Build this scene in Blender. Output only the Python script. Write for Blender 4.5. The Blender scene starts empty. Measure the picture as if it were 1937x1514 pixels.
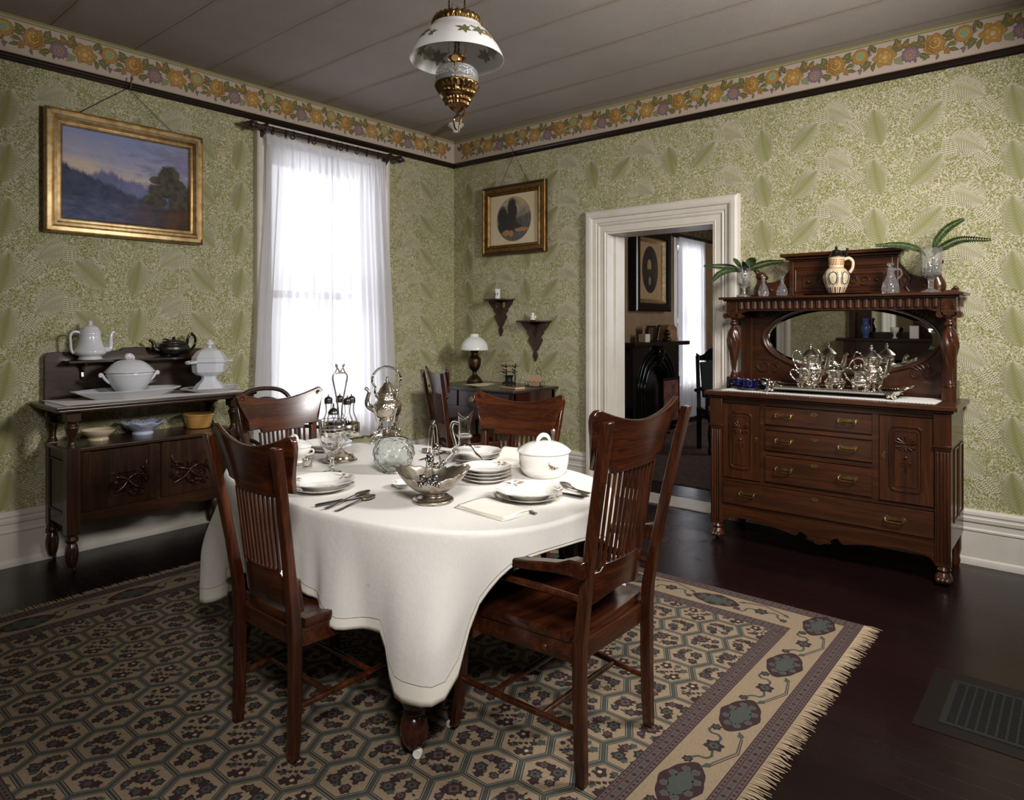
import bpy, math, random
from math import sin, cos, pi, radians, sqrt, hypot, atan2, exp
from mathutils import Vector, Matrix
random.seed(7)
D = bpy.data
SC = bpy.context.scene
COL = SC.collection
TAU = 2*pi

# ------------------------------------------------------------------ mesh kit
class MB:
    """collects geometry for ONE mesh object"""
    def __init__(s):
        s.v=[]; s.f=[]; s.m=[]
    def add(s, vs, fs, mi=0, M=None):
        b=len(s.v)
        if M is not None: vs=[tuple(M@Vector(p)) for p in vs]
        s.v.extend([tuple(p) for p in vs])
        for f in fs:
            s.f.append(tuple(b+i for i in f)); s.m.append(mi)
        return s
    def box(s, x0,x1,y0,y1,z0,z1, mi=0, M=None):
        vs=[(x0,y0,z0),(x1,y0,z0),(x1,y1,z0),(x0,y1,z0),(x0,y0,z1),(x1,y0,z1),(x1,y1,z1),(x0,y1,z1)]
        fs=[(3,2,1,0),(4,5,6,7),(0,1,5,4),(1,2,6,5),(2,3,7,6),(3,0,4,7)]
        return s.add(vs,fs,mi,M)
    def bar(s, p, q, w, h, up=(0,0,1), mi=0, w2=None, h2=None):
        """rectangular bar from p to q; w across, h along up"""
        p=Vector(p); q=Vector(q); d=(q-p).normalized(); u=Vector(up)
        r=d.cross(u)
        if r.length<1e-5: r=d.cross(Vector((1,0,0)))
        r.normalize(); u=r.cross(d).normalized()
        w2=w if w2 is None else w2; h2=h if h2 is None else h2
        vs=[]
        for c,ww,hh in ((p,w,h),(q,w2,h2)):
            for a,b in ((-1,-1),(1,-1),(1,1),(-1,1)):
                vs.append(tuple(c+r*(a*ww/2)+u*(b*hh/2)))
        return s.add(vs,[(3,2,1,0),(4,5,6,7),(0,1,5,4),(1,2,6,5),(2,3,7,6),(3,0,4,7)],mi)
    def strip(s, secs, mi=0, cap=True, closed=False):
        """loft a list of equal-length closed sections"""
        n=len(secs[0]); vs=[p for c in secs for p in c]; fs=[]
        L=len(secs)
        for i in range(L if closed else L-1):
            a=i*n; b=((i+1)%L)*n
            for j in range(n):
                k=(j+1)%n
                fs.append((a+j,a+k,b+k,b+j))
        if cap and not closed:
            fs.append(tuple(reversed(range(n)))); fs.append(tuple((L-1)*n+j for j in range(n)))
        return s.add(vs,fs,mi)
    def tube(s, pts, r, seg=10, mi=0, closed=False, cap=True, sy=1.0, up=(0,0,1)):
        P=[Vector(p) for p in pts]; n=len(P)
        R=r if isinstance(r,(list,tuple)) else [r]*n
        T=[]
        for i in range(n):
            if closed: t=P[(i+1)%n]-P[i-1]
            else: t=P[min(i+1,n-1)]-P[max(i-1,0)]
            T.append(t.normalized() if t.length>1e-9 else Vector((0,0,1)))
        u=Vector(up)
        if abs(u.dot(T[0]))>.95: u=Vector((1,0,0))
        N=(u-T[0]*u.dot(T[0])).normalized()
        secs=[]
        for i in range(n):
            N=(N-T[i]*N.dot(T[i]))
            if N.length<1e-6: N=T[i].orthogonal()
            N.normalize(); B=T[i].cross(N)
            secs.append([tuple(P[i]+N*(cos(TAU*k/seg)*R[i])+B*(sin(TAU*k/seg)*R[i]*sy)) for k in range(seg)])
        return s.strip(secs,mi,cap,closed)
    def lathe(s, prof, seg=28, c=(0,0,0), mi=0, M=None, sx=1.0, sy=1.0, fn=None, cap=True):
        """prof: list of (r,z). fn(a,r,z)->(r,z) modulates"""
        vs=[]; fs=[]; n=len(prof)
        for (r,z) in prof:
            for k in range(seg):
                a=TAU*k/seg; rr,zz=(r,z) if fn is None else fn(a,r,z)
                vs.append((c[0]+rr*cos(a)*sx,c[1]+rr*sin(a)*sy,c[2]+zz))
        for i in range(n-1):
            for k in range(seg):
                k2=(k+1)%seg
                fs.append((i*seg+k,i*seg+k2,(i+1)*seg+k2,(i+1)*seg+k))
        if cap:
            if prof[0][0]>1e-6: fs.append(tuple(reversed(range(seg))))
            if prof[-1][0]>1e-6: fs.append(tuple((n-1)*seg+k for k in range(seg)))
        return s.add(vs,fs,mi,M)
    def prism(s, poly, h0, h1, M=None, mi=0, plane='xy'):
        """extrude 2D polygon; plane says which axes (a,b); extrusion on the third"""
        def P(a,b,h):
            return {'xy':(a,b,h),'xz':(a,h,b),'yz':(h,a,b)}[plane]
        n=len(poly)
        vs=[P(a,b,h0) for a,b in poly]+[P(a,b,h1) for a,b in poly]
        fs=[tuple(range(n-1,-1,-1)),tuple(range(n,2*n))]+[(i,(i+1)%n,n+(i+1)%n,n+i) for i in range(n)]
        return s.add(vs,fs,mi,M)
    def grid(s, fn, nu, nv, mi=0, cu=False):
        vs=[tuple(fn(i/nu,j/nv)) for j in range(nv+1) for i in range(nu+1)]
        w=nu+1
        fs=[(j*w+i,j*w+i+1,(j+1)*w+i+1,(j+1)*w+i) for j in range(nv) for i in range(nu)]
        return s.add(vs,fs,mi)
    def ball(s, c, r, seg=12, rings=8, mi=0, sc=(1,1,1)):
        prof=[(max(1e-5,sin(pi*i/rings))*r,-cos(pi*i/rings)*r) for i in range(rings+1)]
        M=Matrix.Translation(c)@Matrix.Diagonal((sc[0],sc[1],sc[2],1))
        return s.lathe(prof,seg,mi=mi,M=M)
    def poly(s, pts, mi=0):
        return s.add(pts,[tuple(range(len(pts)))],mi)

def props(o,label=None,cat=None,group=None,kind=None):
    if label: o['label']=label
    if cat: o['category']=cat
    if group: o['group']=group
    if kind: o['kind']=kind
    return o
def ob(name, mb, mats, parent=None, loc=(0,0,0), rot=(0,0,0), smooth=40, bevel=0, sub=0, solid=0, fixn=True, bseg=2):
    me=D.meshes.new(name); me.from_pydata(mb.v,[],mb.f)
    if not isinstance(mats,(list,tuple)): mats=[mats]
    for m in mats: me.materials.append(m)
    if len(mats)>1: me.polygons.foreach_set('material_index',mb.m)
    if fixn:
        import bmesh
        bm=bmesh.new(); bm.from_mesh(me); bmesh.ops.remove_doubles(bm,verts=bm.verts,dist=1e-6)
        bmesh.ops.recalc_face_normals(bm,faces=bm.faces); bm.to_mesh(me); bm.free()
    if smooth:
        me.shade_smooth(); me.set_sharp_from_angle(angle=radians(smooth))
    me.update()
    o=D.objects.new(name,me); COL.objects.link(o)
    o.location=loc; o.rotation_euler=rot
    if parent is not None: o.parent=parent
    if solid:
        md=o.modifiers.new('thickness','SOLIDIFY'); md.thickness=solid; md.offset=0
    if bevel:
        md=o.modifiers.new('edge','BEVEL'); md.width=bevel; md.segments=bseg; md.limit_method='ANGLE'; md.angle_limit=radians(35)
        md.harden_normals=False
    if sub:
        md=o.modifiers.new('sub','SUBSURF'); md.levels=sub; md.render_levels=sub
    return o
def thing(name,label,cat,loc=(0,0,0),rz=0,group=None):
    o=D.objects.new(name,None); COL.objects.link(o); o.location=loc; o.rotation_euler=(0,0,rz)
    o.empty_display_size=.05
    return props(o,label,cat,group)
def copy_tree(o,parent=None):
    kids=[c for c in D.objects if c.parent==o] if not hasattr(o,'_k') else []
    c=o.copy(); COL.objects.link(c)
    if parent is not None: c.parent=parent
    for k in kids: copy_tree(k,c)
    return c
def dup(root,loc,rz,label=None,group=None):
    c=copy_tree(root); c.location=loc; c.rotation_euler=(0,0,rz)
    return props(c,label,None,group)

def T(x,y,z): return Matrix.Translation((x,y,z))
def R(a,ax='Z'): return Matrix.Rotation(a,4,ax)
def smoothstep(a,b,x):
    t=max(0,min(1,(x-a)/(b-a))); return t*t*(3-2*t)
def lerp(a,b,t): return a+(b-a)*t
def spline(pts,n):
    """Catmull-Rom through pts"""
    P=[Vector(p) for p in pts]; P=[P[0]*2-P[1]]+P+[P[-1]*2-P[-2]]
    out=[]; m=len(P)-3
    for i in range(n+1):
        t=i/n*m; k=min(int(t),m-1); t-=k
        a,b,c,d=P[k:k+4]
        out.append(tuple(.5*((2*b)+(c-a)*t+(2*a-5*b+4*c-d)*t*t+(3*b-a-3*c+d)*t**3)))
    return out
def prof(pts,n=30):
    return [(max(1e-5,p[0]),p[1]) for p in spline([(a,b,0) for a,b in pts],n)]
def rrect(w,h,r,seg=5):
    out=[]
    for cx,cy,a0 in ((w/2-r,h/2-r,0),(-w/2+r,h/2-r,90),(-w/2+r,-h/2+r,180),(w/2-r,-h/2+r,270)):
        for k in range(seg+1):
            a=radians(a0+90*k/seg); out.append((cx+r*cos(a),cy+r*sin(a)))
    return out

# ------------------------------------------------------------------ materials
def lin(c):
    c=c/255
    return c/12.92 if c<=.04045 else ((c+.055)/1.055)**2.4
def rgb(r,g,b): return (lin(r),lin(g),lin(b),1)
class NT:
    def __init__(s,name):
        s.mat=D.materials.new(name); s.mat.use_nodes=True; s.t=s.mat.node_tree; s.n=s.t.nodes; s.l=s.t.links
        s.b=s.n['Principled BSDF']; s.out=s.n['Material Output']
    def node(s,typ,**kw):
        n=s.n.new('ShaderNode'+typ)
        for k,v in kw.items(): setattr(n,k,v)
        return n
    def link(s,a,b): s.l.new(a,b)
    def obj(s,scale=(1,1,1),rot=(0,0,0),loc=(0,0,0)):
        tc=s.node('TexCoord'); mp=s.node('Mapping'); s.link(tc.outputs['Object'],mp.inputs['Vector'])
        mp.inputs['Scale'].default_value=scale; mp.inputs['Rotation'].default_value=rot; mp.inputs['Location'].default_value=loc
        return mp.outputs['Vector']
    def noise(s,vec,scale,detail=3,rough=.5,dist=0,out='Fac'):
        n=s.node('TexNoise'); s.link(vec,n.inputs['Vector'])
        n.inputs['Scale'].default_value=scale; n.inputs['Detail'].default_value=detail
        n.inputs['Roughness'].default_value=rough; n.inputs['Distortion'].default_value=dist
        return n.outputs[out]
    def voro(s,vec,scale,feature='F1',rand=1,out='Distance',metric=None):
        n=s.node('TexVoronoi',feature=feature); s.link(vec,n.inputs['Vector'])
        n.inputs['Scale'].default_value=scale; n.inputs['Randomness'].default_value=rand
        return n.outputs[out]
    def ramp(s,fac,stops,interp='LINEAR'):
        r=s.node('ValToRGB'); r.color_ramp.interpolation=interp
        s.link(fac,r.inputs['Fac']); e=r.color_ramp.elements
        while len(e)<len(stops): e.new(.5)
        for i,(p,c) in enumerate(stops): e[i].position=p; e[i].color=c
        return r.outputs['Color']
    def math(s,op,a,b=None,c=None,clamp=False):
        m=s.node('Math',operation=op); m.use_clamp=clamp
        for i,x in enumerate((a,b,c)):
            if x is None: continue
            if isinstance(x,(int,float)): m.inputs[i].default_value=x
            else: s.link(x,m.inputs[i])
        return m.outputs[0]
    def mix(s,fac,a,b,blend='MIX'):
        m=s.node('Mix',data_type='RGBA',blend_type=blend)
        for nm,x in (('Factor',fac),('A',a),('B',b)):
            i=[q for q in m.inputs if q.name==nm and q.enabled][0] if nm!='Factor' else m.inputs[0]
            if nm!='Factor': i=[q for q in m.inputs if q.name==nm and q.type=='RGBA'][0]
            if isinstance(x,(int,float)): i.default_value=x
            elif isinstance(x,tuple): i.default_value=x
            else: s.link(x,i)
        return [q for q in m.outputs if q.type=='RGBA'][0]
    def vadd(s,a,b,sc=1):
        m=s.node('VectorMath',operation='MULTIPLY_ADD'); s.link(b,m.inputs[0]); m.inputs[1].default_value=(sc,sc,sc); s.link(a,m.inputs[2])
        return m.outputs[0]
    def bump(s,h,strength=.3,dist=.01):
        b=s.node('Bump'); b.inputs['Strength'].default_value=strength; b.inputs['Distance'].default_value=dist
        s.link(h,b.inputs['Height']); s.link(b.outputs[0],s.b.inputs['Normal']); return b
    def set(s,**kw):
        for k,v in kw.items():
            i=s.b.inputs[k.replace('_',' ')]
            if isinstance(v,bpy.types.NodeSocket): s.link(v,i)
            else: i.default_value=v
        return s
def plain(name,c,rough=.5,metal=0,**kw):
    t=NT(name); t.set(Base_Color=c,Roughness=rough,Metallic=metal,**kw); return t.mat
def speckled(name,c1,c2,scale=40,rough=.5,metal=0,bump=0,**kw):
    t=NT(name); v=t.obj(); n=t.noise(v,scale,4,.6)
    t.set(Base_Color=t.ramp(n,[(.35,c1),(.65,c2)]),Roughness=rough,Metallic=metal,**kw)
    if bump: t.bump(n,bump,.004)
    return t.mat
def wood(name,c1,c2,c3,axis='z',rough=.3,gr=18,coat=.25,bump=.05,spec=.5):
    t=NT(name)
    st=.06; sc={'x':(st,1,1),'y':(1,st,1),'z':(1,1,st)}[axis]
    v=t.obj(scale=sc)
    warp=t.noise(v,4,2,.5,0,'Color')
    v2=t.vadd(v,warp,.12)
    n1=t.noise(v2,gr,5,.62,.6); n2=t.noise(v2,gr*7,3,.6)
    n=t.math('MULTIPLY_ADD',n2,.35,t.math('MULTIPLY',n1,.75))
    col=t.ramp(n,[(.30,c1),(.52,c2),(.72,c3)])
    t.set(Base_Color=col,Roughness=rough,Coat_Weight=coat,Coat_Roughness=.15,Specular_IOR_Level=spec)
    t.bump(n2,bump,.002)
    return t.mat
def metal(name,c,rough=.2,bumpsc=0,bump=.3,tarn=None):
    t=NT(name); t.set(Base_Color=c,Roughness=rough,Metallic=1.0)
    v=t.obj()
    if tarn:
        t.set(Base_Color=t.ramp(t.noise(v,25,4,.6),[(.35,c),(.7,tarn)]))
    if bumpsc:
        t.bump(t.voro(v,bumpsc),bump,.004)
    return t.mat
def glass(name,c=(1,1,1,1),rough=.0,bumpsc=0,bump=.4,ior=1.45,kind='F1',tw=1.0):
    """clear glass that lets light and shadow rays through without caustics"""
    t=NT(name); v=t.obj()
    t.set(Base_Color=c,Roughness=rough,Transmission_Weight=tw,IOR=ior)
    if bumpsc: t.bump(t.voro(v,bumpsc,kind),bump,.006)
    return t.mat
def hollow(pts,t,zb=None,n=30):
    """closed thin-walled vessel from an outer profile, open at the top"""
    o=prof(pts,n); zb=o[0][1]+t*1.5 if zb is None else zb
    inn=[(max(1e-5,r-t),max(z,zb)) for r,z in reversed(o)]
    return o+inn+[(1e-5,zb)]
M={}
M['cherry_z']=wood('dark cherry wood upright',rgb(20,8,4),rgb(52,22,9),rgb(86,42,17),'z',.26)
M['cherry_x']=wood('dark cherry wood across',rgb(20,8,4),rgb(52,22,9),rgb(86,42,17),'x',.26)
M['cherry_y']=wood('dark cherry wood deep',rgb(20,8,4),rgb(52,22,9),rgb(86,42,17),'y',.26)
M['oak_z']=wood('golden oak upright',rgb(26,11,4),rgb(52,25,10),rgb(76,39,16),'z',.3,26)
M['oak_x']=wood('golden oak across',rgb(26,11,4),rgb(52,25,10),rgb(76,39,16),'x',.3,26)
M['walnut_x']=wood('brown walnut across',rgb(24,13,6),rgb(46,27,14),rgb(68,41,23),'y',.28,20)
M['walnut_z']=wood('brown walnut upright',rgb(24,13,6),rgb(46,27,14),rgb(68,41,23),'z',.28,20)
M['mahog']=wood('dark red mahogany',rgb(18,7,6),rgb(34,13,11),rgb(52,20,15),'x',.22,16)
M['mahog_z']=wood('dark red mahogany upright',rgb(22,8,7),rgb(46,17,12),rgb(66,27,17),'z',.22,16)
M['desk_top']=wood('dark desk top wood',rgb(24,20,16),rgb(36,30,24),rgb(48,38,30),'x',.25,14)
M['ebony']=plain('black lacquered wood',rgb(12,10,10),.25)
M['bracket']=wood('dark fretwork wood',rgb(24,11,6),rgb(50,24,12),rgb(70,36,19),'z',.55,18,.05)
M['silver']=metal('polished silver plate',rgb(232,226,216),.13)
M['silver_chased']=metal('chased silver plate',rgb(228,220,208),.2,90,.55)
M['silver_tarn']=metal('tarnished silver plate',rgb(190,180,166),.34,0,0,rgb(124,116,108))
M['silver_dark']=metal('blackened silver ornament',rgb(112,110,108),.3)
M['steel']=metal('knife steel',rgb(190,186,178),.25)
M['brass']=metal('aged brass',rgb(168,136,84),.28,0,0,rgb(116,88,50))
M['brass_pull']=metal('antique brass pull',rgb(176,150,100),.32,0,0,rgb(112,92,56))
M['gilt']=metal('gilt frame',rgb(216,194,152),.38,0,0,rgb(176,148,104))
M['gilt_dark']=metal('dull gilt',rgb(128,98,56),.5,0,0,rgb(84,62,36))
M['bronze']=metal('dark bronze lamp',rgb(92,74,54),.42,0,0,rgb(58,46,36))
M['pewter']=metal('dark pewter',rgb(84,82,80),.34,0,0,rgb(56,54,54))
M['brass_dark']=metal('browned brass',rgb(128,98,62),.34,0,0,rgb(84,62,38))
M['iron']=plain('black cast iron',rgb(14,13,13),.6,.2)
M['china']=plain('white china glaze',rgb(232,230,224),.12,Coat_Weight=.4,Coat_Roughness=.05)
M['ironstone']=plain('white ironstone glaze',rgb(214,216,222),.16,Coat_Weight=.4,Coat_Roughness=.06)
M['cream_ware']=plain('cream earthenware',rgb(214,196,164),.15,Coat_Weight=.4)
M['yellow_ware']=plain('yellow earthenware',rgb(198,150,84),.25,Coat_Weight=.3)
M['blueware']=plain('pale blue china',rgb(196,204,226),.14,Coat_Weight=.4)
M['flow_blue']=plain('blue transfer print',rgb(70,86,138),.14,Coat_Weight=.4)
M['cobalt']=plain('cobalt blue glaze',rgb(8,12,58),.08,Coat_Weight=.5)
M['black_glaze']=plain('black glaze',rgb(14,14,20),.1,Coat_Weight=.5)
M['print_brown']=plain('brown flower print',rgb(120,88,70),.3)
M['print_grey']=plain('grey flower print',rgb(150,140,138),.3)
M['print_rust']=plain('rust flower print',rgb(156,116,88),.3)
M['print_green']=plain('olive leaf print',rgb(104,104,70),.3)
M['stone_cream']=plain('cream stoneware',rgb(206,188,156),.25,Coat_Weight=.3)
M['stone_brown']=plain('brown stoneware',rgb(172,112,66),.3)
M['stone_navy']=plain('navy stoneware',rgb(38,48,62),.3)
M['glass']=glass('clear glass',ior=1.33)
M['glass_cut']=glass('cut glass',(1,1,1,1),.05,70,.5,tw=.94)
M['glass_green']=glass('pale green pressed glass',rgb(247,252,250),.01)
M['glass_pebble']=glass('pebbled glass',(1,1,1,1),.08,110,.6,tw=.85)
M['milk_glass']=plain('white milk glass',rgb(226,226,224),.18,Subsurface_Weight=.2,Subsurface_Radius=(.02,.02,.02))
M['white_paint']=speckled('off white gloss paint',rgb(206,198,186),rgb(214,207,196),6,.38)
M['rail_paint']=plain('dark brown painted rail',rgb(30,16,14),.25)
M['porcelain']=plain('white porcelain',rgb(225,222,218),.15)
M['paper']=plain('old paper',rgb(206,192,168),.8)
M['card']=plain('tan card',rgb(196,164,128),.8)
M['fern']=speckled('fern green',rgb(24,36,12),rgb(58,80,32),60,.5)
M['candle']=plain('wick black',rgb(20,20,20),.8)
M['rod']=wood('dark curtain rod wood',rgb(22,12,10),rgb(42,24,20),rgb(58,34,26),'y',.4)
M['leather']=speckled('worn black leather',rgb(14,12,12),rgb(30,27,26),30,.45)
# ------------------------------------------------------------------ room
CH=3.18; XR=5.6; YB=-5.45; WT=.26
DX0,DX1,DH=1.765,2.665,2.12           # doorway in the right-hand wall
WY0,WY1,WZ0,WZ1=-1.97,-.98,.55,2.76   # window in the left-hand wall

def m_wallpaper():
    t=NT('fern wallpaper'); v=t.obj()
    w=t.noise(v,9,2,.5,0,'Color'); v2=t.vadd(v,w,.11)
    w2=t.noise(v,70,2,.6,0,'Color'); v3=t.vadd(v2,w2,.022)
    d=t.voro(v3,70,'DISTANCE_TO_EDGE')
    dens=t.math('MULTIPLY_ADD',t.math('ADD',t.noise(v,34,2),t.math('MULTIPLY',t.noise(v,6,2),.6)),.20,-.075)
    k=t.math('GREATER_THAN',d,dens)
    n=t.noise(v,3,2)
    gr=t.ramp(n,[(.3,rgb(124,127,62)),(.7,rgb(136,138,74))])
    t.set(Base_Color=t.mix(k,rgb(204,192,174),gr),Roughness=.75)
    return t.mat
M['paper_base']=m_wallpaper()
M['paper_green']=plain('wallpaper fern green',rgb(128,130,66),.75)
M['paper_cream']=plain('wallpaper cream',rgb(210,199,182),.75)

def leaflet(mb,P,u,w,a,L,W,off,mi,bend=0.):
    c,s=cos(a),sin(a); c2,s2=cos(a+bend),sin(a+bend)
    mx,mz=u+c*L*.5,w+s*L*.5
    tx,tz=mx+c2*L*.5,mz+s2*L*.5
    mb.poly([P(u,w,off),P(mx+s*W/2,mz-c*W/2,off),P(tx,tz,off),P(mx-s*W/2,mz+c*W/2,off)],mi)
def frond(mb,P,u,w,a,L,W,n,curv=0,spread=50,thin=.5,inner=0.35,off=.0006):
    """big feathery fern: cream ground, green barbs that merge near the midrib"""
    sp=[]
    for i in range(n+1):
        t=i/n; aa=a+curv*(t-.4)
        if i==0: x,z=u-cos(a)*L*.45,w-sin(a)*L*.45
        else: x+=cos(aa)*L/n; z+=sin(aa)*L/n
        sp.append((x,z,aa,t))
    def wid(t): return W*.5*(sin(pi*min(1,.12+.88*(1-(1-t)**1.5)) )**.7 if t<1 else 0)
    # cream barbs reach out past the green ones
    for i in range(n*2):
        t=i/(n*2); j=i//2; x,z,aa,_=sp[j]; h=.5*(i%2)+.25
        xx,zz=x+cos(aa)*L/n*h,z+sin(aa)*L/n*h
        for side in (1,-1):
            l=wid(t)*1.42+.016
            leaflet(mb,P,xx,zz,aa+side*radians(spread+2),l,L/n*.36,off-.0002+i*.00003+(.00001 if side>0 else 0),1,-side*.22)
    # cream ground
    for side in (1,-1):
        for i in range(n):
            x,z,aa,t=sp[i]; x2,z2,a2,t2=sp[i+1]
            q=radians(90)*side; w1,w2=wid(t)*.5,wid(t2)*.5
            pts=[(x,z),(x2,z2),(x2+cos(a2+q)*w2,z2+sin(a2+q)*w2),(x+cos(aa+q)*w1,z+sin(aa+q)*w1)]
            if side<0: pts.reverse()
            mb.poly([P(p[0],p[1],off+.0008) for p in pts],1)
    m=n*2
    for i in range(m):
        t=i/m; j=i//2; x,z,aa,_=sp[j]; h=.5*(i%2)
        xx,zz=x+cos(aa)*L/n*h,z+sin(aa)*L/n*h
        for side in (1,-1):
            l=wid(t)*1.30+.012; b_=L/m*(.30+inner*.4)
            a2=aa+side*radians(spread); c_,s_=cos(aa),sin(aa)
            mx,mz=xx+cos(a2)*l*.55,zz+sin(a2)*l*.55; a3=a2-side*.22
            tx,tz=mx+cos(a3)*l*.5,mz+sin(a3)*l*.5
            w2=b_*thin
            pts=[(xx-c_*b_,zz-s_*b_),(mx-c_*w2,mz-s_*w2),(tx,tz),(mx+c_*w2,mz+s_*w2),(xx+c_*b_,zz+s_*b_)]
            mb.poly([P(p[0],p[1],off+.0011+i*.00003+(.000015 if side>0 else .0)) for p in pts],2)
def sprig(mb,P,u,w,a,L,n,off=.0006):
    """slim pinnate fern on a cream ground"""
    W=.03; L*=1.15
    c,s=cos(a),sin(a)
    mb.poly([P(u-s*-W*.5-0,w+c*-W*.5,off),P(u+c*L+s*W*.3,w+s*L-c*W*.3,off),P(u+c*L-s*W*.3,w+s*L+c*W*.3,off),P(u-s*W*.5,w+c*W*.5,off)],1)
    for i in range(n):
        t=i/n
        for side in (1,-1):
            leaflet(mb,P,u+c*L*t,w+s*L*t,a+side*radians(62),.0165*(1-.4*t),.008,off+.0003+.00002*i,2)
    leaflet(mb,P,u,w,a,L,.003,off+.0006,2)
TU,TW=.707,.313
def paper_tile(mb,P,u,w,ok):
    if ok(u,w): frond(mb,P,u,w,radians(42),.23,.125,13,.25,58,.60,.30)
    if ok(u+.205,w+.138): frond(mb,P,u+.205,w+.138,radians(-24),.19,.12,12,-.6,66,.42,.0)
    if ok(u+.446,w-.012): frond(mb,P,u+.446,w-.012,radians(103),.23,.125,13,-.3,56,.66,.36)
    for j,(du,dw,a) in enumerate(((.095,.075,88),(.122,.075,90),(.148,.078,94),(.345,-.02,128),(.368,-.012,124),(.318,-.022,132),(.60,.10,60),(.62,.085,58))):
        if ok(u+du,w+dw): sprig(mb,P,u+du,w+dw,radians(a),.088 if j<6 else .07,8,.0006+.0009*(j%3))
def wall_mesh(P,quads,u0,u1,w0,w1,ok,u_off,fill=True):
    mb=MB()
    for (a,b,c,d) in quads:
        mb.poly([P(a,c,0),P(b,c,0),P(b,d,0),P(a,d,0)],0)
    if fill:
        i=math.floor((u0-u_off)/TU)-1
        while u_off+i*TU<u1+.1:
            j=0
            while w0-.3+j*TW<w1+.3:
                paper_tile(mb,P,u_off+i*TU,.127+j*TW,ok)
                j+=1
            i+=1
    return mb
PAP=[M['paper_base'],M['paper_cream'],M['paper_green']]
ZP=2.945
# right-hand wall (plane y=0), u = x
def okR(u,w):
    if not(.08<u<5.5 and .33<w<2.90): return False
    return not(1.5<u<2.9 and w<2.36)
wr=wall_mesh(lambda u,w,o:(u,-o,w),[(0,DX0,0,CH),(DX1,XR,0,CH),(DX0,DX1,DH,CH)],0,XR,.3,2.95,okR,3.293)
props(ob('wall_right',wr,PAP,smooth=0,fixn=False),kind='structure')
# left-hand wall (plane x=0), u = -y runs away from the corner
def okL(u,w):
    if not(.10<u<5.3 and .33<w<2.90): return False
    return not(.75<u<2.2 and w>.4)
wl=wall_mesh(lambda u,w,o:(o,-u,w),[(0,-WY1,0,CH),(-WY0,-YB,0,CH),(-WY1,-WY0,WZ1,CH),(-WY1,-WY0,0,WZ0)],0,-YB,.3,2.95,okL,.36)
for i,f in enumerate(wl.f): wl.f[i]=tuple(f)
props(ob('wall_left',wl,PAP,smooth=0,fixn=False),kind='structure')
# back walls of the room (seen in the mirror and the silver)
BD0,BD1=.45,1.30
mb=MB()
for a,b,c,d in ((0,BD0,0,CH),(BD1,XR,0,CH),(BD0,BD1,2.12,CH)):
    mb.poly([(a,YB,c),(b,YB,c),(b,YB,d),(a,YB,d)],0)
props(ob('wall_back',mb,PAP,smooth=0),kind='structure')
mb=MB(); mb.poly([(XR,YB,0),(XR,0,0),(XR,0,CH),(XR,YB,CH)],0)
props(ob('wall_front',mb,PAP,smooth=0),kind='structure')
# dark passage behind the back doorway
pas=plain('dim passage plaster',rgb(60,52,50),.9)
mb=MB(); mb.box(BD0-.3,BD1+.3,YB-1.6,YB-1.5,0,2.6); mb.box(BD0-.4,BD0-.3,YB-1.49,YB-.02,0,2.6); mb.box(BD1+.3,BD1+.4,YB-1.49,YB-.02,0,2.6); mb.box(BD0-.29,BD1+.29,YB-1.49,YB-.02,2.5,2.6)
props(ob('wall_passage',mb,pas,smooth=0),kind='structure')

# ------------------------------------------------------------------ floor and ceiling
def m_floor():
    t=NT('dark painted floorboards'); v=t.obj()
    b=t.node('TexBrick'); t.link(v,b.inputs['Vector'])
    b.inputs['Scale'].default_value=1; b.inputs['Brick Width'].default_value=1.9; b.inputs['Row Height'].default_value=.088
    b.inputs['Mortar Size'].default_value=.0016; b.inputs['Mortar Smooth'].default_value=.3
    b.inputs['Color1'].default_value=rgb(20,9,10); b.inputs['Color2'].default_value=rgb(25,11,12); b.inputs['Mortar'].default_value=rgb(10,6,6)
    sc=t.noise(t.obj(scale=(1,.12,1)),26,3,.6)
    wear=t.ramp(t.noise(v,2.2,5,.6),[(.45,(0,0,0,1)),(.75,(1,1,1,1))])
    t.set(Base_Color=b.outputs['Color'],Roughness=t.math('MULTIPLY_ADD',wear,.10,.24),Specular_IOR_Level=.27)
    h=t.math('MULTIPLY_ADD',b.outputs['Fac'],-1.0,t.math('MULTIPLY',sc,.25))
    t.bump(h,.35,.003)
    return t.mat
M['floor']=m_floor()
mb=MB(); mb.poly([(0,YB-1.6,0),(XR,YB-1.6,0),(XR,WT,0),(0,WT,0)])
props(ob('floor',mb,M['floor'],smooth=0),kind='structure')
def m_ceiling():
    t=NT('papered board ceiling'); v=t.obj()
    s=t.node('SeparateXYZ'); t.link(v,s.inputs[0])
    n=t.noise(v,1.3,4,.6); fine=t.noise(v,140,2,.7)
    y=t.math('MULTIPLY_ADD',t.noise(v,.9,2),.05,s.outputs['Y'])
    fr=t.math('FRACT',t.math('DIVIDE',t.math('ADD',y,10.29),.476))
    d=t.math('MULTIPLY',t.math('ABSOLUTE',t.math('SUBTRACT',fr,.5)),.476)
    line=t.math('SUBTRACT',1,t.math('DIVIDE',d,.007),clamp=True)
    stain=t.math('MULTIPLY',t.math('SUBTRACT',1,t.math('DIVIDE',d,.05),clamp=True),t.math('MULTIPLY_ADD',t.noise(v,2.6,3),2.2,-.75,clamp=True))
    base=t.ramp(t.math('MULTIPLY_ADD',fine,.35,t.math('MULTIPLY',n,.65)),[(.3,rgb(152,143,138)),(.7,rgb(174,165,158))])
    c=t.mix(t.math('MULTIPLY',stain,.6),base,rgb(128,98,64))
    c=t.mix(t.math('MULTIPLY',line,.5),c,rgb(118,90,60))
    t.set(Base_Color=c,Roughness=.85)
    t.bump(t.math('MULTIPLY_ADD',line,-1.5,t.noise(v,170,2,.7)),.5,.004)
    return t.mat
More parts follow.
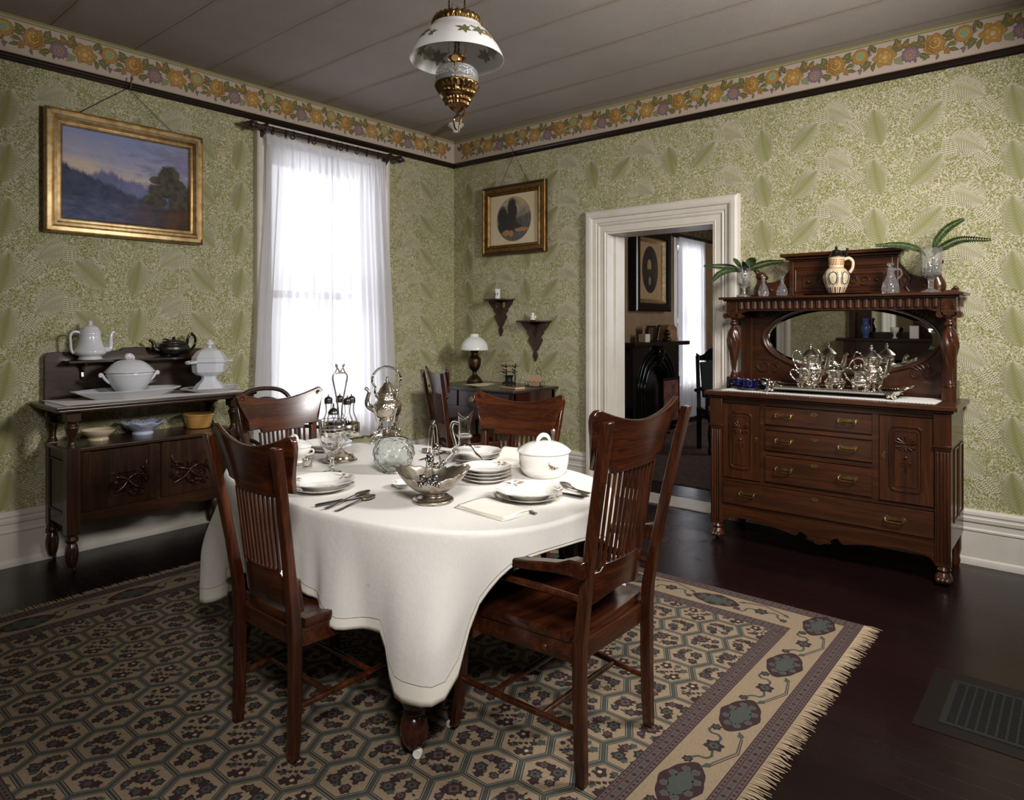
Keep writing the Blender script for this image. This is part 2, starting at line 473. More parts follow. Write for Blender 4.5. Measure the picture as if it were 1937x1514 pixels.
mb=MB(); mb.poly([(0,YB,CH),(0,0,CH),(XR,0,CH),(XR,YB,CH)])
props(ob('ceiling',mb,m_ceiling(),smooth=0),kind='structure')

# ------------------------------------------------------------------ trim
BASE=[(0,0),(.034,0),(.034,.02),(.030,.034),(.022,.042),(.022,.19),(.027,.197),(.027,.206),(.022,.213),(.022,.243),(.030,.25),(.032,.268),(.025,.274),(.025,.282),(.030,.29),(.028,.305),(.016,.318),(0,.318)]
def run(name,profile,p,q,nrm,m,bev=0):
    """moulding with (depth,z) profile along p->q, growing along nrm"""
    n=Vector(nrm); mb=MB(); secs=[]
    for e in (p,q): secs.append([tuple(Vector(e)+n*d+Vector((0,0,z))) for d,z in profile])
    mb.strip(secs)
    return props(ob(name,mb,m,smooth=25),kind='structure')
WP=M['white_paint']
run('baseboard_left',BASE,(0,YB,0),(0,0,0),(1,0,0),WP)
run('baseboard_right',BASE,(0,0,0),(1.562,0,0),(0,-1,0),WP)
run('baseboard_far',BASE,(2.834,0,0),(XR,0,0),(0,-1,0),WP)
run('baseboard_back',BASE,(BD1+.16,YB,0),(XR,YB,0),(0,1,0),WP)
run('baseboard_front',BASE,(XR,YB,0),(XR,0,0),(-1,0,0),WP)
RAIL=[(0,0),(.012,0),(.022,.008),(.022,.016),(.030,.02),(.034,.03),(.030,.04),(.018,.045),(0,.046)]
RAIL=[(d,z+2.907) for d,z in RAIL]
rails=[run('trim_1',RAIL,(0,YB,0),(0,0,0),(1,0,0),M['rail_paint']),run('trim_2',RAIL,(0,0,0),(XR,0,0),(0,-1,0),M['rail_paint']),
 run('trim_3',RAIL,(0,YB,0),(XR,YB,0),(0,1,0),M['rail_paint']),run('trim_4',RAIL,(XR,YB,0),(XR,0,0),(-1,0,0),M['rail_paint'])]
# floral frieze paper above the rail
FZ=[plain('frieze pinkish cream',rgb(190,172,160),.75),plain('frieze olive edge',rgb(140,132,84),.75),plain('frieze leaf green',rgb(106,100,54),.75),
    plain('frieze sage green',rgb(134,140,100),.75),plain('frieze ochre',rgb(168,128,64),.75),plain('frieze brown',rgb(128,84,42),.75),
    plain('frieze mauve',rgb(124,96,104),.75),plain('frieze mint',rgb(138,162,124),.75),plain('frieze yellow',rgb(192,158,84),.75)]
def disc(mb,P,u,w,r,mi,off,n=12,wav=0,amp=0,ry=1):
    mb.poly([P(u+cos(TAU*k/n)*r*(1+amp*cos(wav*TAU*k/n)),w+sin(TAU*k/n)*r*ry*(1+amp*cos(wav*TAU*k/n)),off) for k in range(n)],mi)
def leaf(mb,P,u,w,a,L,W,mi,off):
    c,s=cos(a),sin(a); out=[]
    for t,b in ((0,0),(.2,.7),(.45,1),(.75,.6),(1,0),(.75,-.6),(.45,-1),(.2,-.7)):
        out.append(P(u+c*L*t-s*W*.5*b,w+s*L*t+c*W*.5*b,off))
    mb.poly(list(reversed(out)),mi)
    out=[]
    for t,b in ((.05,.0),(.5,.12),(.9,0),(.5,-.12)): out.append(P(u+c*L*t-s*W*.5*b,w+s*L*t+c*W*.5*b,off+.0001))
    mb.poly(list(reversed(out)),3)
def frieze_unit(mb,P,u):
    z=3.062
    rnd=random.Random(5)
    o=.0006
    # foliage first
    for (du,dz,a,L,W,mi) in ((-.06,.01,150,.06,.032,2),(-.05,.03,120,.05,.026,2),(.045,.035,40,.055,.03,2),(.05,.02,10,.05,.024,2),(.07,-.035,-20,.05,.02,2),(.06,-.04,-60,.03,.015,3),
        (.10,.045,170,.05,.026,2),(.11,.0,200,.045,.022,2),(.20,-.01,-120,.055,.026,2),(.215,-.015,-160,.06,.03,2),(.22,-.025,-90,.045,.022,2),(.235,.035,110,.05,.026,2),(.195,.05,70,.04,.02,2),
        (.33,.03,50,.055,.03,2),(.345,.02,20,.05,.026,2),(.335,-.025,-40,.06,.03,3),(.345,-.03,-10,.045,.022,3),(.36,.04,100,.05,.028,2),(.39,.03,60,.05,.025,2),(.40,.015,30,.05,.026,2),
        (.465,.02,60,.055,.028,2),(.475,.005,20,.05,.024,2),(.47,-.03,-30,.06,.03,2),(.45,-.045,-80,.03,.016,2),(.385,-.03,-150,.045,.022,3),(.49,.035,110,.045,.024,2),(.15,-.04,-100,.035,.016,6),(.02,-.055,-110,.03,.014,2),(-.03,-.05,-140,.035,.016,2)):
        leaf(mb,P,u+du,z+dz,radians(a),L*1.22,W*1.28,mi,o+.0001*rnd.random())
    for k in range(46):
        leaf(mb,P,u+.012*k+rnd.uniform(-.02,.0),z+.035*sin(k*.9)+rnd.uniform(-.018,.018),rnd.uniform(0,TAU),rnd.uniform(.025,.045),rnd.uniform(.013,.022),rnd.choice((2,2,2,3,1)),o-.0003+.000006*k)
    # peony
    q=o+.0004
    disc(mb,P,u,z+.008,.057,5,q,36,9,.09,1.1)
    disc(mb,P,u,z+.008,.053,4,q+.0001,36,9,.10,1.1)
    for k,(r,mi) in enumerate(((.044,5),(.041,4),(.033,5),(.030,8),(.022,5),(.019,4),(.011,5),(.008,8))): disc(mb,P,u+.003*(k%2),z+.008+.002*k,r,mi,q+.0002+.0001*k,21,7,.10,1.1)
    # sunflower with mint heart
    disc(mb,P,u+.148,z+.033,.049,5,q,32,16,.05); disc(mb,P,u+.148,z+.033,.046,4,q+.0001,32,16,.05); disc(mb,P,u+.148,z+.037,.027,8,q+.0002,16); disc(mb,P,u+.148,z+.037,.024,7,q+.0003,16)
    for k in range(6): disc(mb,P,u+.148+cos(k)*.012,z+.037+sin(k)*.012,.004,3,q+.0004,8)
    disc(mb,P,u+.197,z+.048,.013,6,q,12)
    # star flower
    disc(mb,P,u+.287,z+.0,.060,5,q,48,6,.17); disc(mb,P,u+.287,z+.0,.057,4,q+.0001,48,6,.17); disc(mb,P,u+.287,z-.002,.046,5,q+.00015,48,6,-.14); disc(mb,P,u+.287,z-.002,.044,4,q+.00018,48,6,-.14); disc(mb,P,u+.287,z-.004,.032,8,q+.0002,30,5,.18); disc(mb,P,u+.287,z-.004,.026,4,q+.0003,24,6,.1); disc(mb,P,u+.287,z-.004,.017,8,q+.0004,18,6,.2); disc(mb,P,u+.287,z-.006,.009,0,q+.0005,9)
    # small buds
    for du,dz,r in ((.368,.05,.016),(.405,.046,.015),(.065,-.047,.018)):
        disc(mb,P,u+du,z+dz,r,5,q+.0001,20,5,.15); disc(mb,P,u+du,z+dz,r*.75,4,q+.0002,20,5,.15); disc(mb,P,u+du,z+dz,r*.3,5,q+.0003,8)
    # mauve aster
    disc(mb,P,u+.427,z-.020,.048,6,q,36,12,.12)
    for k in range(14):
        a=TAU*k/14; leaflet(mb,P,u+.427+cos(a)*.010,z-.022+sin(a)*.010,a,.031,.0035,q+.0001,0)
    disc(mb,P,u+.427,z-.022,.011,4,q+.0002,10)
def frieze(name,P,L):
    mb=MB(); d=.0015
    for a,b,mi in ((2.952,2.962,1),(2.962,2.972,0),(2.972,3.150,0),(3.150,3.180,1)):
        mb.poly([P(0,a,d),P(L,a,d),P(L,b,d),P(0,b,d)],mi)
    mb.poly([P(0,3.160,d+.0003),P(L,3.160,d+.0003),P(L,3.164,d+.0003),P(0,3.164,d+.0003)],0)
    u=3.495-6*.555-.555
    while u<L-.25:
        if u>-.03: frieze_unit(mb,lambda a,b,o:P(a,b,d+o),u)
        u+=.555
    return props(ob(name,mb,FZ,smooth=0,fixn=False),kind='structure')
frieze('trim_5',lambda u,w,o:(u,-o,w),XR)
frieze('trim_6',lambda u,w,o:(o,-u,w),-YB)

# door casing: stepped profile swept round the opening with mitred corners
CAS=[(.0,.0),(.0,.018),(.012,.02),(.018,.026),(.022,.018),(.066,.018),(.07,.026),(.078,.03),(.086,.022),(.092,.022),(.098,.032),(.128,.036),(.134,.05),(.150,.056),(.178,.056),(.192,.048),(.198,.034),(.200,0)]
def casing(name,P,a,b,h,m,floor=0.,prof_=CAS,kind='structure',close=False,parent=None):
    """P(u,w,depth); opening a..b wide, top at h"""
    mb=MB(); secs=[]
    for k in range(4):
        s=[]
        for d,t in prof_:
            if k==0: u,w=a-d,floor
            elif k==1: u,w=a-d,h+d
            elif k==2: u,w=b+d,h+d
            else: u,w=b+d,floor
            s.append(P(u,w,t))
        secs.append(s)
    mb.strip(secs)
    o=ob(name,mb,m,parent=parent,smooth=20)
    return props(o,kind=kind) if kind else o
casing('trim_7',lambda u,w,o:(u,-o,w),DX0,DX1,DH,WP)
mb=MB(); mb.box(DX0-.02,DX0,0,WT,0,DH); mb.box(DX1,DX1+.02,0,WT,0,DH); mb.box(DX0-.02,DX1+.02,0,WT,DH,DH+.02)
mb.box(DX0,DX0+.012,.10,.14,0,DH); mb.box(DX0,DX1,0.,WT,0,.012)
props(ob('door_1',mb,WP,smooth=0,bevel=.002),kind='structure')
casing('trim_8',lambda u,w,o:(u,YB+o,w),BD0,BD1,2.12,WP)
# window casing + sash
WC=[(d*.70,t) for d,t in CAS]
wz=2.76
casing('trim_9',lambda u,w,o:(o,u,w),WY0,WY1,wz,WP,floor=.5,prof_=WC)
mb=MB(); mb.box(-.24,0,WY0-.02,WY0,.5,wz); mb.box(-.24,0,WY1,WY1+.02,.5,wz); mb.box(-.24,-.001,WY0,WY1,WZ1,WZ1+.05); mb.box(-.24,.05,WY0-.06,WY1+.06,WZ0-.05,WZ0)
def sash(mb,x,z0,z1):
    f=.05
    mb.box(x-.02,x+.02,WY0,WY0+f,z0,z1); mb.box(x-.02,x+.02,WY1-f,WY1,z0,z1)
    mb.box(x-.02,x+.02,WY0+f,WY1-f,z0,z0+f); mb.box(x-.02,x+.02,WY0+f,WY1-f,z1-f,z1)
    mb.box(x-.015,x+.015,(WY0+WY1)/2-.012,(WY0+WY1)/2+.012,z0+f,z1-f)
sash(mb,-.16,1.60,WZ1-.06); mb.box(-.2,-.09,WY0,WY1,WZ1-.075,WZ1); sash(mb,-.115,WZ0,1.65)
win=props(ob('window_1',mb,WP,smooth=0,bevel=.003),kind='structure')
def thin_glass(name):
    t=NT(name); tp=t.node('BsdfTransparent'); gl=t.node('BsdfGlossy'); gl.inputs['Roughness'].default_value=.02
    fr=t.node('Fresnel'); fr.inputs['IOR'].default_value=1.45; mx=t.node('MixShader')
    t.link(fr.outputs[0],mx.inputs[0]); t.link(tp.outputs[0],mx.inputs[1]); t.link(gl.outputs[0],mx.inputs[2]); t.link(mx.outputs[0],t.out.inputs['Surface']); return t.mat
pane=thin_glass('window pane glass')
mb=MB(); mb.box(-.162,-.158,WY0+.03,WY1-.03,1.62,WZ1-.1); ob('pane',mb,pane,win)
mb=MB(); mb.box(-.117,-.113,WY0+.03,WY1-.03,WZ0+.03,1.63); ob('pane',mb,pane,win)
# ------------------------------------------------------------------ rug
RUG=[speckled('rug beige wool',rgb(120,103,82),rgb(134,116,93),160,.95),plain('rug maroon wool',rgb(38,18,18),.95),plain('rug slate green wool',rgb(54,61,56),.95),plain('rug mauve wool',rgb(76,60,57),.95),plain('rug pale wool',rgb(158,138,112),.95)]
def rug():
    x0,x1,y0,y1=.83,3.965,-4.49,-1.319
    root=thing('patterned_rug','large beige rug with maroon hexagon flower field and fringed ends under the dining table','rug',((x0+x1)/2,(y0+y1)/2,0))
    ox,oy=(x0+x1)/2,(y0+y1)/2
    H=.008
    mb=MB(); mb.box(x0-ox,x1-ox,y0-oy,y1-oy,.0005,H,0)
    def P(x,y,o): return (x-ox,y-oy,H+.0004+o)
    def rect(a,b,c,d,mi,o): mb.poly([P(a,c,o),P(b,c,o),P(b,d,o),P(a,d,o)],mi)
    g1,g2,g3=.068,.249,.318   # outer guard | cream border | inner guard widths from the edge
    # guard bands: checker of small lozenges
    def band(i0,i1):
        for (a,b,c,d,hor) in ((x0+i0,x1-i0,y0+i0,y0+i1,1),(x0+i0,x1-i0,y1-i1,y1-i0,1),(x0+i0,x0+i1,y0+i1,y1-i1,0),(x1-i1,x1-i0,y0+i1,y1-i1,0)):
            rect(a,b,c,d,3,0)
            w=i1-i0
            L=(b-a) if hor else (d-c)
            for f0,f1,mi in ((.0,.05,1),(.26,.30,1),(.66,.70,1),(.95,1.0,1)):
                if hor: rect(a,b,c+w*f0,c+w*f1,mi,.0001)
                else: rect(a+w*f0,a+w*f1,c,d,mi,.0001)
            n=int(L/.021)
            for k in range(n):
                t=(k+.5)/n*L
                for (f0,f1,s) in ((.06,.25,.006),(.31,.65,.008),(.71,.94,.006)):
                    mi=1 if f0!=.31 else (1 if k%2 else 2)
                    m=(f0+f1)/2*w; h=(f1-f0)/2*w*.8
                    if hor: pts=[(a+t-s,c+m),(a+t,c+m-h),(a+t+s,c+m),(a+t,c+m+h)]
                    else: pts=[(a+m-h,c+t),(a+m,c+t-s),(a+m+h,c+t),(a+m,c+t+s)]
                    mb.poly([P(p,q,.0002) for p,q in pts],mi)
    band(.0,g1); band(g2,g3)
    # medallion border
    def fl(u,v,r,mi,o,n=16,k=0,amp=0,fx=1.):
        return [(u+cos(TAU*i/n)*r*fx*(1+amp*cos(k*TAU*i/n)),v+sin(TAU*i/n)*r*(1+amp*cos(k*TAU*i/n))) for i in range(n)]
    def line(Q,pts,w,mi,o):
        for i in range(len(pts)-1):
            (a,b),(c,d)=pts[i],pts[i+1]; L=hypot(c-a,d-b) or 1; nx,ny=-(d-b)/L*w/2,(c-a)/L*w/2
            mb.poly([Q(a+nx,b+ny,o),Q(a-nx,b-ny,o),Q(c-nx,d-ny,o),Q(c+nx,d+ny,o)],mi)
    def motif(Q,t):
        """t along the border; local v across, + outwards"""
        q=lambda u,v,o: Q(t+u,v,o)
        pts=[(cos(TAU*i/32)*.105*(1+.16*(abs(cos(TAU*i/32))**6)),sin(TAU*i/32)*.062*(1+.05*cos(8*TAU*i/32)+.10*abs(sin(TAU*i/32))**8)) for i in range(32)]
        mb.poly([q(a,b,.0001) for a,b in pts],1)
        for i in range(8):
            a=TAU*(i+.5)/8; c=(cos(a)*.078,sin(a)*.042)
            mb.poly([q(x,y,.0002) for x,y in fl(c[0],c[1],.0145,3,0,10,5,.12)],3)
            mb.poly([q(x,y,.0003) for x,y in fl(c[0],c[1],.009,2,0,8)],2)
        mb.poly([q(a*.56,b*.52,.0002) for a,b in pts],2)
        line(q,[(-.03,-.002),(.0,.014),(.0,.014),(.022,-.012)],.004,3,.0003)
        # tendrils with small flowers
        line(q,[(.125,.045),(.15,.05),(.165,.035),(.16,.012),(.175,-.005),(.21,-.005)],.009,2,.0001)
        line(q,[(.245,-.005),(.285,-.02),(.305,-.012),(.31,.015),(.33,.03),(.345,.03)],.009,2,.0001)
        for c,r,mi in (((.122,.035),.017,1),((.228,-.002),.030,1),((.345,.035),.016,1)):
            mb.poly([q(x,y,.0002) for x,y in fl(c[0],c[1],r,1,0,24,6,.18)],mi)
            mb.poly([q(x,y,.0003) for x,y in fl(c[0],c[1],r*.55,2,0,18,6,.12)],2)
            mb.poly([q(x,y,.0004) for x,y in fl(c[0],c[1],r*.22,1,0,8)],1)
        line(q,[(.13,-.055),(.22,-.075),(.225,-.072),(.33,-.03)],.005,2,.0001); line(q,[(.135,-.062),(.222,-.083),(.335,-.037)],.003,1,.00015)
        for c,a in (((.125,-.052),2.6),((.335,-.03),.6)):
            mb.poly([q(c[0]+cos(a+w)*l,c[1]+sin(a+w)*l,.0002) for w,l in ((0,.03),(1.6,.012),(3.1,.012),(4.7,.012))],2)
    c=(g1+g2)/2
    for k in range(-1,7):
        t=-1.46-k*.466
        if y0+.1<t<y1-.1:
            motif(lambda u,v,o,t=t:P(x1-c-v*1.0,t-u if False else t-u,o) if t-u>y0+.02 else P(x1-c-v,y0+.02,o),0)
            motif(lambda u,v,o,t=t:P(x0+c+v,t-u,o) if t-u>y0+.02 else P(x0+c+v,y0+.02,o),0)
    for k in range(0,7):
        t=3.79-k*.471-.471
        if x0+.1<t<x1-.1:
            motif(lambda u,v,o,t=t:P(t+u,y1-c-v,o),0)
            motif(lambda u,v,o,t=t:P(t+u,y0+c+v,o),0)
    # hexagon field
    fx0,fx1,fy0,fy1=x0+g3,x1-g3,y0+g3,y1-g3
    dx,dy=.152,.163
    rnd=random.Random(3); cnt=[0]
    def hexpts(cx,cy,s):
        a,b=.084*s,.0635*s
        e=.048*s
        return [(cx-a-.012*s,cy),(cx-e,cy-.0815*s),(cx+e,cy-.0815*s),(cx+a+.012*s,cy),(cx+e,cy+.0815*s),(cx-e,cy+.0815*s)]
    def clip(pts):
        for ax,lim,sg in ((0,fx0,1),(0,fx1,-1),(1,fy0,1),(1,fy1,-1)):
            out=[]
            for i in range(len(pts)):
                p,q=pts[i-1],pts[i]; ip=(p[ax]-lim)*sg>=0; iq=(q[ax]-lim)*sg>=0
                if ip!=iq:
                    t=(lim-p[ax])/(q[ax]-p[ax]); out.append(tuple(p[j]+(q[j]-p[j])*t for j in (0,1)))
                if iq: out.append(q)
            pts=out
            if len(pts)<3: return []
        return pts
    def put(pts,mi,o):
        pts=clip(pts)
        cnt[0]=(cnt[0]+1)%60
        if len(pts)>=3: mb.poly([P(a,b,o+(cnt[0]*1.5e-6 if o>.00024 else 0)) for a,b in pts],mi)
    rect(fx0,fx1,fy0,fy1,2,.0)
    col=0; X=3.473-18*dx
    while X<fx1+dx:
        off=(col%2)*dy/2; Y=-3.087-12*dy+off
        row=0
        while Y<fy1+dy:
            if X>fx0-dx and Y>fy0-dy:
                put(hexpts(X,Y,.985),1,.00005); put(hexpts(X,Y,.965),2,.0001); put(hexpts(X,Y,.945),4,.00012); put(hexpts(X,Y,.93),2,.00014); put(hexpts(X,Y,.895),1,.00016); put(hexpts(X,Y,.875),0,.0002)
                kind=(row+2*(col//2)+col)%4
                F=lambda du,dv,r,k,amp,mi,o,n=18: put(fl(X+du*1.08,Y+dv*1.08,r*1.22,mi,o,n,k,amp),mi,o)
                if kind in (0,2):
                    for du,dv,r in ((-.026,-.022,.019),(.022,.024,.020),(.03,-.026,.013),(-.03,.028,.014)):
                        F(du,dv,r,6,.2,1,.0003); F(du,dv,r*.62,6,.15,2 if r>.015 else 3,.0004,12); F(du,dv,r*.28,4,.1,1,.0005,8)
                elif kind==1:
                    for k in range(6):
                        put([(X-.045+k*.014,Y-.035+k*.012),(X-.038+k*.014,Y-.045+k*.012),(X-.026+k*.014,Y-.040+k*.012),(X-.033+k*.014,Y-.028+k*.012)],1,.0003)
                    for du,dv,r in ((.03,-.03,.018),(-.03,.03,.018)):
                        F(du,dv,r,5,.25,1,.0003); F(du,dv,r*.35,0,0,4,.0004,8)
                    F(.04,.03,.013,5,.2,2,.0003)
                else:
                    F(-.018,.012,.024,8,.2,1,.0003); F(-.018,.012,.014,4,.2,3,.0004,12); F(-.018,.012,.007,0,0,1,.0005,8)
                    for du,dv,r in ((.032,.028,.014),(.028,-.028,.017),(-.03,-.034,.012)):
                        F(du,dv,r,6,.2,1,.0003); F(du,dv,r*.55,6,.1,2,.0004,12)
                for k in range(7):
                    a=k*.9+kind*.5; l=.050 if k%2 else .034
                    F(cos(a)*l,sin(a)*l*.95,.0085+.003*(k%3),5,.25,(1,2,1)[k%3],.00026,12)
                for k in range(14):
                    a=rnd.random()*TAU; l=.022+.04*rnd.random(); s=.0065
                    c_=(X+cos(a)*l,Y+sin(a)*l*.9); b=rnd.random()*TAU
                    put([(c_[0]+cos(b+w)*s*f,c_[1]+sin(b+w)*s*f) for w,f in ((0,1.5),(1.6,.7),(3.14,1.5),(4.7,.7))],(1,2,1)[k%3],.00028)
            Y+=dy; row+=1
        # pale knots where the hexagons meet
        X+=dx; col+=1
    ob('pile',mb,RUG,root,smooth=0,fixn=False)
    # fringe on both ends
    for nm,xx,sg in (('fringe',x1,1),('fringe',x0,-1)):
        fb=MB(); n=420
        for k in range(n):
            y=y0+(y1-y0)*(k+.5)/n; w=.0036
            l=.062+rnd.uniform(-.012,.012); dy_=rnd.uniform(-.012,.012); dz=rnd.uniform(.001,.004)
            a=[(xx-ox,y-oy,.006),(xx-ox+sg*l*.5,y-oy+dy_*.3,.005+dz),(xx-ox+sg*l,y-oy+dy_,.0025)]
            fb.tube(a,[.0026,.0024,.0012],5)
        ob(nm,fb,RUG[4],root,smooth=60,fixn=False)
    return root
rug()

# ------------------------------------------------------------------ dining chairs
def sweep_x(fn,n=18):
    """sections along x for curved rails: fn(t)->list of (x,y,z) loop"""
    return [fn(-1+2*i/n) for i in range(n+1)]
def chair_back(root,W,zt,zc,zs,zl,wood_v,wood_h,yb,lean):
    """crest board, spindles and lower rail. yb(z): back line of the posts"""
    hw=W/2
    def bow(t): return -.030*(1-t*t)+.012          # hollow towards the sitter
    def top(t): return zt-.058*(1-abs(t)**1.9)-.012*max(0,(abs(t)-.93)/.07)
    def bot(t): return zc if abs(t)>.62 else zc-.022
    mb=MB(); secs=[]
    N=44
    for i in range(N+1):
        t=-1+2*i/N
        zt_,zb_=top(t),bot(t)
        if abs(t)>.93: zt_-=.012*((abs(t)-.93)/.07)**2
        th=.019; F=[];B=[]
        for q in (0,.12,.3,.5,.75,1):
            z=lerp(zt_,zb_,q)
            k=max(0,min(1,(z-zc)/(zt-zc)))
            wd=hw*(.80+.20*smoothstep(.1,.85,k))
            x=t*wd
            F.append((x,yb(z)+.026+bow(t)+th,z)); B.append((x,yb(z)+.026+bow(t),z))
        secs.append(F+B[::-1])
    mb.strip(secs)
    crest=ob('crest_rail',mb,wood_h,root,smooth=50,bevel=.004)
    for sx in (-1,1):                                # round bosses on the ears
        d=MB(); x=sx*hw*.885; z=zt-.038
        Mx=T(x,yb(z)+.026+bow(.885)+.019,z)@R(-pi/2,'X')
        d.lathe([(.0001,.0015),(.004,.003),(.0045,.0005),(.009,.0005),(.0095,.003),(.012,.003),(.0125,0)],18,M=Mx)
        ob('boss',d,wood_v,crest,smooth=50)
    mb=MB(); secs=[]
    for i in range(25):
        t=-1+2*i/24; x=t*(hw*.655)
        zt_=zl+(.016 if abs(t)<.62 else -.006); zb_=zl-.10+.016*cos(t*pi*1.0)
        th=.017; b=bow(t)
        s=[]
        for z in (zt_,zb_): s.append((x,yb(z)+.016+b+th,z))
        for z in (zb_,zt_): s.append((x,yb(z)+.016+b,z))
        secs.append(s)
    mb.strip(secs)
    ob('lower_back_rail',mb,wood_h,root,smooth=50,bevel=.003)
    n=11
    for k in range(n):
        t=-.56+1.12*k/(n-1)
        x0,x1=t*hw*.86,t*hw*.92
        za,zb=zl+.008,zc-.018
        p=(x0,yb(za)+.026+bow(t*.8),za); q=(x1,yb(zb)+.036+bow(t*.92),zb)
        s=MB(); s.bar(p,q,.0105,.008,up=(0,1,0))
        ob('spindle',s,wood_v,root,smooth=0,bevel=.0015)
def make_chair(arm=False):
    Wd=.495 if not arm else .53
    zt=1.052 if not arm else 1.15
    zc=.855 if not arm else .955
    zl=.575 if not arm else .63
    zs=.440 if not arm else .450
    fy=-.205; ty=-.315 if not arm else -.35
    xr=.165 if not arm else .198
    xf=.195 if not arm else .235
    yf=.195 if not arm else .25
    if arm: root=thing('armchair','tall-backed oak spindle armchair with open arms drawn up to the right end of the table','chair')
    else: root=thing('dining_chair','dark oak spindle-back chair seen from behind at near left side of the dining table','chair')
    Wv,Wh=M['oak_z'] if arm else M['cherry_z'],M['oak_x'] if arm else M['cherry_x']
    if arm: Wv,Wh=M['armoak_z'],M['armoak_x']
    def yb(z):
        if z<zs: return lerp(fy-.0,fy-.012,z/zs)-.0
        return lerp(fy-.012,ty,((z-zs)/(zt-zs))**1.15)
    # rear legs run up as back posts
    for sx in (-1,1):
        pts=[]; zz=[0.004,.10,.22,.34,zs-.03,zs+.05,zs+.2,zs+.36,zt-.04]
        secs=[]
        for z in zz:
            x=sx*(xr+ (.006 if z<zs else .055*((z-zs)/(zt-zs))**1.2))
            y=yb(z)+ (-.018*(1-z/zs)**2 if z<zs else 0)+.008*0
            w=.034 if z>zs else lerp(.031,.036,z/zs); d=.036 if z<zs+.1 else .030
            if z<.03: w,d=.030,.030
            secs.append([(x-w/2,y-d/2,z),(x+w/2,y-d/2,z),(x+w/2,y+d/2,z),(x-w/2,y+d/2,z)])
        mb=MB(); mb.strip(secs); ob('rear_leg',mb,Wv,root,smooth=60,bevel=.004)
    # seat
    mb=MB(); n=24; out=[]
    fw=xf+.022; rw=xr+.018
    poly=[]
    for i in range(n+1):
        t=i/n; a=lerp(-1,1,t); poly.append((fw*a,yf+.03-.02*abs(a)**3))
    for i in range(13):
        t=1-2*i/12; poly.append((rw*t,fy+.018-.018*(1-t*t)))
    top=[(x*.985,y*.985,zs+.004) for x,y in poly]; t2=[(x,y,zs-.008) for x,y in poly]; t3=[(x*.985,y*.985,zs-.026) for x,y in poly]
    L=len(poly)
    ring=[[(x*k,y*k-.01*(1-k),zs+.004-d) for x,y in poly] for k,d in ((.03,.016),(.4,.015),(.72,.010),(.88,.002),(.985,.0))]
    mb.strip(ring+[t2,t3],cap=True)
    ob('seat',mb,Wh,root,smooth=50)
    # aprons
    mb=MB()
    za,zb=zs-.028,zs-.088
    mb.bar((-xr,fy+.005,(za+zb)/2),(xr,fy+.005,(za+zb)/2),.02,za-zb)
    mb.bar((-xf,yf-.01,(za+zb)/2+.004),(xf,yf-.01,(za+zb)/2+.004),.02,za-zb-.01)
    for sx in (-1,1): mb.bar((sx*xr,fy,(za+zb)/2),(sx*xf,yf,(za+zb)/2),.02,za-zb)
    ob('apron',mb,Wh,root,smooth=0,bevel=.003)
    # front legs, tapered and slightly splayed
    for sx in (-1,1):
        mb=MB(); secs=[]
        for z,w,ox,oy in ((.018,.026,.012,.028),(.05,.028,.010,.020),(.16,.032,.004,.004),(.30,.036,0,0),(zs-.03,.04,0,0)):
            x=sx*(xf+ox); y=yf-.005+oy
            secs.append([(x-w/2,y-w/2,z),(x+w/2,y-w/2,z),(x+w/2,y+w/2,z),(x-w/2,y+w/2,z)])
        mb.strip(secs); lg=ob('front_leg',mb,Wv,root,smooth=60,bevel=.004)
        if arm:
            c=MB(); c.lathe([(.0105,-.006),(.0125,-.003),(.0125,.003),(.0105,.006)],14,M=T(sx*(xf+.012),yf+.045,.0145)@R(pi/2,'Y')); ob('caster',c,M['porcelain'],lg,smooth=50)
    # stretchers: H pattern
    zz=.165
    def st(p,q,r=.0095):
        m_=MB(); P_,Q_=Vector(p),Vector(q)
        m_.tube([P_.lerp(Q_,t) for t in (0,.08,.5,.92,1)],[r*.75,r,r*1.15,r,r*.75],10); ob('stretcher',m_,Wv,root,smooth=60)
    for sx in (-1,1):
        st((sx*(xr+.006),fy-.01,zz+.0),(sx*(xf+.003),yf,zz+.02))
    st((-(xr+.012),lerp(fy,yf,.28),zz+.005),((xr+.012),lerp(fy,yf,.28),zz+.005))
    st((-(xf-.004),lerp(fy,yf,.70),zz+.014),((xf-.004),lerp(fy,yf,.70),zz+.014))
    if not arm:
        st((-(xf-.0),yf-.005,.24),((xf-.0),yf-.005,.24))
    chair_back(root,Wd,zt,zc,zs,zl,Wv,Wh,yb,0)
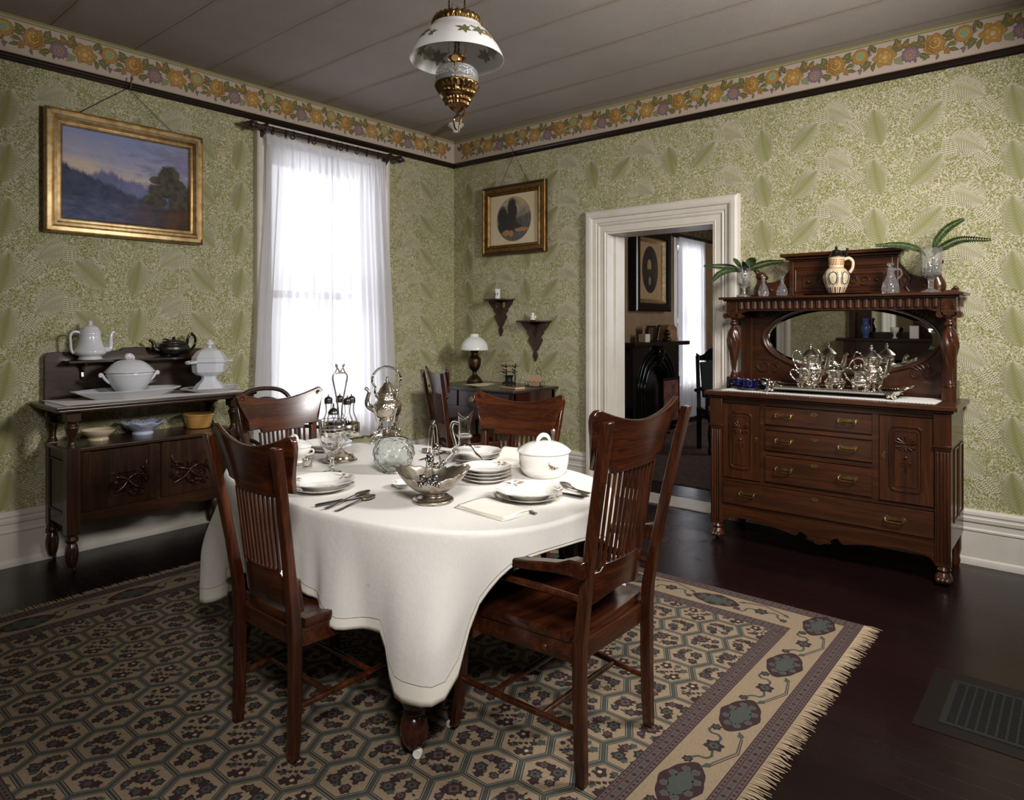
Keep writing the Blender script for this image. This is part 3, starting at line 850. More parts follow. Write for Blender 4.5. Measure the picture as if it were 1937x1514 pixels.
    if arm:
        for sx in (-1,1):
            za=.655
            # arm: broad flat, lower at the front and scrolled block at the post
            mb=MB(); secs=[]
            for t,w,h,z,dx in ((0,.05,.052,za+.012,0),(.10,.05,.05,za+.012,0),(.2,.045,.034,za+.002,.004),(.45,.046,.030,za-.012,.012),(.7,.052,.030,za-.016,.02),(.9,.056,.030,za-.012,.024),(1.0,.04,.026,za-.012,.024)):
                y=lerp(yb(za)-.01,yf-.04,t); x=sx*(xr+.034+dx)
                secs.append([(x-w/2,y,z-h/2),(x+w/2,y,z-h/2),(x+w/2,y,z+h/2),(x-w/2,y,z+h/2)])
            mb.strip(secs); ob('arm',mb,Wh,root,smooth=50,bevel=.006)
            # arm support post with square block at the seat
            mb=MB(); x=sx*(xf+.022); y=yf-.075
            mb.lathe([(.016,.475),(.021,.50),(.018,.53),(.022,.56),(.017,.575),(.023,.61),(.018,.625),(.02,.635)],16,c=(x,y,0))
            mb.box(x-.022,x+.022,y-.022,y+.022,.36,.478)
            ob('arm_post',mb,Wv,root,smooth=45,bevel=.003)
            d=MB(); d.lathe([(.0001,.003),(.006,.003),(.009,.0)],14,M=T(x+sx*.022,y,.43)@R(sx*pi/2,'Y')); ob('peg',d,Wv,root); d=MB(); d.lathe([(.0001,.003),(.009,.003),(.012,0)],14,M=T(sx*(xr+.02),lerp(fy,yf,.25),.385)@R(sx*pi/2,'Y')); ob('peg',d,Wv,root)
            mb=MB(); mb.tube([(sx*(xr+.014),yb(.56)+.012,.565),(sx*(xr+.02),fy+.12,.568),(sx*(xf+.015),yf-.09,.575)],[.010,.013,.010],10); ob('side_rail',mb,Wv,root)
    return root
M['armoak_z']=wood('dark red oak upright',rgb(18,7,4),rgb(46,20,9),rgb(74,37,16),'z',.24,24)
M['armoak_x']=wood('dark red oak across',rgb(17,7,4),rgb(42,17,8),rgb(70,33,14),'x',.24,24)
chA=make_chair()
D.objects
GCH='spindle-back dining chairs'
chA['group']=GCH
chB=dup(chA,(1.80,-2.815,.009),radians(-90),'dark oak spindle-back chair at the window end of the table facing the room',GCH)
chC=dup(chA,(2.637,-2.397,.009),radians(192.9),'dark oak spindle-back chair on the far side of the table behind the covered dish',GCH)
chE=dup(chA,(.857,-.715,0),radians(-23.2),'dark oak spindle-back chair pulled up to the writing desk in the corner',GCH)
chA.location=(2.652,-3.335,.009)
chD=make_chair(True); chD.location=(3.368,-2.864,.009); chD.rotation_euler=(0,0,radians(90))
chD['group']=GCH

# ------------------------------------------------------------------ dining table and cloth
TC=Vector((2.54,-2.835)); TA,TB=.885,.56; TZ=.752; TN=2.7
def sup(a,A=TA,B=TB,n=TN):
    c,s=cos(a),sin(a)
    k=(abs(c)/A)**n+(abs(s)/B)**n
    r=k**(-1/n)
    return r*c,r*s
tab=thing('dining_table','extension dining table on turned legs hidden under the long white cloth','table',(TC.x,TC.y,0))
mb=MB(); pl=[sup(TAU*k/72) for k in range(72)]
mb.prism(pl,TZ-.03,TZ-.002); ob('tabletop',mb,M['mahog'],tab,smooth=30,bevel=.006)
mb=MB()
lx,ly=.55,.452
for a,b in (((-lx,-ly),(lx,-ly)),((-lx,ly),(lx,ly)),((-lx,-ly),(-lx,ly)),((lx,-ly),(lx,ly))): mb.bar((a[0],a[1],TZ-.085),(b[0],b[1],TZ-.085),.025,.11)
ob('apron',mb,M['mahog'],tab,smooth=0)
LEG=[(.022,.035),(.034,.05),(.044,.075),(.046,.10),(.041,.13),(.03,.142),(.036,.148),(.036,.156),(.031,.162),(.044,.19),(.052,.225),(.05,.265),(.036,.30),(.030,.306),(.044,.312),(.046,.325),(.040,.335),(.034,.342),(.042,.35),(.038,.36),(.041,.372),(.045,.52),(.047,.58),(.05,.60),(.05,.612)]
for sx in (-1,1):
    for sy in (-1,1):
        x,y=sx*lx,sy*ly
        mb=MB(); mb.lathe(LEG,24,c=(x,y,0),fn=lambda a,r,z:(r*(1+(.045*abs(sin(5*a)) if .372<z<.585 else 0)),z)); mb.box(x-.038,x+.038,y-.038,y+.038,.61,TZ-.03)
        lg=ob('leg',mb,M['mahog_z'],tab,smooth=45)
        c=MB(); c.tube([(x,y,.04),(x+.004,y,.026),(x+.016,y+.0,.022)],.008,8); ob('caster_horn',c,M['iron'],lg)
        c=MB(); Mx=T(x+.02,y-.002,.0245)@R(pi/2,'X')@R(.5,'Y'); c.lathe([(.008,-.009),(.014,-.010),(.0155,-.006),(.0155,.006),(.014,.010),(.008,.009)],18,M=Mx); ob('caster',c,M['porcelain'],lg,smooth=50)
def m_cloth():
    t=NT('white damask linen'); v=t.obj()
    wv=t.noise(t.obj(scale=(1,14,1)),60,2); wh=t.noise(t.obj(scale=(14,1,14)),60,2)
    n=t.noise(v,3,3)
    h=t.math('ADD',wv,wh)
    c=t.ramp(t.math('MULTIPLY',h,.5),[(.35,rgb(210,205,199)),(.65,rgb(222,218,212))])
    spots=t.math('GREATER_THAN',t.math('SUBTRACT',.035,t.voro(v,4.2)),.0)
    c=t.mix(t.math('MULTIPLY',spots,.35),c,rgb(176,158,120))
    t.set(Base_Color=c,Roughness=.78,Sheen_Weight=.15)
    t.bump(t.math('MULTIPLY_ADD',t.noise(v,14,3),.9,t.math('MULTIPLY',h,.25)),.25,.006)
    return t.mat
M['cloth']=m_cloth()
M['hem']=plain('white linen hem',rgb(226,220,208),.75)
M['stitch']=plain('grey hem stitching',rgb(150,144,134),.8)
def tablecloth():
    mb=MB(); nu,nv=180,26
    rows=[]
    A=[TAU*k/nu for k in range(nu)]
    def over(a):
        """overhang length measured down from the edge"""
        dg=math.degrees(a)%360
        def bell(c,w,p=2): 
            d=abs((dg-c+180)%360-180); return exp(-(d/w)**p)
        b=.335
        b+=.05*bell(300,18)+.185*bell(323,8.5,6)+.26*bell(213,16)+.2*bell(148,17)+.2*bell(32,17)
        b-=.235*bell(356,22,6)+.042*bell(276,20,4)+.05*bell(82,26,4)+.05*bell(178,26,4)
        return b
    def pos(a,s):
        L=over(a)
        ex,ey=sup(a); e=Vector((ex,ey)); da=.01
        t=(Vector(sup(a+da))-Vector(sup(a-da))).normalized(); nrm=Vector((t.y,-t.x))
        if s<=0:
            k=1+s
            p=e*k; return (p.x,p.y,TZ+.0035)
        d=s*L
        r0=.016
        # rounded edge then hang
        if d<r0*pi/2:
            q=d/r0; out=r0*sin(q); dz=r0*(1-cos(q))
        else:
            out=r0; dz=r0+(d-r0*pi/2)
        f=smoothstep(.02,.40,d)
        dg=math.degrees(a)%360
        def bell(c,w): 
            dd=abs((dg-c+180)%360-180); return exp(-(dd/w)**2)
        # big folds: corner cones fall outwards, small waves between
        wave=.016*sin(a*11+.7)+.008*sin(a*23+2.1)+.004*sin(a*41)
        fold=.06*bell(322,8)-.035*bell(309,6)-.07*bell(334,6)+.10*bell(212,7)-.03*bell(200,6)-.03*bell(224,6)+.06*bell(148,8)+.06*bell(32,8)
        o=out+f*(wave+fold)+.03*f*d-.02*bell(0,16)*f
        o+= .0
        p=e+nrm*o
        # slide the near corner fold towards the camera side
        sl=.0*f*bell(313,10)-.03*f*bell(213,12)
        p=p+t*sl
        z=TZ+.0035-dz*(1-.02*f)
        z+=.004*f*sin(a*17+d*30)
        return (p.x,p.y,z)
    ss=[-1,-.97,-.6,-.3,-.12,-.05,-.02,0]+[ .012*k for k in range(1,5)]+[.05+.95*(k/nv) for k in range(1,nv+1)]
    rings=[]
    hemi=None
    for i,s in enumerate(ss):
        if s==-1: s=-.995
        rings.append([pos(a,s) for a in A])
    n=nu
    vs=[p for r in rings for p in r]; fs=[]; ms=[]
    for i in range(len(rings)-1):
        mi=0
        sm=(ss[i]+ss[i+1])/2
        if sm>.885: mi=1
        for j in range(n):
            k=(j+1)%n; fs.append((i*n+j,(i+1)*n+j,(i+1)*n+k,i*n+k)); ms.append(mi)
    fs.append(tuple(range(n))); ms.append(0)
    mb.v=vs; mb.f=fs; mb.m=ms
    o=ob('tablecloth',mb,[M['cloth'],M['hem']],None,(TC.x,TC.y,0),smooth=180,fixn=True)
    md=o.modifiers.new('cloth thickness','SOLIDIFY'); md.thickness=.0016; md.offset=-1
    props(o,'white damask cloth spread over the dining table with one long corner hanging in front','tablecloth')
    # stitched line above the hem, part of the cloth
    st=MB(); pts=[]
    for a in A:
        p=Vector(pos(a,.885)); c=Vector((0,0,p.z)); q=p+(p-c).normalized()*.0012; pts.append(tuple(q))
    st.tube(pts,.0009,4,closed=True); ob('hem_stitching',st,M['stitch'],o)
    return o
tablecloth()
CZ=TZ+.0045
# ------------------------------------------------------------------ sideboard (origin: floor, centre of its back)
def scroll(mb,c,P,r0,turns,dirn,w,th,mi=0,n=26):
    """carved volute as a raised tube; P maps (a,b,h)"""
    pts=[]; rr=[]
    for i in range(n+1):
        t=i/n; a=dirn*turns*TAU*t; r=r0*(1-t)**.8+.002
        pts.append(P(c[0]+cos(a+c[2])*r,c[1]+sin(a+c[2])*r,th*.5)); rr.append(w*(1-.55*t))
    mb.tube(pts,rr,6,mi)
def scallop(mb,P,u,w,r,n,th,up=1):
    for k in range(n):
        a=pi*(k+.5)/n
        p=P(u,w,th*.3); q=P(u+cos(a)*r,w+up*sin(a)*r*.8,th*.6)
        mb.tube([p,tuple(Vector(p).lerp(Vector(q),.6)),q],[r*.03,r*.10,r*.11],6)
def panel_frame(mb,P,x0,x1,z0,z1,w,th,r=0.012):
    """raised bead round a panel"""
    pts=[P(a+(x0+x1)/2,b+(z0+z1)/2,th) for a,b in rrect(x1-x0,z1-z0,r,4)]
    mb.tube(pts,w,6,closed=True)
def pull(parent,P,u,w):
    """bail handle: back plate, two posts and a drop"""
    mb=MB(); 
    out=[]
    for k in range(40):
        a=TAU*k/40; rx=.058*(1+.0*cos(2*a)); 
        x=cos(a)*.058; z=sin(a)*(.0095+.012*smoothstep(.45,.75,abs(cos(a))))
        out.append((x,z))
    n=len(out)
    mb.add([P(u+a,w+b,.0) for a,b in out]+[P(u+a,w+b,.004) for a,b in out],[tuple(range(n)),tuple(range(2*n-1,n-1,-1))]+[(i,(i+1)%n,n+(i+1)%n,n+i) for i in range(n)])
    pl=ob('drawer_pull',mb,M['brass_pull'],parent,smooth=40)
    h=MB(); h.tube([P(u-.045,w+.003,.012),P(u-.046,w-.012,.018),P(u-.03,w-.018,.022),P(u,w-.017,.023),P(u+.03,w-.018,.022),P(u+.046,w-.012,.018),P(u+.045,w+.003,.012)],.0042,8)
    for s in (-1,1):
        h.tube([P(u+s*.045,w+.003,.002),P(u+s*.045,w+.003,.014)],.005,10)
    ob('bail',h,M['brass'],pl)
def keyhole(parent,P,u,w,s=1):
    mb=MB(); out=[(cos(TAU*k/24)*.020*s*(1+.15*cos(4*TAU*k/24)),sin(TAU*k/24)*.012*s*(1+.12*cos(6*TAU*k/24))) for k in range(24)]; n=24
    mb.add([P(u+a,w+b,.0) for a,b in out]+[P(u+a,w+b,.003) for a,b in out],[tuple(range(n)),tuple(range(2*n-1,n-1,-1))]+[(i,(i+1)%n,n+(i+1)%n,n+i) for i in range(n)])
    e=ob('keyhole_plate',mb,M['brass_pull'],parent,smooth=40)
    k=MB(); k.tube([P(u,w+.003,.0025),P(u,w+.003,.0036)],.003,8); k.tube([P(u,w+.003,.003),P(u,w-.006,.003)],.0013,6); ob('keyhole',k,M['candle'],e)
def paw(mb,x,y,s=1,sy=-1):
    """carved claw foot"""
    mb.lathe([(.030,.10),(.036,.085),(.030,.07),(.040,.05),(.044,.03),(.036,.018)],16,c=(x,y,0))
    for k in (-1,0,1):
        mb.ball((x+k*.02,y+sy*.03,.032),.017,10,6,sc=(1,1.4,1))
def sideboard():
    X0,X1=2.87,4.20; cx=(X0+X1)/2; Dp=.46; yb=-.04
    root=thing('sideboard','carved golden oak sideboard with oval mirror back standing right of the doorway','sideboard',(cx,yb,0))
    W=X1-X0; hw=W/2; OX,OZ=M['oak_x'],M['oak_z']
    fy=-Dp
    def P(u,w,h): return (u,fy-h,w)
    # carcass
    mb=MB(); mb.box(-hw+.03,hw-.03,fy+.012,0,.20,.90)
    ob('carcass',mb,OX,root,smooth=0)
    # side panels with two sunk fields
    for s in (-1,1):
        mb=MB(); x=s*(hw-.014)
        mb.box(min(x,x+s*.014)-.0,max(x,x+s*.014),fy+.01,0,.19,.91)
        for y0,y1 in ((fy+.08,fy+.235),(fy+.265,fy+.42)):
            xx=x+s*.014
            for a,b,c,d in ((y0,y0+.012,.32,.72),(y1-.012,y1,.32,.72),(y0,y1,.32,.332),(y0,y1,.708,.72)): mb.box(min(xx,xx+s*.006),max(xx,xx+s*.006),a,b,c,d)
        ob('side_panel',mb,OZ,root,smooth=0,bevel=.002)
    # front posts: plain block above, reeded shaft below
    for s in (-1,1):
        mb=MB(); x=s*(hw-.037)
        mb.box(x-.037,x+.037,fy-.018,fy+.02,.10,.915); mb.box(x-.041,x+.041,fy-.026,fy,.748,.914); mb.box(x-.044,x+.044,fy-.03,fy,.735,.748); mb.box(x-.040,x+.040,fy-.024,fy,.722,.735)
        for k in range(4): mb.tube([(x-.024+.016*k,fy-.019,.13),(x-.024+.016*k,fy-.019,.71)],.006,6)
        ob('front_post',mb,OZ,root,smooth=30,bevel=.002)
        f=MB(); paw(f,x,fy+.01); ft=ob('claw_foot',f,OZ,root)
        c=MB(); c.lathe([(.008,-.007),(.016,-.006),(.018,0),(.016,.006),(.008,.007)],14,M=T(x,fy+.0,.0175)@R(pi/2,'Y')); ob('caster',c,M['iron'],ft)
        f=MB(); f.lathe([(.022,0.002),(.03,.03),(.026,.06),(.034,.10),(.034,.2)],14,c=(x,-.05,0)); ob('rear_foot',f,OZ,root)
    # rails between drawers
    u0,u1=-hw+.074,hw-.074
    mb=MB()
    mb.box(u0,u1,fy-.002,fy+.02,.886,.915); mb.box(u0,u1,fy-.002,fy+.02,.385,.402); mb.box(u0,u1,fy-.002,fy+.02,.215,.235)
    ob('rail',mb,OX,root,smooth=0,bevel=.001)
    # drawers in the middle
    a,b=-.315,.285
    for z0,z1 in ((.765,.884),(.605,.735),(.41,.58)):
        mb=MB(); mb.box(a,b,fy-.012,fy+.01,z0+.006,z1-.004); 
        d=ob('drawer',mb,OX,root,smooth=0,bevel=.003)
        zz=(z0+z1)/2+.012
        pull(d,lambda u,w,h:(u,fy-.012-h,w),a+.115,zz); pull(d,lambda u,w,h:(u,fy-.012-h,w),b-.125,zz); keyhole(d,lambda u,w,h:(u,fy-.012-h,w),(a+b)/2-.01,z1-.03)
    mb=MB()
    for z in (.748,.592): mb.box(a,b,fy-.004,fy+.01,z-.012,z+.012)
    mb.box(a-.035,a,fy-.004,fy+.01,.402,.886); mb.box(b,b+.035,fy-.004,fy+.01,.402,.886)
    ob('divider',mb,OX,root,smooth=0,bevel=.001)
    # doors with carved panels
    for da,db,kx,mir in ((u0+.004,a-.037,a-.06,1),(b+.037,u1-.004,b+.06,-1)):
        mb=MB(); mb.box(da,db,fy-.010,fy+.01,.408,.882)
        dr=ob('door',mb,OZ,root,smooth=0,bevel=.003)
        p=MB(); Q=lambda u,w,h:(u,fy-.010-h,w)
        m=(da+db)/2; pw=(db-da)*.29
        panel_frame(p,Q,m-pw,m+pw,.475,.83,.006,.002,.03); panel_frame(p,Q,m-pw+.02,m+pw-.02,.50,.805,.003,.001,.01)
        scallop(p,Q,m,.735,.052,7,.008); scallop(p,Q,m,.722,.05,5,.006,-.6)
        p.ball(Q(m,.66,.004),.009,8,6); p.tube([Q(m,.655,.002),Q(m,.61,.003),Q(m,.575,.002)],[.004,.006,.002],6); scroll(p,(m-.014,.62,0),Q,.014,1,1,.003,.005); scroll(p,(m+.014,.62,pi),Q,.014,1,-1,.003,.005)
        ob('carving',p,OZ,dr,smooth=60)
        k=MB(); k.lathe([(.0001,.004),(.012,.004),(.014,0)],14,M=T(*Q(kx,.66,0))@R(pi/2,'X')@Matrix.Diagonal((1,1.7,1,1))); k2=ob('keyhole_plate',k,M['brass'],dr)
    # long bottom drawer
    mb=MB(); mb.box(u0+.004,u1-.004,fy-.012,fy+.01,.240,.382)
    d=ob('drawer',mb,OX,root,smooth=0,bevel=.003)
    Q=lambda u,w,h:(u,fy-.012-h,w)
    pull(d,Q,u0+.165,.322); pull(d,Q,u1-.19,.315); keyhole(d,Q,-.02,.35)
    # shaped apron
    out=[(u0,.215),(u0,.105)]
    ap=[(-1,.105),(-.95,.14),(-.8,.158),(-.55,.150),(-.32,.128),(-.22,.118),(-.17,.150),(-.1,.118),(0,.088),(.1,.118),(.17,.150),(.22,.118),(.32,.128),(.55,.150),(.8,.158),(.95,.14),(1,.105)]
    sp=spline([(p[0]*u1,p[1],0) for p in ap],64)
    out=[(u0,.216)]+[(p[0],p[1]) for p in sp]+[(u1,.216)]
    mb=MB(); mb.prism(out,fy-.012,fy+.008,plane='xz'); ob('apron',mb,OX,root,smooth=20)
    mb=MB()
    for k in range(9):
        a_=pi*(k+.5)/9; mb.tube([(0,fy-.013,.128),(cos(a_)*.075,fy-.014,.128+0-.02*sin(a_)-.012)],[.002,.003],6)
    ob('apron_carving',mb,OX,root)
    # top with stepped moulding
    mb=MB()
    for dx,dy,z0,z1 in ((.0,.0,.905,.918),(.014,.014,.918,.932),(.032,.032,.932,.96)):
        mb.box(-hw-dx,hw+dx,fy-.018-dy,.0,z0,z1)
    ob('worktop',mb,OX,root,smooth=0,bevel=.006,bseg=3)
    # ---- mirror back
    gy=-.235                                  # front plane of the columns
    mb=MB()
    # back board with an oval hole
    n=64; ex,ez,ecx,ecz=.505,.212,.035,1.298
    z0,z1=.96,1.535; bx=hw-.10
    inn=[(ecx+ex*cos(TAU*k/n),ecz+ez*sin(TAU*k/n)) for k in range(n)]
    outp=[]
    for k in range(n):
        a=TAU*k/n; c,s=cos(a)/ (bx),sin(a)/((z1-z0)/2)
        m=1/max(abs(c),abs(s)); outp.append((m*cos(a),(z0+z1)/2+m*sin(a)))
    vs=[(a,-.03,b) for a,b in outp]+[(a,-.03,b) for a,b in inn]+[(a,-.015,b) for a,b in inn]
    mb.add(vs,[(k,(k+1)%n,n+(k+1)%n,n+k) for k in range(n)]+[(n+k,n+(k+1)%n,2*n+(k+1)%n,2*n+k) for k in range(n)])
    mb.box(-bx,bx,-.013,-.002,z0,z1)
    bb=ob('back_board',mb,OX,root,smooth=40)
    c=MB(); Q=lambda u,w,h:(u,-.03-h,w)
    c.tube([Q(ecx+(ex+.012)*cos(TAU*k/n),ecz+(ez+.012)*sin(TAU*k/n),.004) for k in range(n)],.011,8,closed=True)
    for sx in (-1,1):
        for sz in (-1,1):
            u=ecx*.3+sx*.49; w=ecz+sz*.19
            scroll(c,(u,w,0 if sx>0 else pi),Q,.045,1.2,sx*sz,.008,.006); scroll(c,(u-sx*.07,w+sz*.02,1.5),Q,.03,1,-sx*sz,.006,.006)
            for k in range(4):
                c.tube([Q(u-sx*.02*k,w-sz*.01,.002),Q(u-sx*(.03*k+.01),w-sz*(.045-.006*k),.006),Q(u-sx*(.03*k+.03),w-sz*(.05-.006*k),.002)],[.003,.007,.002],6)
    ob('frame_carving',c,OZ,bb,smooth=60)
    m=MB(); vs=[]; 
    # bevelled mirror glass
    r2=[(ecx+(ex-.026)*cos(TAU*k/n),ecz+(ez-.026)*sin(TAU*k/n)) for k in range(n)]
    vs=[(a,-.018,b) for a,b in inn]+[(a,-.0225,b) for a,b in r2]
    m.add(vs,[(k,(k+1)%n,n+(k+1)%n,n+k) for k in range(n)]+[tuple(range(2*n-1,n-1,-1))])
    mirror=plain('mirror glass',(.86,.88,.86,1),.015,1.0)
    ob('mirror',m,mirror,root,smooth=0)
    # sides of the back
    for s in (-1,1):
        mb=MB(); x=s*(hw-.03); 
        mb.box(min(x,x-s*.075),max(x,x-s*.075),-.04,0,.96,1.54)
        mb.box(x-.012,x+.012,-.13,-.0,.96,1.06); mb.box(x-.012,x+.012,-.13,0,1.46,1.54)
        ob('side_stile',mb,OZ,root,smooth=0,bevel=.002)
        # turned column: block, swelling twist, small capital
        xc=s*(hw-.042); col=MB()
        col.box(xc-.036,xc+.036,gy+.0,gy+.072,.96,1.035)
        yc=gy+.036
        prof_=prof([(.024,1.035),(.026,1.045),(.019,1.052),(.022,1.06),(.015,1.075),(.018,1.12),(.030,1.20),(.043,1.265),(.042,1.30),(.034,1.345),(.019,1.372),(.017,1.38),(.022,1.385),(.028,1.392),(.026,1.402),(.018,1.41),(.018,1.425),(.030,1.435),(.032,1.445)],60)
        col.lathe(prof_,40,c=(xc,yc,0),fn=lambda a,r,z:(r*(1+(.10*sin(7*a+z*46)*smoothstep(1.07,1.11,z)*(1-smoothstep(1.33,1.36,z)))),z))
        col.box(xc-.036,xc+.036,gy,gy+.072,1.445,1.458)
        for q in (-1,1):
            Mx=T(xc+q*.045,yc,1.447)@R(pi/2,'X'); col.lathe([(.018,-.036),(.019,-.03),(.016,0),(.019,.03),(.018,.036)],16,M=Mx)
        ob('column',col,OZ,root,smooth=40)
        b=MB(); b.box(xc-.037,xc+.037,gy-.003,gy+.075,1.458,1.545); bk=ob('corner_block',b,OZ,root,smooth=0,bevel=.002)
        rz=MB(); 
        for k in range(9):
            a_=pi*(k)/8; rz.tube([(xc,gy-.004,1.485),(xc+cos(a_)*.028,gy-.006,1.485+sin(a_)*.042)],[.002,.006],6)
        ob('rosette',rz,OZ,bk)
    # fluted frieze under the top shelf
    mb=MB(); mb.box(-hw+.08,hw-.08,gy+.006,gy+.03,1.478,1.545)
    for s in (-1,1):
        mb.prism([(s*(hw-.08),1.48),(s*(hw-.08),1.445),(s*(hw-.095),1.462),(s*(hw-.14),1.475),(s*(hw-.17),1.48)],gy+.006,gy+.03,plane='xz')
    nfl=26; 
    ob('frieze',mb,OX,root,smooth=20)
    mb=MB()
    for k in range(nfl):
        x=lerp(-hw+.105,hw-.105,k/(nfl-1)); w_=(W-.21)/(nfl-1)*.40
        mb.tube([(x,gy+.006,1.492),(x,gy+.006,1.54)],w_,8)
    ob('flute',mb,OX,root,smooth=60)
    mb=MB(); mb.box(-hw+.0,-hw+.02,gy+.075,0,1.49,1.545); mb.box(hw-.02,hw,gy+.075,0,1.49,1.545)
    for s in (-1,1):
        for k in range(5):
            y=gy+.095+.028*k; mb.box(s*hw-.004,s*hw+.004,y-.005,y+.005,1.495,1.54)
    ob('shelf_end',mb,OX,root,smooth=0,bevel=.001)
    mb=MB(); mb.box(-hw-.012,hw+.012,gy-.022,.0,1.545,1.556); mb.box(-hw-.035,hw+.035,gy-.045,.0,1.556,1.572)
    ob('top_shelf',mb,OX,root,smooth=0,bevel=.005,bseg=3)
    # pediment
    y0_,y1_=-.10,-.03
    mb=MB(); mb.box(-.285,.35,y0_,y1_,1.572,1.80)
    for s,e in ((-1,-.285),(1,.35)):
        mb.box(min(e,e-s*.028),max(e,e-s*.028),y0_-.014,y0_,1.572,1.80)
    mb.box(-.256,.321,y0_-.013,y0_,1.755,1.799); mb.box(-.256,.321,y0_-.010,y0_,1.573,1.595)
    pd=ob('pediment',mb,OX,root,smooth=0,bevel=.003)
    mb=MB()
    for d,z0_,z1_ in ((.0,1.80,1.812),(.02,1.812,1.828),(.045,1.828,1.85)): mb.box(-.285-d,.35+d,y0_-.016-d,y1_,z0_,z1_)
    ob('cornice',mb,OX,pd,smooth=0,bevel=.006,bseg=3)
    c=MB(); Q=lambda u,w,h:(u,y0_-h,w)
    panel_frame(c,Q,-.25,.315,1.602,1.748,.008,.002,.004); panel_frame(c,Q,-.20,.265,1.625,1.705,.004,.002,.004)
    for u in (-.165,.235): c.ball(Q(u,1.665,.006),.012,10,6); 
    for k in range(5):
        u=-.095+.065*k; scroll(c,(u,1.665,k),Q,.028,1.3,(-1)**k,.006,.008)
    ob('pediment_carving',c,OX,pd,smooth=60)
    # scrolled brackets with carved beast heads either side of the pediment
    for s,e in ((-1,-.285),(1,.35)):
        pts=[(e,1.572),(e,1.765),(e+s*.02,1.74),(e+s*.05,1.70),(e+s*.10,1.676),(e+s*.16,1.67),(e+s*.175,1.69),(e+s*.20,1.70),(e+s*.215,1.685),(e+s*.225,1.65),(e+s*.215,1.61),(e+s*.22,1.572)]
        mb=MB(); mb.prism(pts,-.075,-.05,plane='xz')
        bk=ob('scroll_bracket',mb,OX,root,smooth=20,bevel=.003)
        h=MB(); hx=e+s*.19
        # body, neck, head, muzzle, ears
        h.tube(spline([(hx,-.085,1.575),(hx+s*.012,-.088,1.62),(hx,-.092,1.665),(hx-s*.004,-.10,1.70)],10),[.036,.04,.042,.042,.04,.036,.034,.032,.032,.034,.03],12)
        h.ball((hx-s*.004,-.108,1.715),.034,12,8,sc=(1.1,1.1,.9))
        h.tube([(hx-s*.02,-.115,1.71),(hx-s*.045,-.13,1.70),(hx-s*.056,-.135,1.697)],[.022,.017,.010],10)
        for q in (-1,1): h.tube([(hx+s*.014,-.105+q*.02,1.735),(hx+s*.03,-.105+q*.032,1.755),(hx+s*.036,-.105+q*.036,1.765)],[.012,.010,.002],8)
        ob('carved_head',h,OZ,bk,smooth=60)
        c=MB(); Q=lambda u,w,hh:(u,-.075-hh,w)
        scroll(c,(e+s*.045,1.66,0),Q,.034,1.4,s,.007,.006); c.tube(spline([Q(e+s*.03,1.695,.004),Q(e+s*.055,1.66,.006),Q(e+s*.035,1.62,.006),Q(e+s*.05,1.59,.004)],12),.008,8); c.ball(Q(e+s*.13,1.62,.004),.012,10,6)
        ob('bracket_carving',c,OZ,bk,smooth=60)
    mb=MB(); mb.box(-hw+.02,hw-.01,-.10,-.02,1.572,1.59); 
    mb.tube([(hw-.05,-.06,1.59),(hw-.03,-.06,1.605),(hw-.015,-.06,1.592)],[.008,.014,.008],8)
    ob('gallery_rail',mb,OX,root,smooth=0,bevel=.003)
    return root
SB=sideboard()

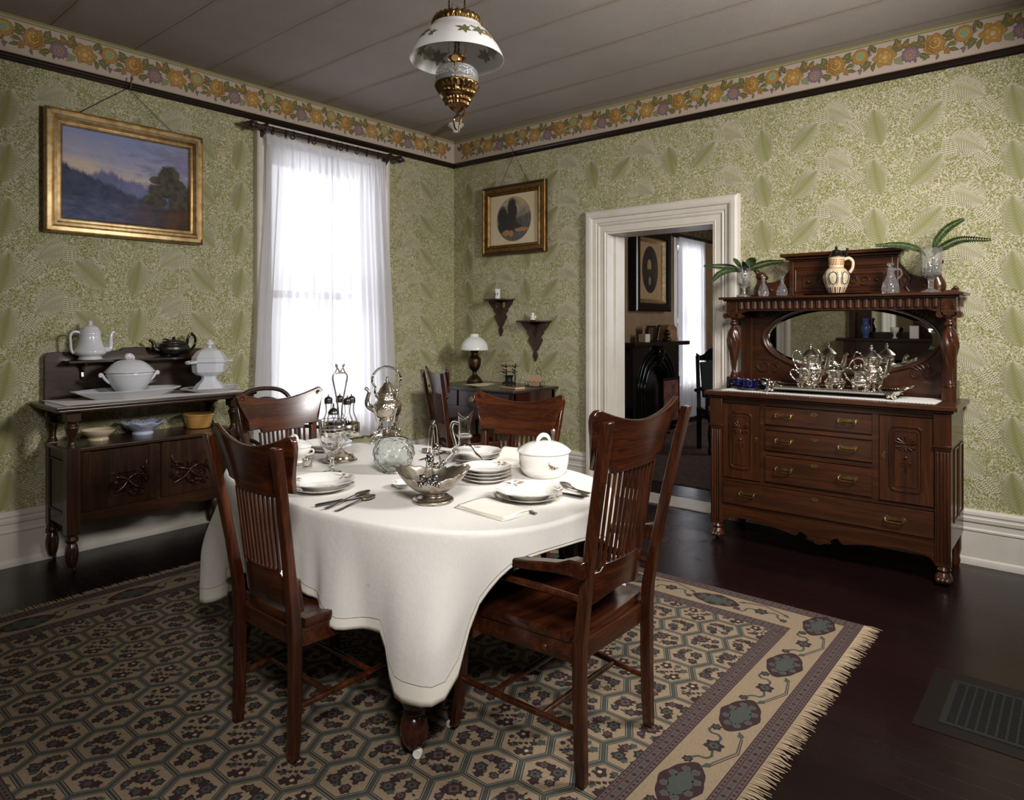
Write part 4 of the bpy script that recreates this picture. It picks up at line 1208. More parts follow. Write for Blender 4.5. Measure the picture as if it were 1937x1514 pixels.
# ------------------------------------------------------------------ left-hand serving table (origin: floor at the wall)
def server():
    yc=-2.945; hy=.505
    root=thing('serving_cupboard','dark walnut serving cupboard with carved doors against the left wall','cupboard',(.03,yc,0))
    WX,WZ_=M['walnut_x'],M['walnut_z']; Dp=.36
    for s in (-1,1):
        for x,nm in ((Dp-.0,'front_post'),(.035,'rear_post')):
            mb=MB(); y=s*(hy-.03); w=.034
            mb.box(x-w,x+w,y-w,y+w,.215,.70) if nm=='front_post' else mb.box(x-w*.8,x+w*.8,y-w*.8,y+w*.8,.215,.70)
            # turned foot with a caster
            mb.lathe(prof([(.018,.03),(.026,.05),(.034,.10),(.031,.14),(.022,.165),(.033,.175),(.033,.19),(.026,.20),(.030,.215)],24),18,c=(x,y,0))
            # turned baluster above the shelf
            mb.lathe(prof([(.030,.70),(.024,.715),(.019,.73),(.022,.76),(.033,.80),(.034,.815),(.026,.83),(.034,.845),(.036,.85)],24),18,c=(x,y,0)); mb.box(x-.036,x+.036,y-.036,y+.036,.85,.905)
            o=ob(nm,mb,WZ_,root,smooth=40,bevel=.002)
            c=MB(); c.lathe([(.008,-.008),(.016,-.007),(.017,0),(.016,.007),(.008,.008)],14,M=T(x+.006,y+.008,.0165)@R(pi/2,'X')); c.tube([(x,y,.035),(x+.006,y+.008,.018)],.006,6); ob('caster',c,M['iron'],o)
    mb=MB(); mb.box(.03,Dp-.012,-hy+.04,hy-.04,.28,.66); ob('carcass',mb,WX,root,smooth=0)
    mb=MB(); mb.box(.0,Dp+.03,-hy+.062,hy-.062,.672,.695); mb.box(.0,Dp-.03,-hy,-hy+.062,.672,.695); mb.box(.0,Dp-.03,hy-.062,hy,.672,.695); ob('lower_shelf',mb,WX,root,smooth=0,bevel=.005)
    for s in (-1,1):
        mb=MB(); y=s*(hy-.02); mb.box(.06,Dp-.03,min(y,y+s*.012),max(y,y+s*.012),.25,.672); yy=y+s*.012
        for a,b,c,d in ((.075,.085,.32,.62),(Dp-.06,Dp-.05,.32,.62),(.075,Dp-.05,.32,.33),(.075,Dp-.05,.61,.62)): mb.box(a,b,min(yy,yy+s*.006),max(yy,yy+s*.006),c,d)
        ob('end_panel',mb,WZ_,root,smooth=0,bevel=.002)
    Q=lambda u,w,h:(Dp-.004+h,u,w)
    for a,b,k in ((-hy+.075,-.012,1),(.012,hy-.075,-1)):
        mb=MB(); mb.box(Dp-.03,Dp-.004,a,b,.325,.665)
        # frame-and-panel steps
        mb.box(Dp-.004,Dp+.002,a+.001,a+.05,.326,.664); mb.box(Dp-.004,Dp+.002,b-.05,b-.001,.326,.664)
        dr=ob('door',mb,WZ_,root,smooth=0,bevel=.003)
        c=MB()
        m0,m1=((a+.16,b-.055) if k>0 else (a+.055,b-.10))
        panel_frame(c,Q,m0-.01,m1+.01,.385,.52,.003,.0,.003)
        cy_,cz_=(m0+m1)/2,.45
        W_=(m1-m0)/2
        c.tube(spline([Q(cy_-W_*.9,cz_-.05,.004),Q(cy_-W_*.4,cz_-.02,.01),Q(cy_,cz_+.035,.012),Q(cy_+W_*.5,cz_+.045,.01),Q(cy_+W_*.9,cz_,.006)],16),[.004,.008,.010,.012,.012,.010,.009,.009,.010,.011,.011,.010,.009,.008,.006,.004,.003],8)
        c.tube(spline([Q(cy_-W_*.8,cz_+.045,.004),Q(cy_-W_*.3,cz_+.03,.01),Q(cy_+W_*.2,cz_-.02,.012),Q(cy_+W_*.8,cz_-.05,.006)],14),[.004,.007,.009,.010,.011,.011,.010,.009,.008,.008,.007,.006,.005,.004,.003],8)
        for (du,dv,r,d_) in ((-.5,.03,.028,1),(.45,-.01,.03,-1),(-.1,-.04,.026,1),(.75,.045,.02,1),(-.75,-.035,.02,-1),(.15,.05,.022,1),(-.3,.055,.02,1),(.1,-.058,.02,-1),(.62,-.055,.022,1),(-.62,.055,.018,-1),(.9,.01,.018,1),(-.92,.0,.016,1)): scroll(c,(cy_+du*W_,cz_+dv,du*5),Q,r,1.3,d_,.008,.01)
        c.tube([Q(m1-.01 if k>0 else m0+.01,.50,.003),Q(m1-.014 if k>0 else m0+.014,.54,.008),Q(m1-.006 if k>0 else m0+.006,.575,.003)],[.010,.008,.002],8); c.ball(Q(m1-.03 if k>0 else m0+.03,.53,.004),.013,8,6)
        ob('door_carving',c,M['mahog_z'],dr,smooth=60)
        if k<0:
            c=MB(); c.tube([Q(a+.028,.53,.004),Q(a+.028,.53,.0075)],.006,10); ob('keyhole',c,M['candle'],dr)
    sp=spline([(-hy+.06,.262,0),(-.3,.262,0),(-.2,.256,0),(-.12,.245,0),(0,.236,0),(.10,.252,0),(.16,.272,0),(.2,.262,0),(.3,.252,0),(hy-.06,.262,0)],50)
    mb=MB(); mb.prism([(-hy+.06,.325)]+[(p[0],p[1]) for p in sp]+[(hy-.06,.325)],Dp-.02,Dp+.001,plane='yz'); ob('apron',mb,WX,root,smooth=20)
    mb=MB(); mb.box(-.005,Dp+.085,-hy-.06,hy+.07,.905,.922); mb.box(-.005,Dp+.10,-hy-.075,hy+.085,.922,.94); ob('top',mb,WX,root,smooth=0,bevel=.006,bseg=3)
    # gallery back with narrow shelf
    out=[(-hy-.005,.94),(-hy-.005,1.20),(-hy+.01,1.222),(-hy+.04,1.225),(-.09,1.225),(-.085,1.24),(.0,1.245),(.085,1.24),(.09,1.225),(hy-.03,1.225),(hy,1.215),(hy+.015,1.19),(hy+.015,.94)]
    mb=MB(); mb.prism(out,-.005,.016,plane='yz'); bb=ob('gallery_back',mb,WX,root,smooth=20,bevel=.003)
    mb=MB(); mb.box(.016,.125,-hy+.09,hy-.04,1.158,1.174); ob('gallery_shelf',mb,WX,root,smooth=0,bevel=.003)
    for y in (-hy+.19,hy-.16):
        mb=MB(); mb.prism([(.016,1.158),(.10,1.158),(.09,1.14),(.06,1.135),(.045,1.11),(.03,1.10),(.035,1.07),(.016,1.05)],y-.008,y+.008,plane='xz'); ob('shelf_bracket',mb,WZ_,root,smooth=20,bevel=.002)
    return root
SV=server()

# ------------------------------------------------------------------ writing desk in the corner
def desk():
    root=thing('writing_desk','dark writing desk with curved end set across the corner under the wall shelves','desk',(.83,-.05,0))
    x0,x1=-.52,.475; y0=-.60
    mb=MB(); mb.prism([(x0,0),(x0,y0+.02),(x0+.02,y0),(x1-.02,y0),(x1,y0+.02),(x1,0)],.838,.86); ob('desk_top',mb,M['desk_top'],root,smooth=0,bevel=.006,bseg=3)
    mb=MB(); mb.box(x0+.04,x1-.03,y0+.03,-.01,.60,.838); ob('carcass',mb,M['mahog'],root,smooth=0,bevel=.002)
    for a,b in ((x0+.07,-.16),(-.14,.165),(.185,x1-.055)):
        mb=MB(); mb.box(a,b,y0+.012,y0+.04,.70,.828); d=ob('drawer',mb,M['mahog'],root,smooth=0,bevel=.003)
        m=(a+b)/2
        h=MB()
        h.prism([(m+cos(TAU*k/20)*.034*(1+.2*cos(3*TAU*k/20)),.765+sin(TAU*k/20)*.022*(1+.2*cos(4*TAU*k/20))) for k in range(20)],y0+.008,y0+.012,plane='xz')
        h.tube([(m-.024,y0+.006,.768),(m-.02,y0-.006,.75),(m,y0-.010,.744),(m+.02,y0-.006,.75),(m+.024,y0+.006,.768)],.004,8); ob('drawer_pull',h,M['brass_pull'],d)
    mb=MB()
    sp=spline([(x0+.06,.62,0),(x0+.14,.56,0),(-.2,.60,0),(0,.66,0),(.2,.60,0),(x1-.14,.56,0),(x1-.05,.62,0)],30)
    mb.prism([(x0+.06,.70)]+[(p[0],p[1]) for p in sp]+[(x1-.05,.70)],y0+.02,y0+.035,plane='xz'); ob('kneehole_apron',mb,M['mahog'],root,smooth=20)
    # curved right-hand end
    mb=MB(); mb.prism([(x1-.03,y0+.04)]+[(x1-.03+.045*sin(pi*k/10)*.6+.0,lerp(y0+.06,-.06,k/10)) for k in range(11)]+[(x1-.03,-.03)],.60,.838); ob('curved_end',mb,M['mahog_z'],root,smooth=40)
    for x in (x0+.07,x1-.06):
        for y in (y0+.05,-.05):
            mb=MB(); secs=[]
            for z,w in ((.0,.028),(.05,.034),(.08,.026),(.35,.038),(.60,.05),(.838,.05)): secs.append([(x-w/2,y-w/2,z),(x+w/2,y-w/2,z),(x+w/2,y+w/2,z),(x-w/2,y+w/2,z)])
            mb.strip(secs); ob('leg',mb,M['mahog_z'],root,smooth=0,bevel=.003)
    mb=MB(); mb.bar((x0+.07,-.05,.12),(x1-.06,-.05,.12),.03,.02); ob('stretcher',mb,M['mahog'],root)
    return root
desk()

# ------------------------------------------------------------------ bentwood armchair between cupboard and window
def bentwood():
    root=thing('bentwood_chair','dark bentwood hoop-back chair between the serving cupboard and the window','chair',(.86,-2.36,0),radians(-90))
    m=M['rod']
    mb=MB(); mb.lathe(prof([(.17,.452),(.205,.452),(.212,.46),(.205,.47),(.17,.468)],16),36); ob('seat_ring',mb,m,root)
    mb=MB(); mb.lathe([(.0001,.459),(.09,.459),(.175,.461)],36,cap=False); ob('cane_seat',mb,plain('old cane',rgb(150,116,70),.6),root)
    def U(w,h,zb,y0,y1,r,nm):
        pts=[(-w*.8,y0,zb),(-w,y0+(y1-y0)*.35,lerp(zb,h,.35)),(-w,y0+(y1-y0)*.7,lerp(zb,h,.72)),(-w*.72,y1,h-.03),(0,y1-.01,h),(w*.72,y1,h-.03),(w,y0+(y1-y0)*.7,lerp(zb,h,.72)),(w,y0+(y1-y0)*.35,lerp(zb,h,.35)),(w*.8,y0,zb)]
        mb=MB(); mb.tube(spline(pts,44),r,10); ob(nm,mb,m,root)
    U(.20,.965,.46,-.17,-.28,.0145,'outer_hoop'); U(.135,.90,.47,-.17,-.26,.0125,'inner_hoop')
    mb=MB(); mb.tube(spline([(-.21,-.22,.70),(-.27,-.05,.70),(-.255,.10,.675),(-.22,.12,.58),(-.2,.08,.46)],24),.0125,10); ob('arm_loop',mb,m,root)
    mb=MB(); mb.tube(spline([(.21,-.22,.70),(.27,-.05,.70),(.255,.10,.675),(.22,.12,.58),(.2,.08,.46)],24),.0125,10); ob('arm_loop',mb,m,root)
    for x,y in ((-.15,.14),(.15,.14),(-.15,-.14),(.15,-.14)):
        mb=MB(); mb.tube([(x,y,.455),(x*1.12,y*1.12,.25),(x*1.35,y*1.35,.0)],[.016,.014,.011],10); ob('leg',mb,m,root)
    mb=MB(); mb.tube([(cos(TAU*k/32)*.175,sin(TAU*k/32)*.175,.22) for k in range(32)],.009,8,closed=True); ob('ring_stretcher',mb,m,root)
bentwood()
# ------------------------------------------------------------------ pictures
def frame_profile_obj(name,root,hw,hh,profile,m):
    """profile (inward d, depth t); hw,hh outer half size; local x = width, z = height, +y = out of the wall"""
    mb=MB(); secs=[]
    for sx,sz in ((-1,-1),(1,-1),(1,1),(-1,1)):
        secs.append([(sx*(hw-d),t,sz*(hh-d)) for d,t in profile])
    mb.strip(secs,closed=True)
    return ob(name,mb,m,root,smooth=25)
def m_painting():
    t=NT('mountain landscape oil painting'); v=t.obj()
    s=t.node('SeparateXYZ'); t.link(v,s.inputs[0]); x,z=t.math('MULTIPLY',s.outputs['X'],-1.0),s.outputs['Z']   # local metres
    n1=t.noise(v,7,5,.6); n2=t.noise(v,18,4,.6); n3=t.noise(t.obj(scale=(1,1,3.5)),6,5,.6)
    # sky
    zz=t.math('MULTIPLY_ADD',t.math('SUBTRACT',n3,.5),.22,z)
    sky=t.ramp(t.math('MULTIPLY_ADD',t.math('ADD',zz,t.math('MULTIPLY',x,.22)),1.45,.40),[(0,rgb(232,200,148)),(.30,rgb(224,200,166)),(.5,rgb(168,164,186)),(.72,rgb(138,146,188)),(1,rgb(150,158,194))])
    cl=t.math('GREATER_THAN',t.math('MULTIPLY_ADD',x,.35,n3),.62)
    clm=t.ramp(t.math('MULTIPLY_ADD',x,.5,n3),[(.52,(0,0,0,1)),(.68,(1,1,1,1))])
    col=t.mix(t.math('MULTIPLY',clm,.7),sky,rgb(122,114,138))
    def layer(col,edge,c,soft=.02):
        k=t.math('DIVIDE',t.math('SUBTRACT',edge,z),soft,clamp=True)
        return t.mix(k,col,c)
    xs=x
    far=t.math('ADD',t.math('MULTIPLY_ADD',t.noise(t.obj(scale=(1,1,0)),9,4,.7),.20,-.06),t.math('MULTIPLY',t.math('ABSOLUTE',t.math('ADD',xs,.11)),-.36))
    col=layer(col,t.math('ADD',far,.02),t.ramp(n1,[(.3,rgb(82,88,134)),(.7,rgb(118,120,160))]),.03)
    mid=t.math('ADD',t.math('MULTIPLY_ADD',t.noise(t.obj(scale=(1,1,0)),16,5,.75),.12,-.05),t.math('MULTIPLY',xs,-.36))
    col=layer(col,t.math('ADD',mid,-.08),t.ramp(n2,[(.3,rgb(44,50,80)),(.7,rgb(70,78,106))]),.025)
    # right-hand tree: crown of overlapping blobs
    def blob(cx,cz,rx,rz):
        return t.math('SUBTRACT',1,t.math('ADD',t.math('POWER',t.math('DIVIDE',t.math('SUBTRACT',x,cx),rx),2),t.math('POWER',t.math('DIVIDE',t.math('SUBTRACT',z,cz),rz),2)))
    b=blob(.245,.06,.075,.085)
    for q in ((.19,.03,.07,.03),(.29,.01,.08,.05),(.24,-.04,.15,.055),(.33,-.10,.10,.13),(.16,-.11,.09,.045)): b=t.math('MAXIMUM',b,blob(*q))
    b=t.math('ADD',b,t.math('MULTIPLY_ADD',n2,1.6,-.8))
    col=t.mix(t.math('MULTIPLY',b,3,clamp=True),col,t.ramp(n2,[(.35,rgb(38,36,36)),(.65,rgb(84,78,60))]))
    # ground and water
    gr=t.ramp(t.noise(t.obj(scale=(1,1,3)),9,5,.65),[(.35,rgb(58,64,96)),(.6,rgb(88,94,126)),(.75,rgb(128,122,124))])
    gr=t.mix(t.math('MULTIPLY_ADD',x,2.4,.35,clamp=True),gr,t.ramp(n1,[(.35,rgb(30,22,24)),(.7,rgb(92,60,36))]))
    col=layer(col,t.math('MULTIPLY_ADD',n1,.05,-.155),gr,.03)
    t.set(Base_Color=col,Roughness=.6,Specular_IOR_Level=.3); t.bump(t.noise(v,90,3),.12,.002)
    return t.mat
pic=thing('landscape_painting','large gilt-framed mountain landscape painting hanging on the left wall','painting',(.028,-2.983,2.312),radians(-90))
PR=[(0,-.018),(0,.02),(.008,.028),(.016,.018),(.036,.022),(.045,.040),(.058,.044),(.066,.034),(.072,.020),(.080,.022),(.088,.026),(.094,.016),(.098,.006),(.098,-.018)]
frame_profile_obj('gilt_frame',pic,.472,.372,PR,M['gilt'])
mb=MB(); mb.box(-.38,.38,-.014,.006,-.28,.28); ob('canvas',mb,m_painting(),pic,smooth=0)
mb=MB(); mb.tube([(-.30,-.01,.36),(-.02,-.012,.585),(.0,-.008,.60),(.02,-.012,.585),(.30,-.01,.36)],.0018,5); ob('hanging_wire',mb,M['iron'],pic)
pic.rotation_euler=(radians(0),0,radians(-90))
mb=MB(); mb.tube([(-.006,.012,.632),(-.006,.022,.645),(-.006,.02,.66),(-.006,.006,.664)],.004,6); mb.tube([(-.006,.012,.632),(-.006,.012,.60),(-.006,.004,.592)],.004,6); ob('rail_hook',mb,M['brass'],pic)

def m_print():
    t=NT('round pastoral print'); v=t.obj()
    s=t.node('SeparateXYZ'); t.link(v,s.inputs[0]); x,z=t.math('MULTIPLY',s.outputs['X'],-1.0),s.outputs['Z']
    n1=t.noise(v,9,5,.6); n2=t.noise(v,22,4,.65)
    r=t.math('SQRT',t.math('ADD',t.math('POWER',x,2),t.math('POWER',t.math('ADD',z,.0),2)))
    sky=t.ramp(t.math('MULTIPLY_ADD',n1,1.0,t.math('MULTIPLY',z,.5)),[(.35,rgb(96,92,84)),(.6,rgb(160,146,112)),(.8,rgb(176,150,110))])
    hill=t.math('DIVIDE',t.math('SUBTRACT',t.math('MULTIPLY_ADD',n1,.10,t.math('MULTIPLY_ADD',x,.25,-.03)),z),.03,clamp=True)
    col=t.mix(hill,sky,t.ramp(n2,[(.3,rgb(58,56,56)),(.7,rgb(98,92,84))]))
    def blob(cx,cz,rx,rz): return t.math('SUBTRACT',1,t.math('ADD',t.math('POWER',t.math('DIVIDE',t.math('SUBTRACT',x,cx),rx),2),t.math('POWER',t.math('DIVIDE',t.math('SUBTRACT',z,cz),rz),2)))
    b=blob(-.02,.06,.065,.15)
    for q in ((-.13,.02,.07,.11),(-.06,-.07,.16,.06)): b=t.math('MAXIMUM',b,blob(*q))
    col=t.mix(t.math('MULTIPLY',t.math('ADD',b,t.math('MULTIPLY_ADD',n2,1.4,-.75)),3,clamp=True),col,rgb(38,34,34))
    g=blob(-.09,-.12,.05,.03)
    for q in ((-.03,-.13,.03,.035),(.09,-.10,.09,.02)): g=t.math('MAXIMUM',g,blob(*q))
    col=t.mix(t.math('MULTIPLY',t.math('ADD',g,t.math('MULTIPLY_ADD',n2,1.2,-.6)),2.5,clamp=True),col,rgb(158,112,72))
    k=t.math('LESS_THAN',r,.198)
    rim=t.math('COMPARE',r,.2005,.003)
    mat_=t.ramp(t.noise(v,4,4),[(.35,rgb(196,178,142)),(.7,rgb(206,190,158))])
    c=t.mix(k,mat_,col); c=t.mix(t.math('MULTIPLY',rim,.5),c,rgb(110,96,70))
    t.set(Base_Color=c,Roughness=.5)
    return t.mat
pr=thing('pastoral_print','small square wooden-framed print with a round country scene on the right wall','picture',(.79,-.034,2.337),radians(180))
PR2=[(0,-.02),(0,.014),(.006,.022),(.012,.014),(.018,.024),(.024,.014),(.030,.012),(.060,.014),(.066,.022),(.076,.024),(.082,.016),(.088,.008),(.09,0),(.09,-.02)]
frame_profile_obj('wooden_frame',pr,.368,.315,PR2,[M['gilt_dark']])
mb=MB(); 
for k in range(58):
    t_=k/57
    for sz in (-1,1): mb.ball((lerp(-.355,.355,t_),.021,sz*.304),.006,6,4)
for k in range(50):
    t_=k/49
    for sx in (-1,1): mb.ball((sx*.357,.021,lerp(-.30,.30,t_)),.006,6,4)
ob('beaded_edge',mb,M['bracket'],pr)
mb=MB(); mb.box(-.29,.29,-.012,.0,-.24,.24); ob('print',mb,m_print(),pr,smooth=0)
thin=NT('thin picture glass'); 
mb=MB(); mb.tube([(-.18,-.005,.29),(-.01,-.006,.575),(.0,.0,.586),(.01,-.006,.575),(.18,-.005,.29)],.0018,5); ob('hanging_wire',mb,M['iron'],pr)
mb=MB(); mb.tube([(0,.0,.58),(0,.012,.60),(0,.016,.625),(0,.004,.632)],.004,6); ob('rail_hook',mb,M['brass'],pr)
pr.rotation_euler=(0,radians(0),radians(180))

# ------------------------------------------------------------------ fretwork wall shelves
def bracket(name,loc,label,s=1.0,variant=0):
    root=thing(name,label,'shelf',loc,0,'carved wall shelves')
    mb=MB()
    out=[(cos(pi*k/16)*.178*s,-.012-sin(pi*k/16)*.125*s) for k in range(17)]
    mb.prism([(a,b) for a,b in out],-.006,.006); ob('shelf_board',mb,M['bracket'],root,smooth=20,bevel=.002)
    hx=[(.150,-.008),(.135,-.04),(.10,-.075),(.085,-.085),(.09,-.10),(.072,-.118),(.062,-.125),(.064,-.14),(.078,-.155),(.072,-.165),(.06,-.185),(.045,-.21),(.03,-.235),(.014,-.252),(.022,-.27),(.026,-.29),(.012,-.315),(.004,-.335)]
    L=[(x*s,z*s) for x,z in hx]; out=L+[(-x,z) for x,z in reversed(L)]
    mb=MB(); mb.prism(out,-.012,0,plane='xz')
    b=ob('back_plate',mb,M['bracket'],root,smooth=20,bevel=.002)
    if variant==0:
        h=MB()
        for q in (-1,1): h.prism([(q*.042*s+cos(TAU*k/14)*.016*s,-.045*s+sin(TAU*k/14)*.030*s) for k in range(14)],-.0135,-.0125,plane='xz')
        ob('fret_opening',h,M['paper_green'],b,smooth=0)
    mb=MB(); mb.prism([(-.002,-.008),(-.10*s,-.008),(-.085*s,-.03),(-.05*s,-.05),(-.045*s,-.085),(-.02*s,-.12),(-.002,-.17)],-.006,.006,plane='yz'); ob('centre_bracket',mb,M['bracket'],root,smooth=20,bevel=.002)
    return root
bracket('wall_shelf',(.613,-.0,1.612),'upper carved bracket shelf with pierced back holding a tall white cup',1.0,0)
bracket('wall_shelf',(1.018,-.0,1.414),'lower carved bracket shelf with solid back holding a small figurine',1.06,1)
c=thing('porcelain_cup','tall white cup with blue marks standing on the upper wall shelf','cup',(.615,-.055,1.618))
mb=MB(); mb.lathe([(.0001,0),(.022,0),(.025,.004),(.026,.085),(.029,.092),(.026,.092),(.023,.084),(.022,.01),(.0001,.008)],20); ob('cup_body',mb,M['china'],c)
mb=MB(); 
for a in (4.0,4.6,5.4): mb.ball((cos(a)*.0255,sin(a)*.0255,.045),.008,8,6,sc=(.6,.6,1.6))
ob('blue_decoration',mb,M['flow_blue'],c)
c=thing('figurine','little white and gold figurine sitting on the lower wall shelf','figurine',(1.022,-.05,1.4205))
mb=MB(); mb.lathe(prof([(.022,0),(.026,.008),(.018,.02),(.022,.034),(.012,.046)],14),16); mb.ball((0,0,.056),.014,12,8); mb.tube([(.015,0,.03),(.03,-.005,.036),(.034,-.006,.02)],[.007,.007,.006],8); ob('figure',mb,M['china'],c)
mb=MB(); mb.lathe([(.0235,.0),(.0265,.006),(.0235,.010)],16,cap=False); ob('gilt_base',mb,M['gilt'],c)

# ------------------------------------------------------------------ window curtain and rod
def m_sheer():
    t=NT('sheer white curtain'); v=t.obj()
    di=t.node('BsdfDiffuse'); di.inputs['Color'].default_value=rgb(236,236,240)
    tr=t.node('BsdfTranslucent'); tr.inputs['Color'].default_value=rgb(240,240,246)
    tp=t.node('BsdfTransparent'); tp.inputs['Color'].default_value=(1,1,1,1)
    m1=t.node('MixShader'); m1.inputs[0].default_value=.62; t.link(di.outputs[0],m1.inputs[1]); t.link(tr.outputs[0],m1.inputs[2])
    m2=t.node('MixShader'); w=t.noise(t.obj(scale=(1,1,1)),300,1); 
    m2.inputs[0].default_value=.05; t.link(m1.outputs[0],m2.inputs[1]); t.link(tp.outputs[0],m2.inputs[2])
    t.link(m2.outputs[0],t.out.inputs['Surface']); return t.mat
M['sheer']=m_sheer()
rod=thing('curtain_rod','dark turned wooden curtain rod with rings on brackets above the window','curtain rod',(.115,-1.49,2.838))
mb=MB(); mb.tube([(0,-.66,0),(0,.66,0)],.020,14); ob('pole',mb,M['rod'],rod)
for s in (-1,1):
    mb=MB(); mb.lathe(prof([(.018,0),(.026,.008),(.02,.018),(.03,.03),(.034,.042),(.026,.058),(.014,.066),(.02,.074),(.012,.09),(.008,.10),(.0001,.105)],30),16,M=T(0,s*.655,0)@R(-s*pi/2,'X')); ob('finial',mb,M['rod'],rod)
    mb=MB(); y=s*.585; mb.prism([(-.115,-.17),(-.115,.03),(.02,.03),(.028,.0),(.02,-.022),(-.02,-.03),(-.06,-.06),(-.085,-.10),(-.095,-.16)],y-.012,y+.012,plane='xz'); ob('bracket',mb,M['rod'],rod,smooth=20,bevel=.003)
for y in (-.53,-.42,-.36,-.22,-.17,-.03,.04,.08,.14,.24,.34,.46):
    mb=MB(); mb.tube([(cos(TAU*k/20)*.028,0,-.010+sin(TAU*k/20)*.028) for k in range(20)],.005,6,closed=True); g=ob('ring',mb,M['rod'],rod,(0,y,0))
    g.rotation_euler=(0,0,random.uniform(-.5,.5))
def curtain_panel(name,parent,y0t,y1t,y0b,y1b,zt,zb,seed,x=.0):
    rnd=random.Random(seed); ph=[rnd.uniform(0,TAU) for _ in range(6)]
    def fn(u,v):
        y=lerp(lerp(y0t,y1t,u),lerp(y0b,y1b,u),smoothstep(0,1,v)**.8); z=lerp(zt,zb,v)
        z+= -.006*sin(u*TAU*9+ph[0])*(1-v)-.010*(1-v)*sin(u*TAU*4+ph[5])
        f=.004+.018*smoothstep(0,.12,v)
        g=.006*sin(u*TAU*26+ph[1])*(1-smoothstep(0,.3,v))
        xx=x+f*(sin(u*TAU*(7.3)+ph[2]+.5*v)*.8+.5*sin(u*TAU*11.7+ph[3]-.8*v)+.35*sin(u*TAU*17+ph[4]))+g
        return (xx,y,z)
    mb=MB(); mb.grid(fn,150,46)
    return ob(name,mb,M['sheer'],parent,smooth=180,fixn=False)
cur=thing('window_curtain','white sheer gathered curtain glowing in front of the window','curtain',(.085,-1.49,2.80))
curtain_panel('curtain_panel',cur,-.55,.02,-.665,.035,-.045,-2.35,3); curtain_panel('curtain_panel',cur,.0,.55,-.01,.665,-.045,-2.35,8,.012)
def ruffle(y0,y1):
    mb=MB(); mb.grid(lambda u,v:(.004+.008*sin(u*TAU*30)*(.3+abs(v-.5)),lerp(y0,y1,u)+.004*sin(u*90),-.075+.07*v+.004*sin(u*TAU*13)-.012*u*0),160,6); ob('heading_ruffle',mb,M['sheer'],cur,smooth=180,fixn=False)
ruffle(-.56,.56)

# ------------------------------------------------------------------ ceiling lamp socket
c=thing('ceiling_socket','white porcelain lamp socket on the ceiling near the corner','lamp socket',(.42,-.40,CH))
mb=MB(); mb.lathe(prof([(.072,-.001),(.074,-.012),(.06,-.022),(.056,-.030),(.044,-.036),(.038,-.044)],20),28); ob('socket_base',mb,M['porcelain'],c)
mb=MB(); mb.lathe([(.03,-.044),(.031,-.05),(.026,-.055),(.026,-.075),(.018,-.078),(.0001,-.078)],20,fn=lambda a,r,z:(r*(1+.06*cos(8*a)),z)); ob('socket_neck',mb,M['porcelain'],c)
# floor register
c=thing('floor_register','black iron floor heating grille set in the boards at lower right','grille',(4.52,-1.79,0))
mb=MB(); x0,x1,y0,y1=-.15,.25,-.165,.165
for a,b,cc,d in ((x0-.02,x1+.02,y0-.02,y0),(x0-.02,x1+.02,y1,y1+.02),(x0-.02,x0,y0,y1),(x1,x1+.02,y0,y1)): mb.box(a,b,cc,d,0,.003)
for k in range(1,14): x=lerp(x0,x1,k/14); mb.box(x-.0035,x+.0035,y0,y1,0,.003)
for k in range(1,26): y=lerp(y0,y1,k/26); mb.box(x0,x1,y-.0028,y+.0028,.0005,.0028)
ob('grating',mb,M['iron'],c,smooth=0)
mb=MB(); mb.box(x0,x1,y0,y1,.0002,.0004); ob('duct_shade_sheet',mb,plain('duct darkness',rgb(4,4,4),.9),c,smooth=0)  # flat black sheet on the boards, its colour stands for shade in the duct
mb=MB()
for a,b,cc,d in ((x0-.09,x1+.09,y0-.09,y0-.02),(x0-.09,x1+.09,y1+.02,y1+.09),(x0-.09,x0-.02,y0-.02,y1+.02),(x1+.02,x1+.09,y0-.02,y1+.02)): mb.box(a,b,cc,d,0,.0015)
ob('wooden_surround',mb,plain('register surround',rgb(16,9,9),.5,Specular_IOR_Level=.25),c,smooth=0)

# ------------------------------------------------------------------ hanging oil lamp over the table
L0=Vector((2.774,-2.771,0)); 
lp=thing('hanging_oil_lamp','brass hanging oil lamp with flower-painted white glass shade over the table','lamp',(L0.x,L0.y,CH))
def z_(z): return z-CH
shade=MB(); RS=.192
pts=[(.098,2.618),(.105,2.600),(.125,2.585),(.150,2.555),(.172,2.522),(.186,2.495),(.192,2.478),(.1935,2.474),(.190,2.474),(.168,2.520),(.147,2.551),(.122,2.580),(.103,2.594),(.095,2.612)]
shade.lathe([(r,z_(z)) for r,z in pts],56,cap=False); sh=ob('glass_shade',shade,M['milk_glass'],lp,smooth=60)
pts_sh=[(.098,2.618),(.105,2.600),(.125,2.585),(.150,2.555),(.172,2.522),(.186,2.495),(.192,2.478)]
def on_shade(a,t,o=.0015,ins=False):
    z=lerp(2.592,2.484,t); r=.1
    for i_ in range(6):
        (r0,z0),(r1,z1)=pts_sh[i_],pts_sh[i_+1]
        if z1<=z<=z0: r=lerp(r0,r1,(z-z0)/(z1-z0))
    rr=r+.0004+ (o if not ins else -o-.008)
    return (rr*cos(a),rr*sin(a),z_(z))
fl=MB()
def shade_flower(a0,t0,kind,sz,ins=False):
    o=.0006
    def Pq(u,w,of): 
        r=lerp(.122,.188,t0)
        return on_shade(a0+u/r,max(.02,min(.98,t0-w/.125)),o+of,ins)
    if kind==0:
        for k in range(5):
            a=TAU*k/5; leaf(fl,Pq,0,0,a,sz,sz*.75,0,.0)
        disc(fl,Pq,0,0,sz*.3,1,.0006,10)
    else:
        for k in range(6): leaf(fl,Pq,0,0,kind+k*.95,sz*(1-.07*k),sz*.4,2,.0)
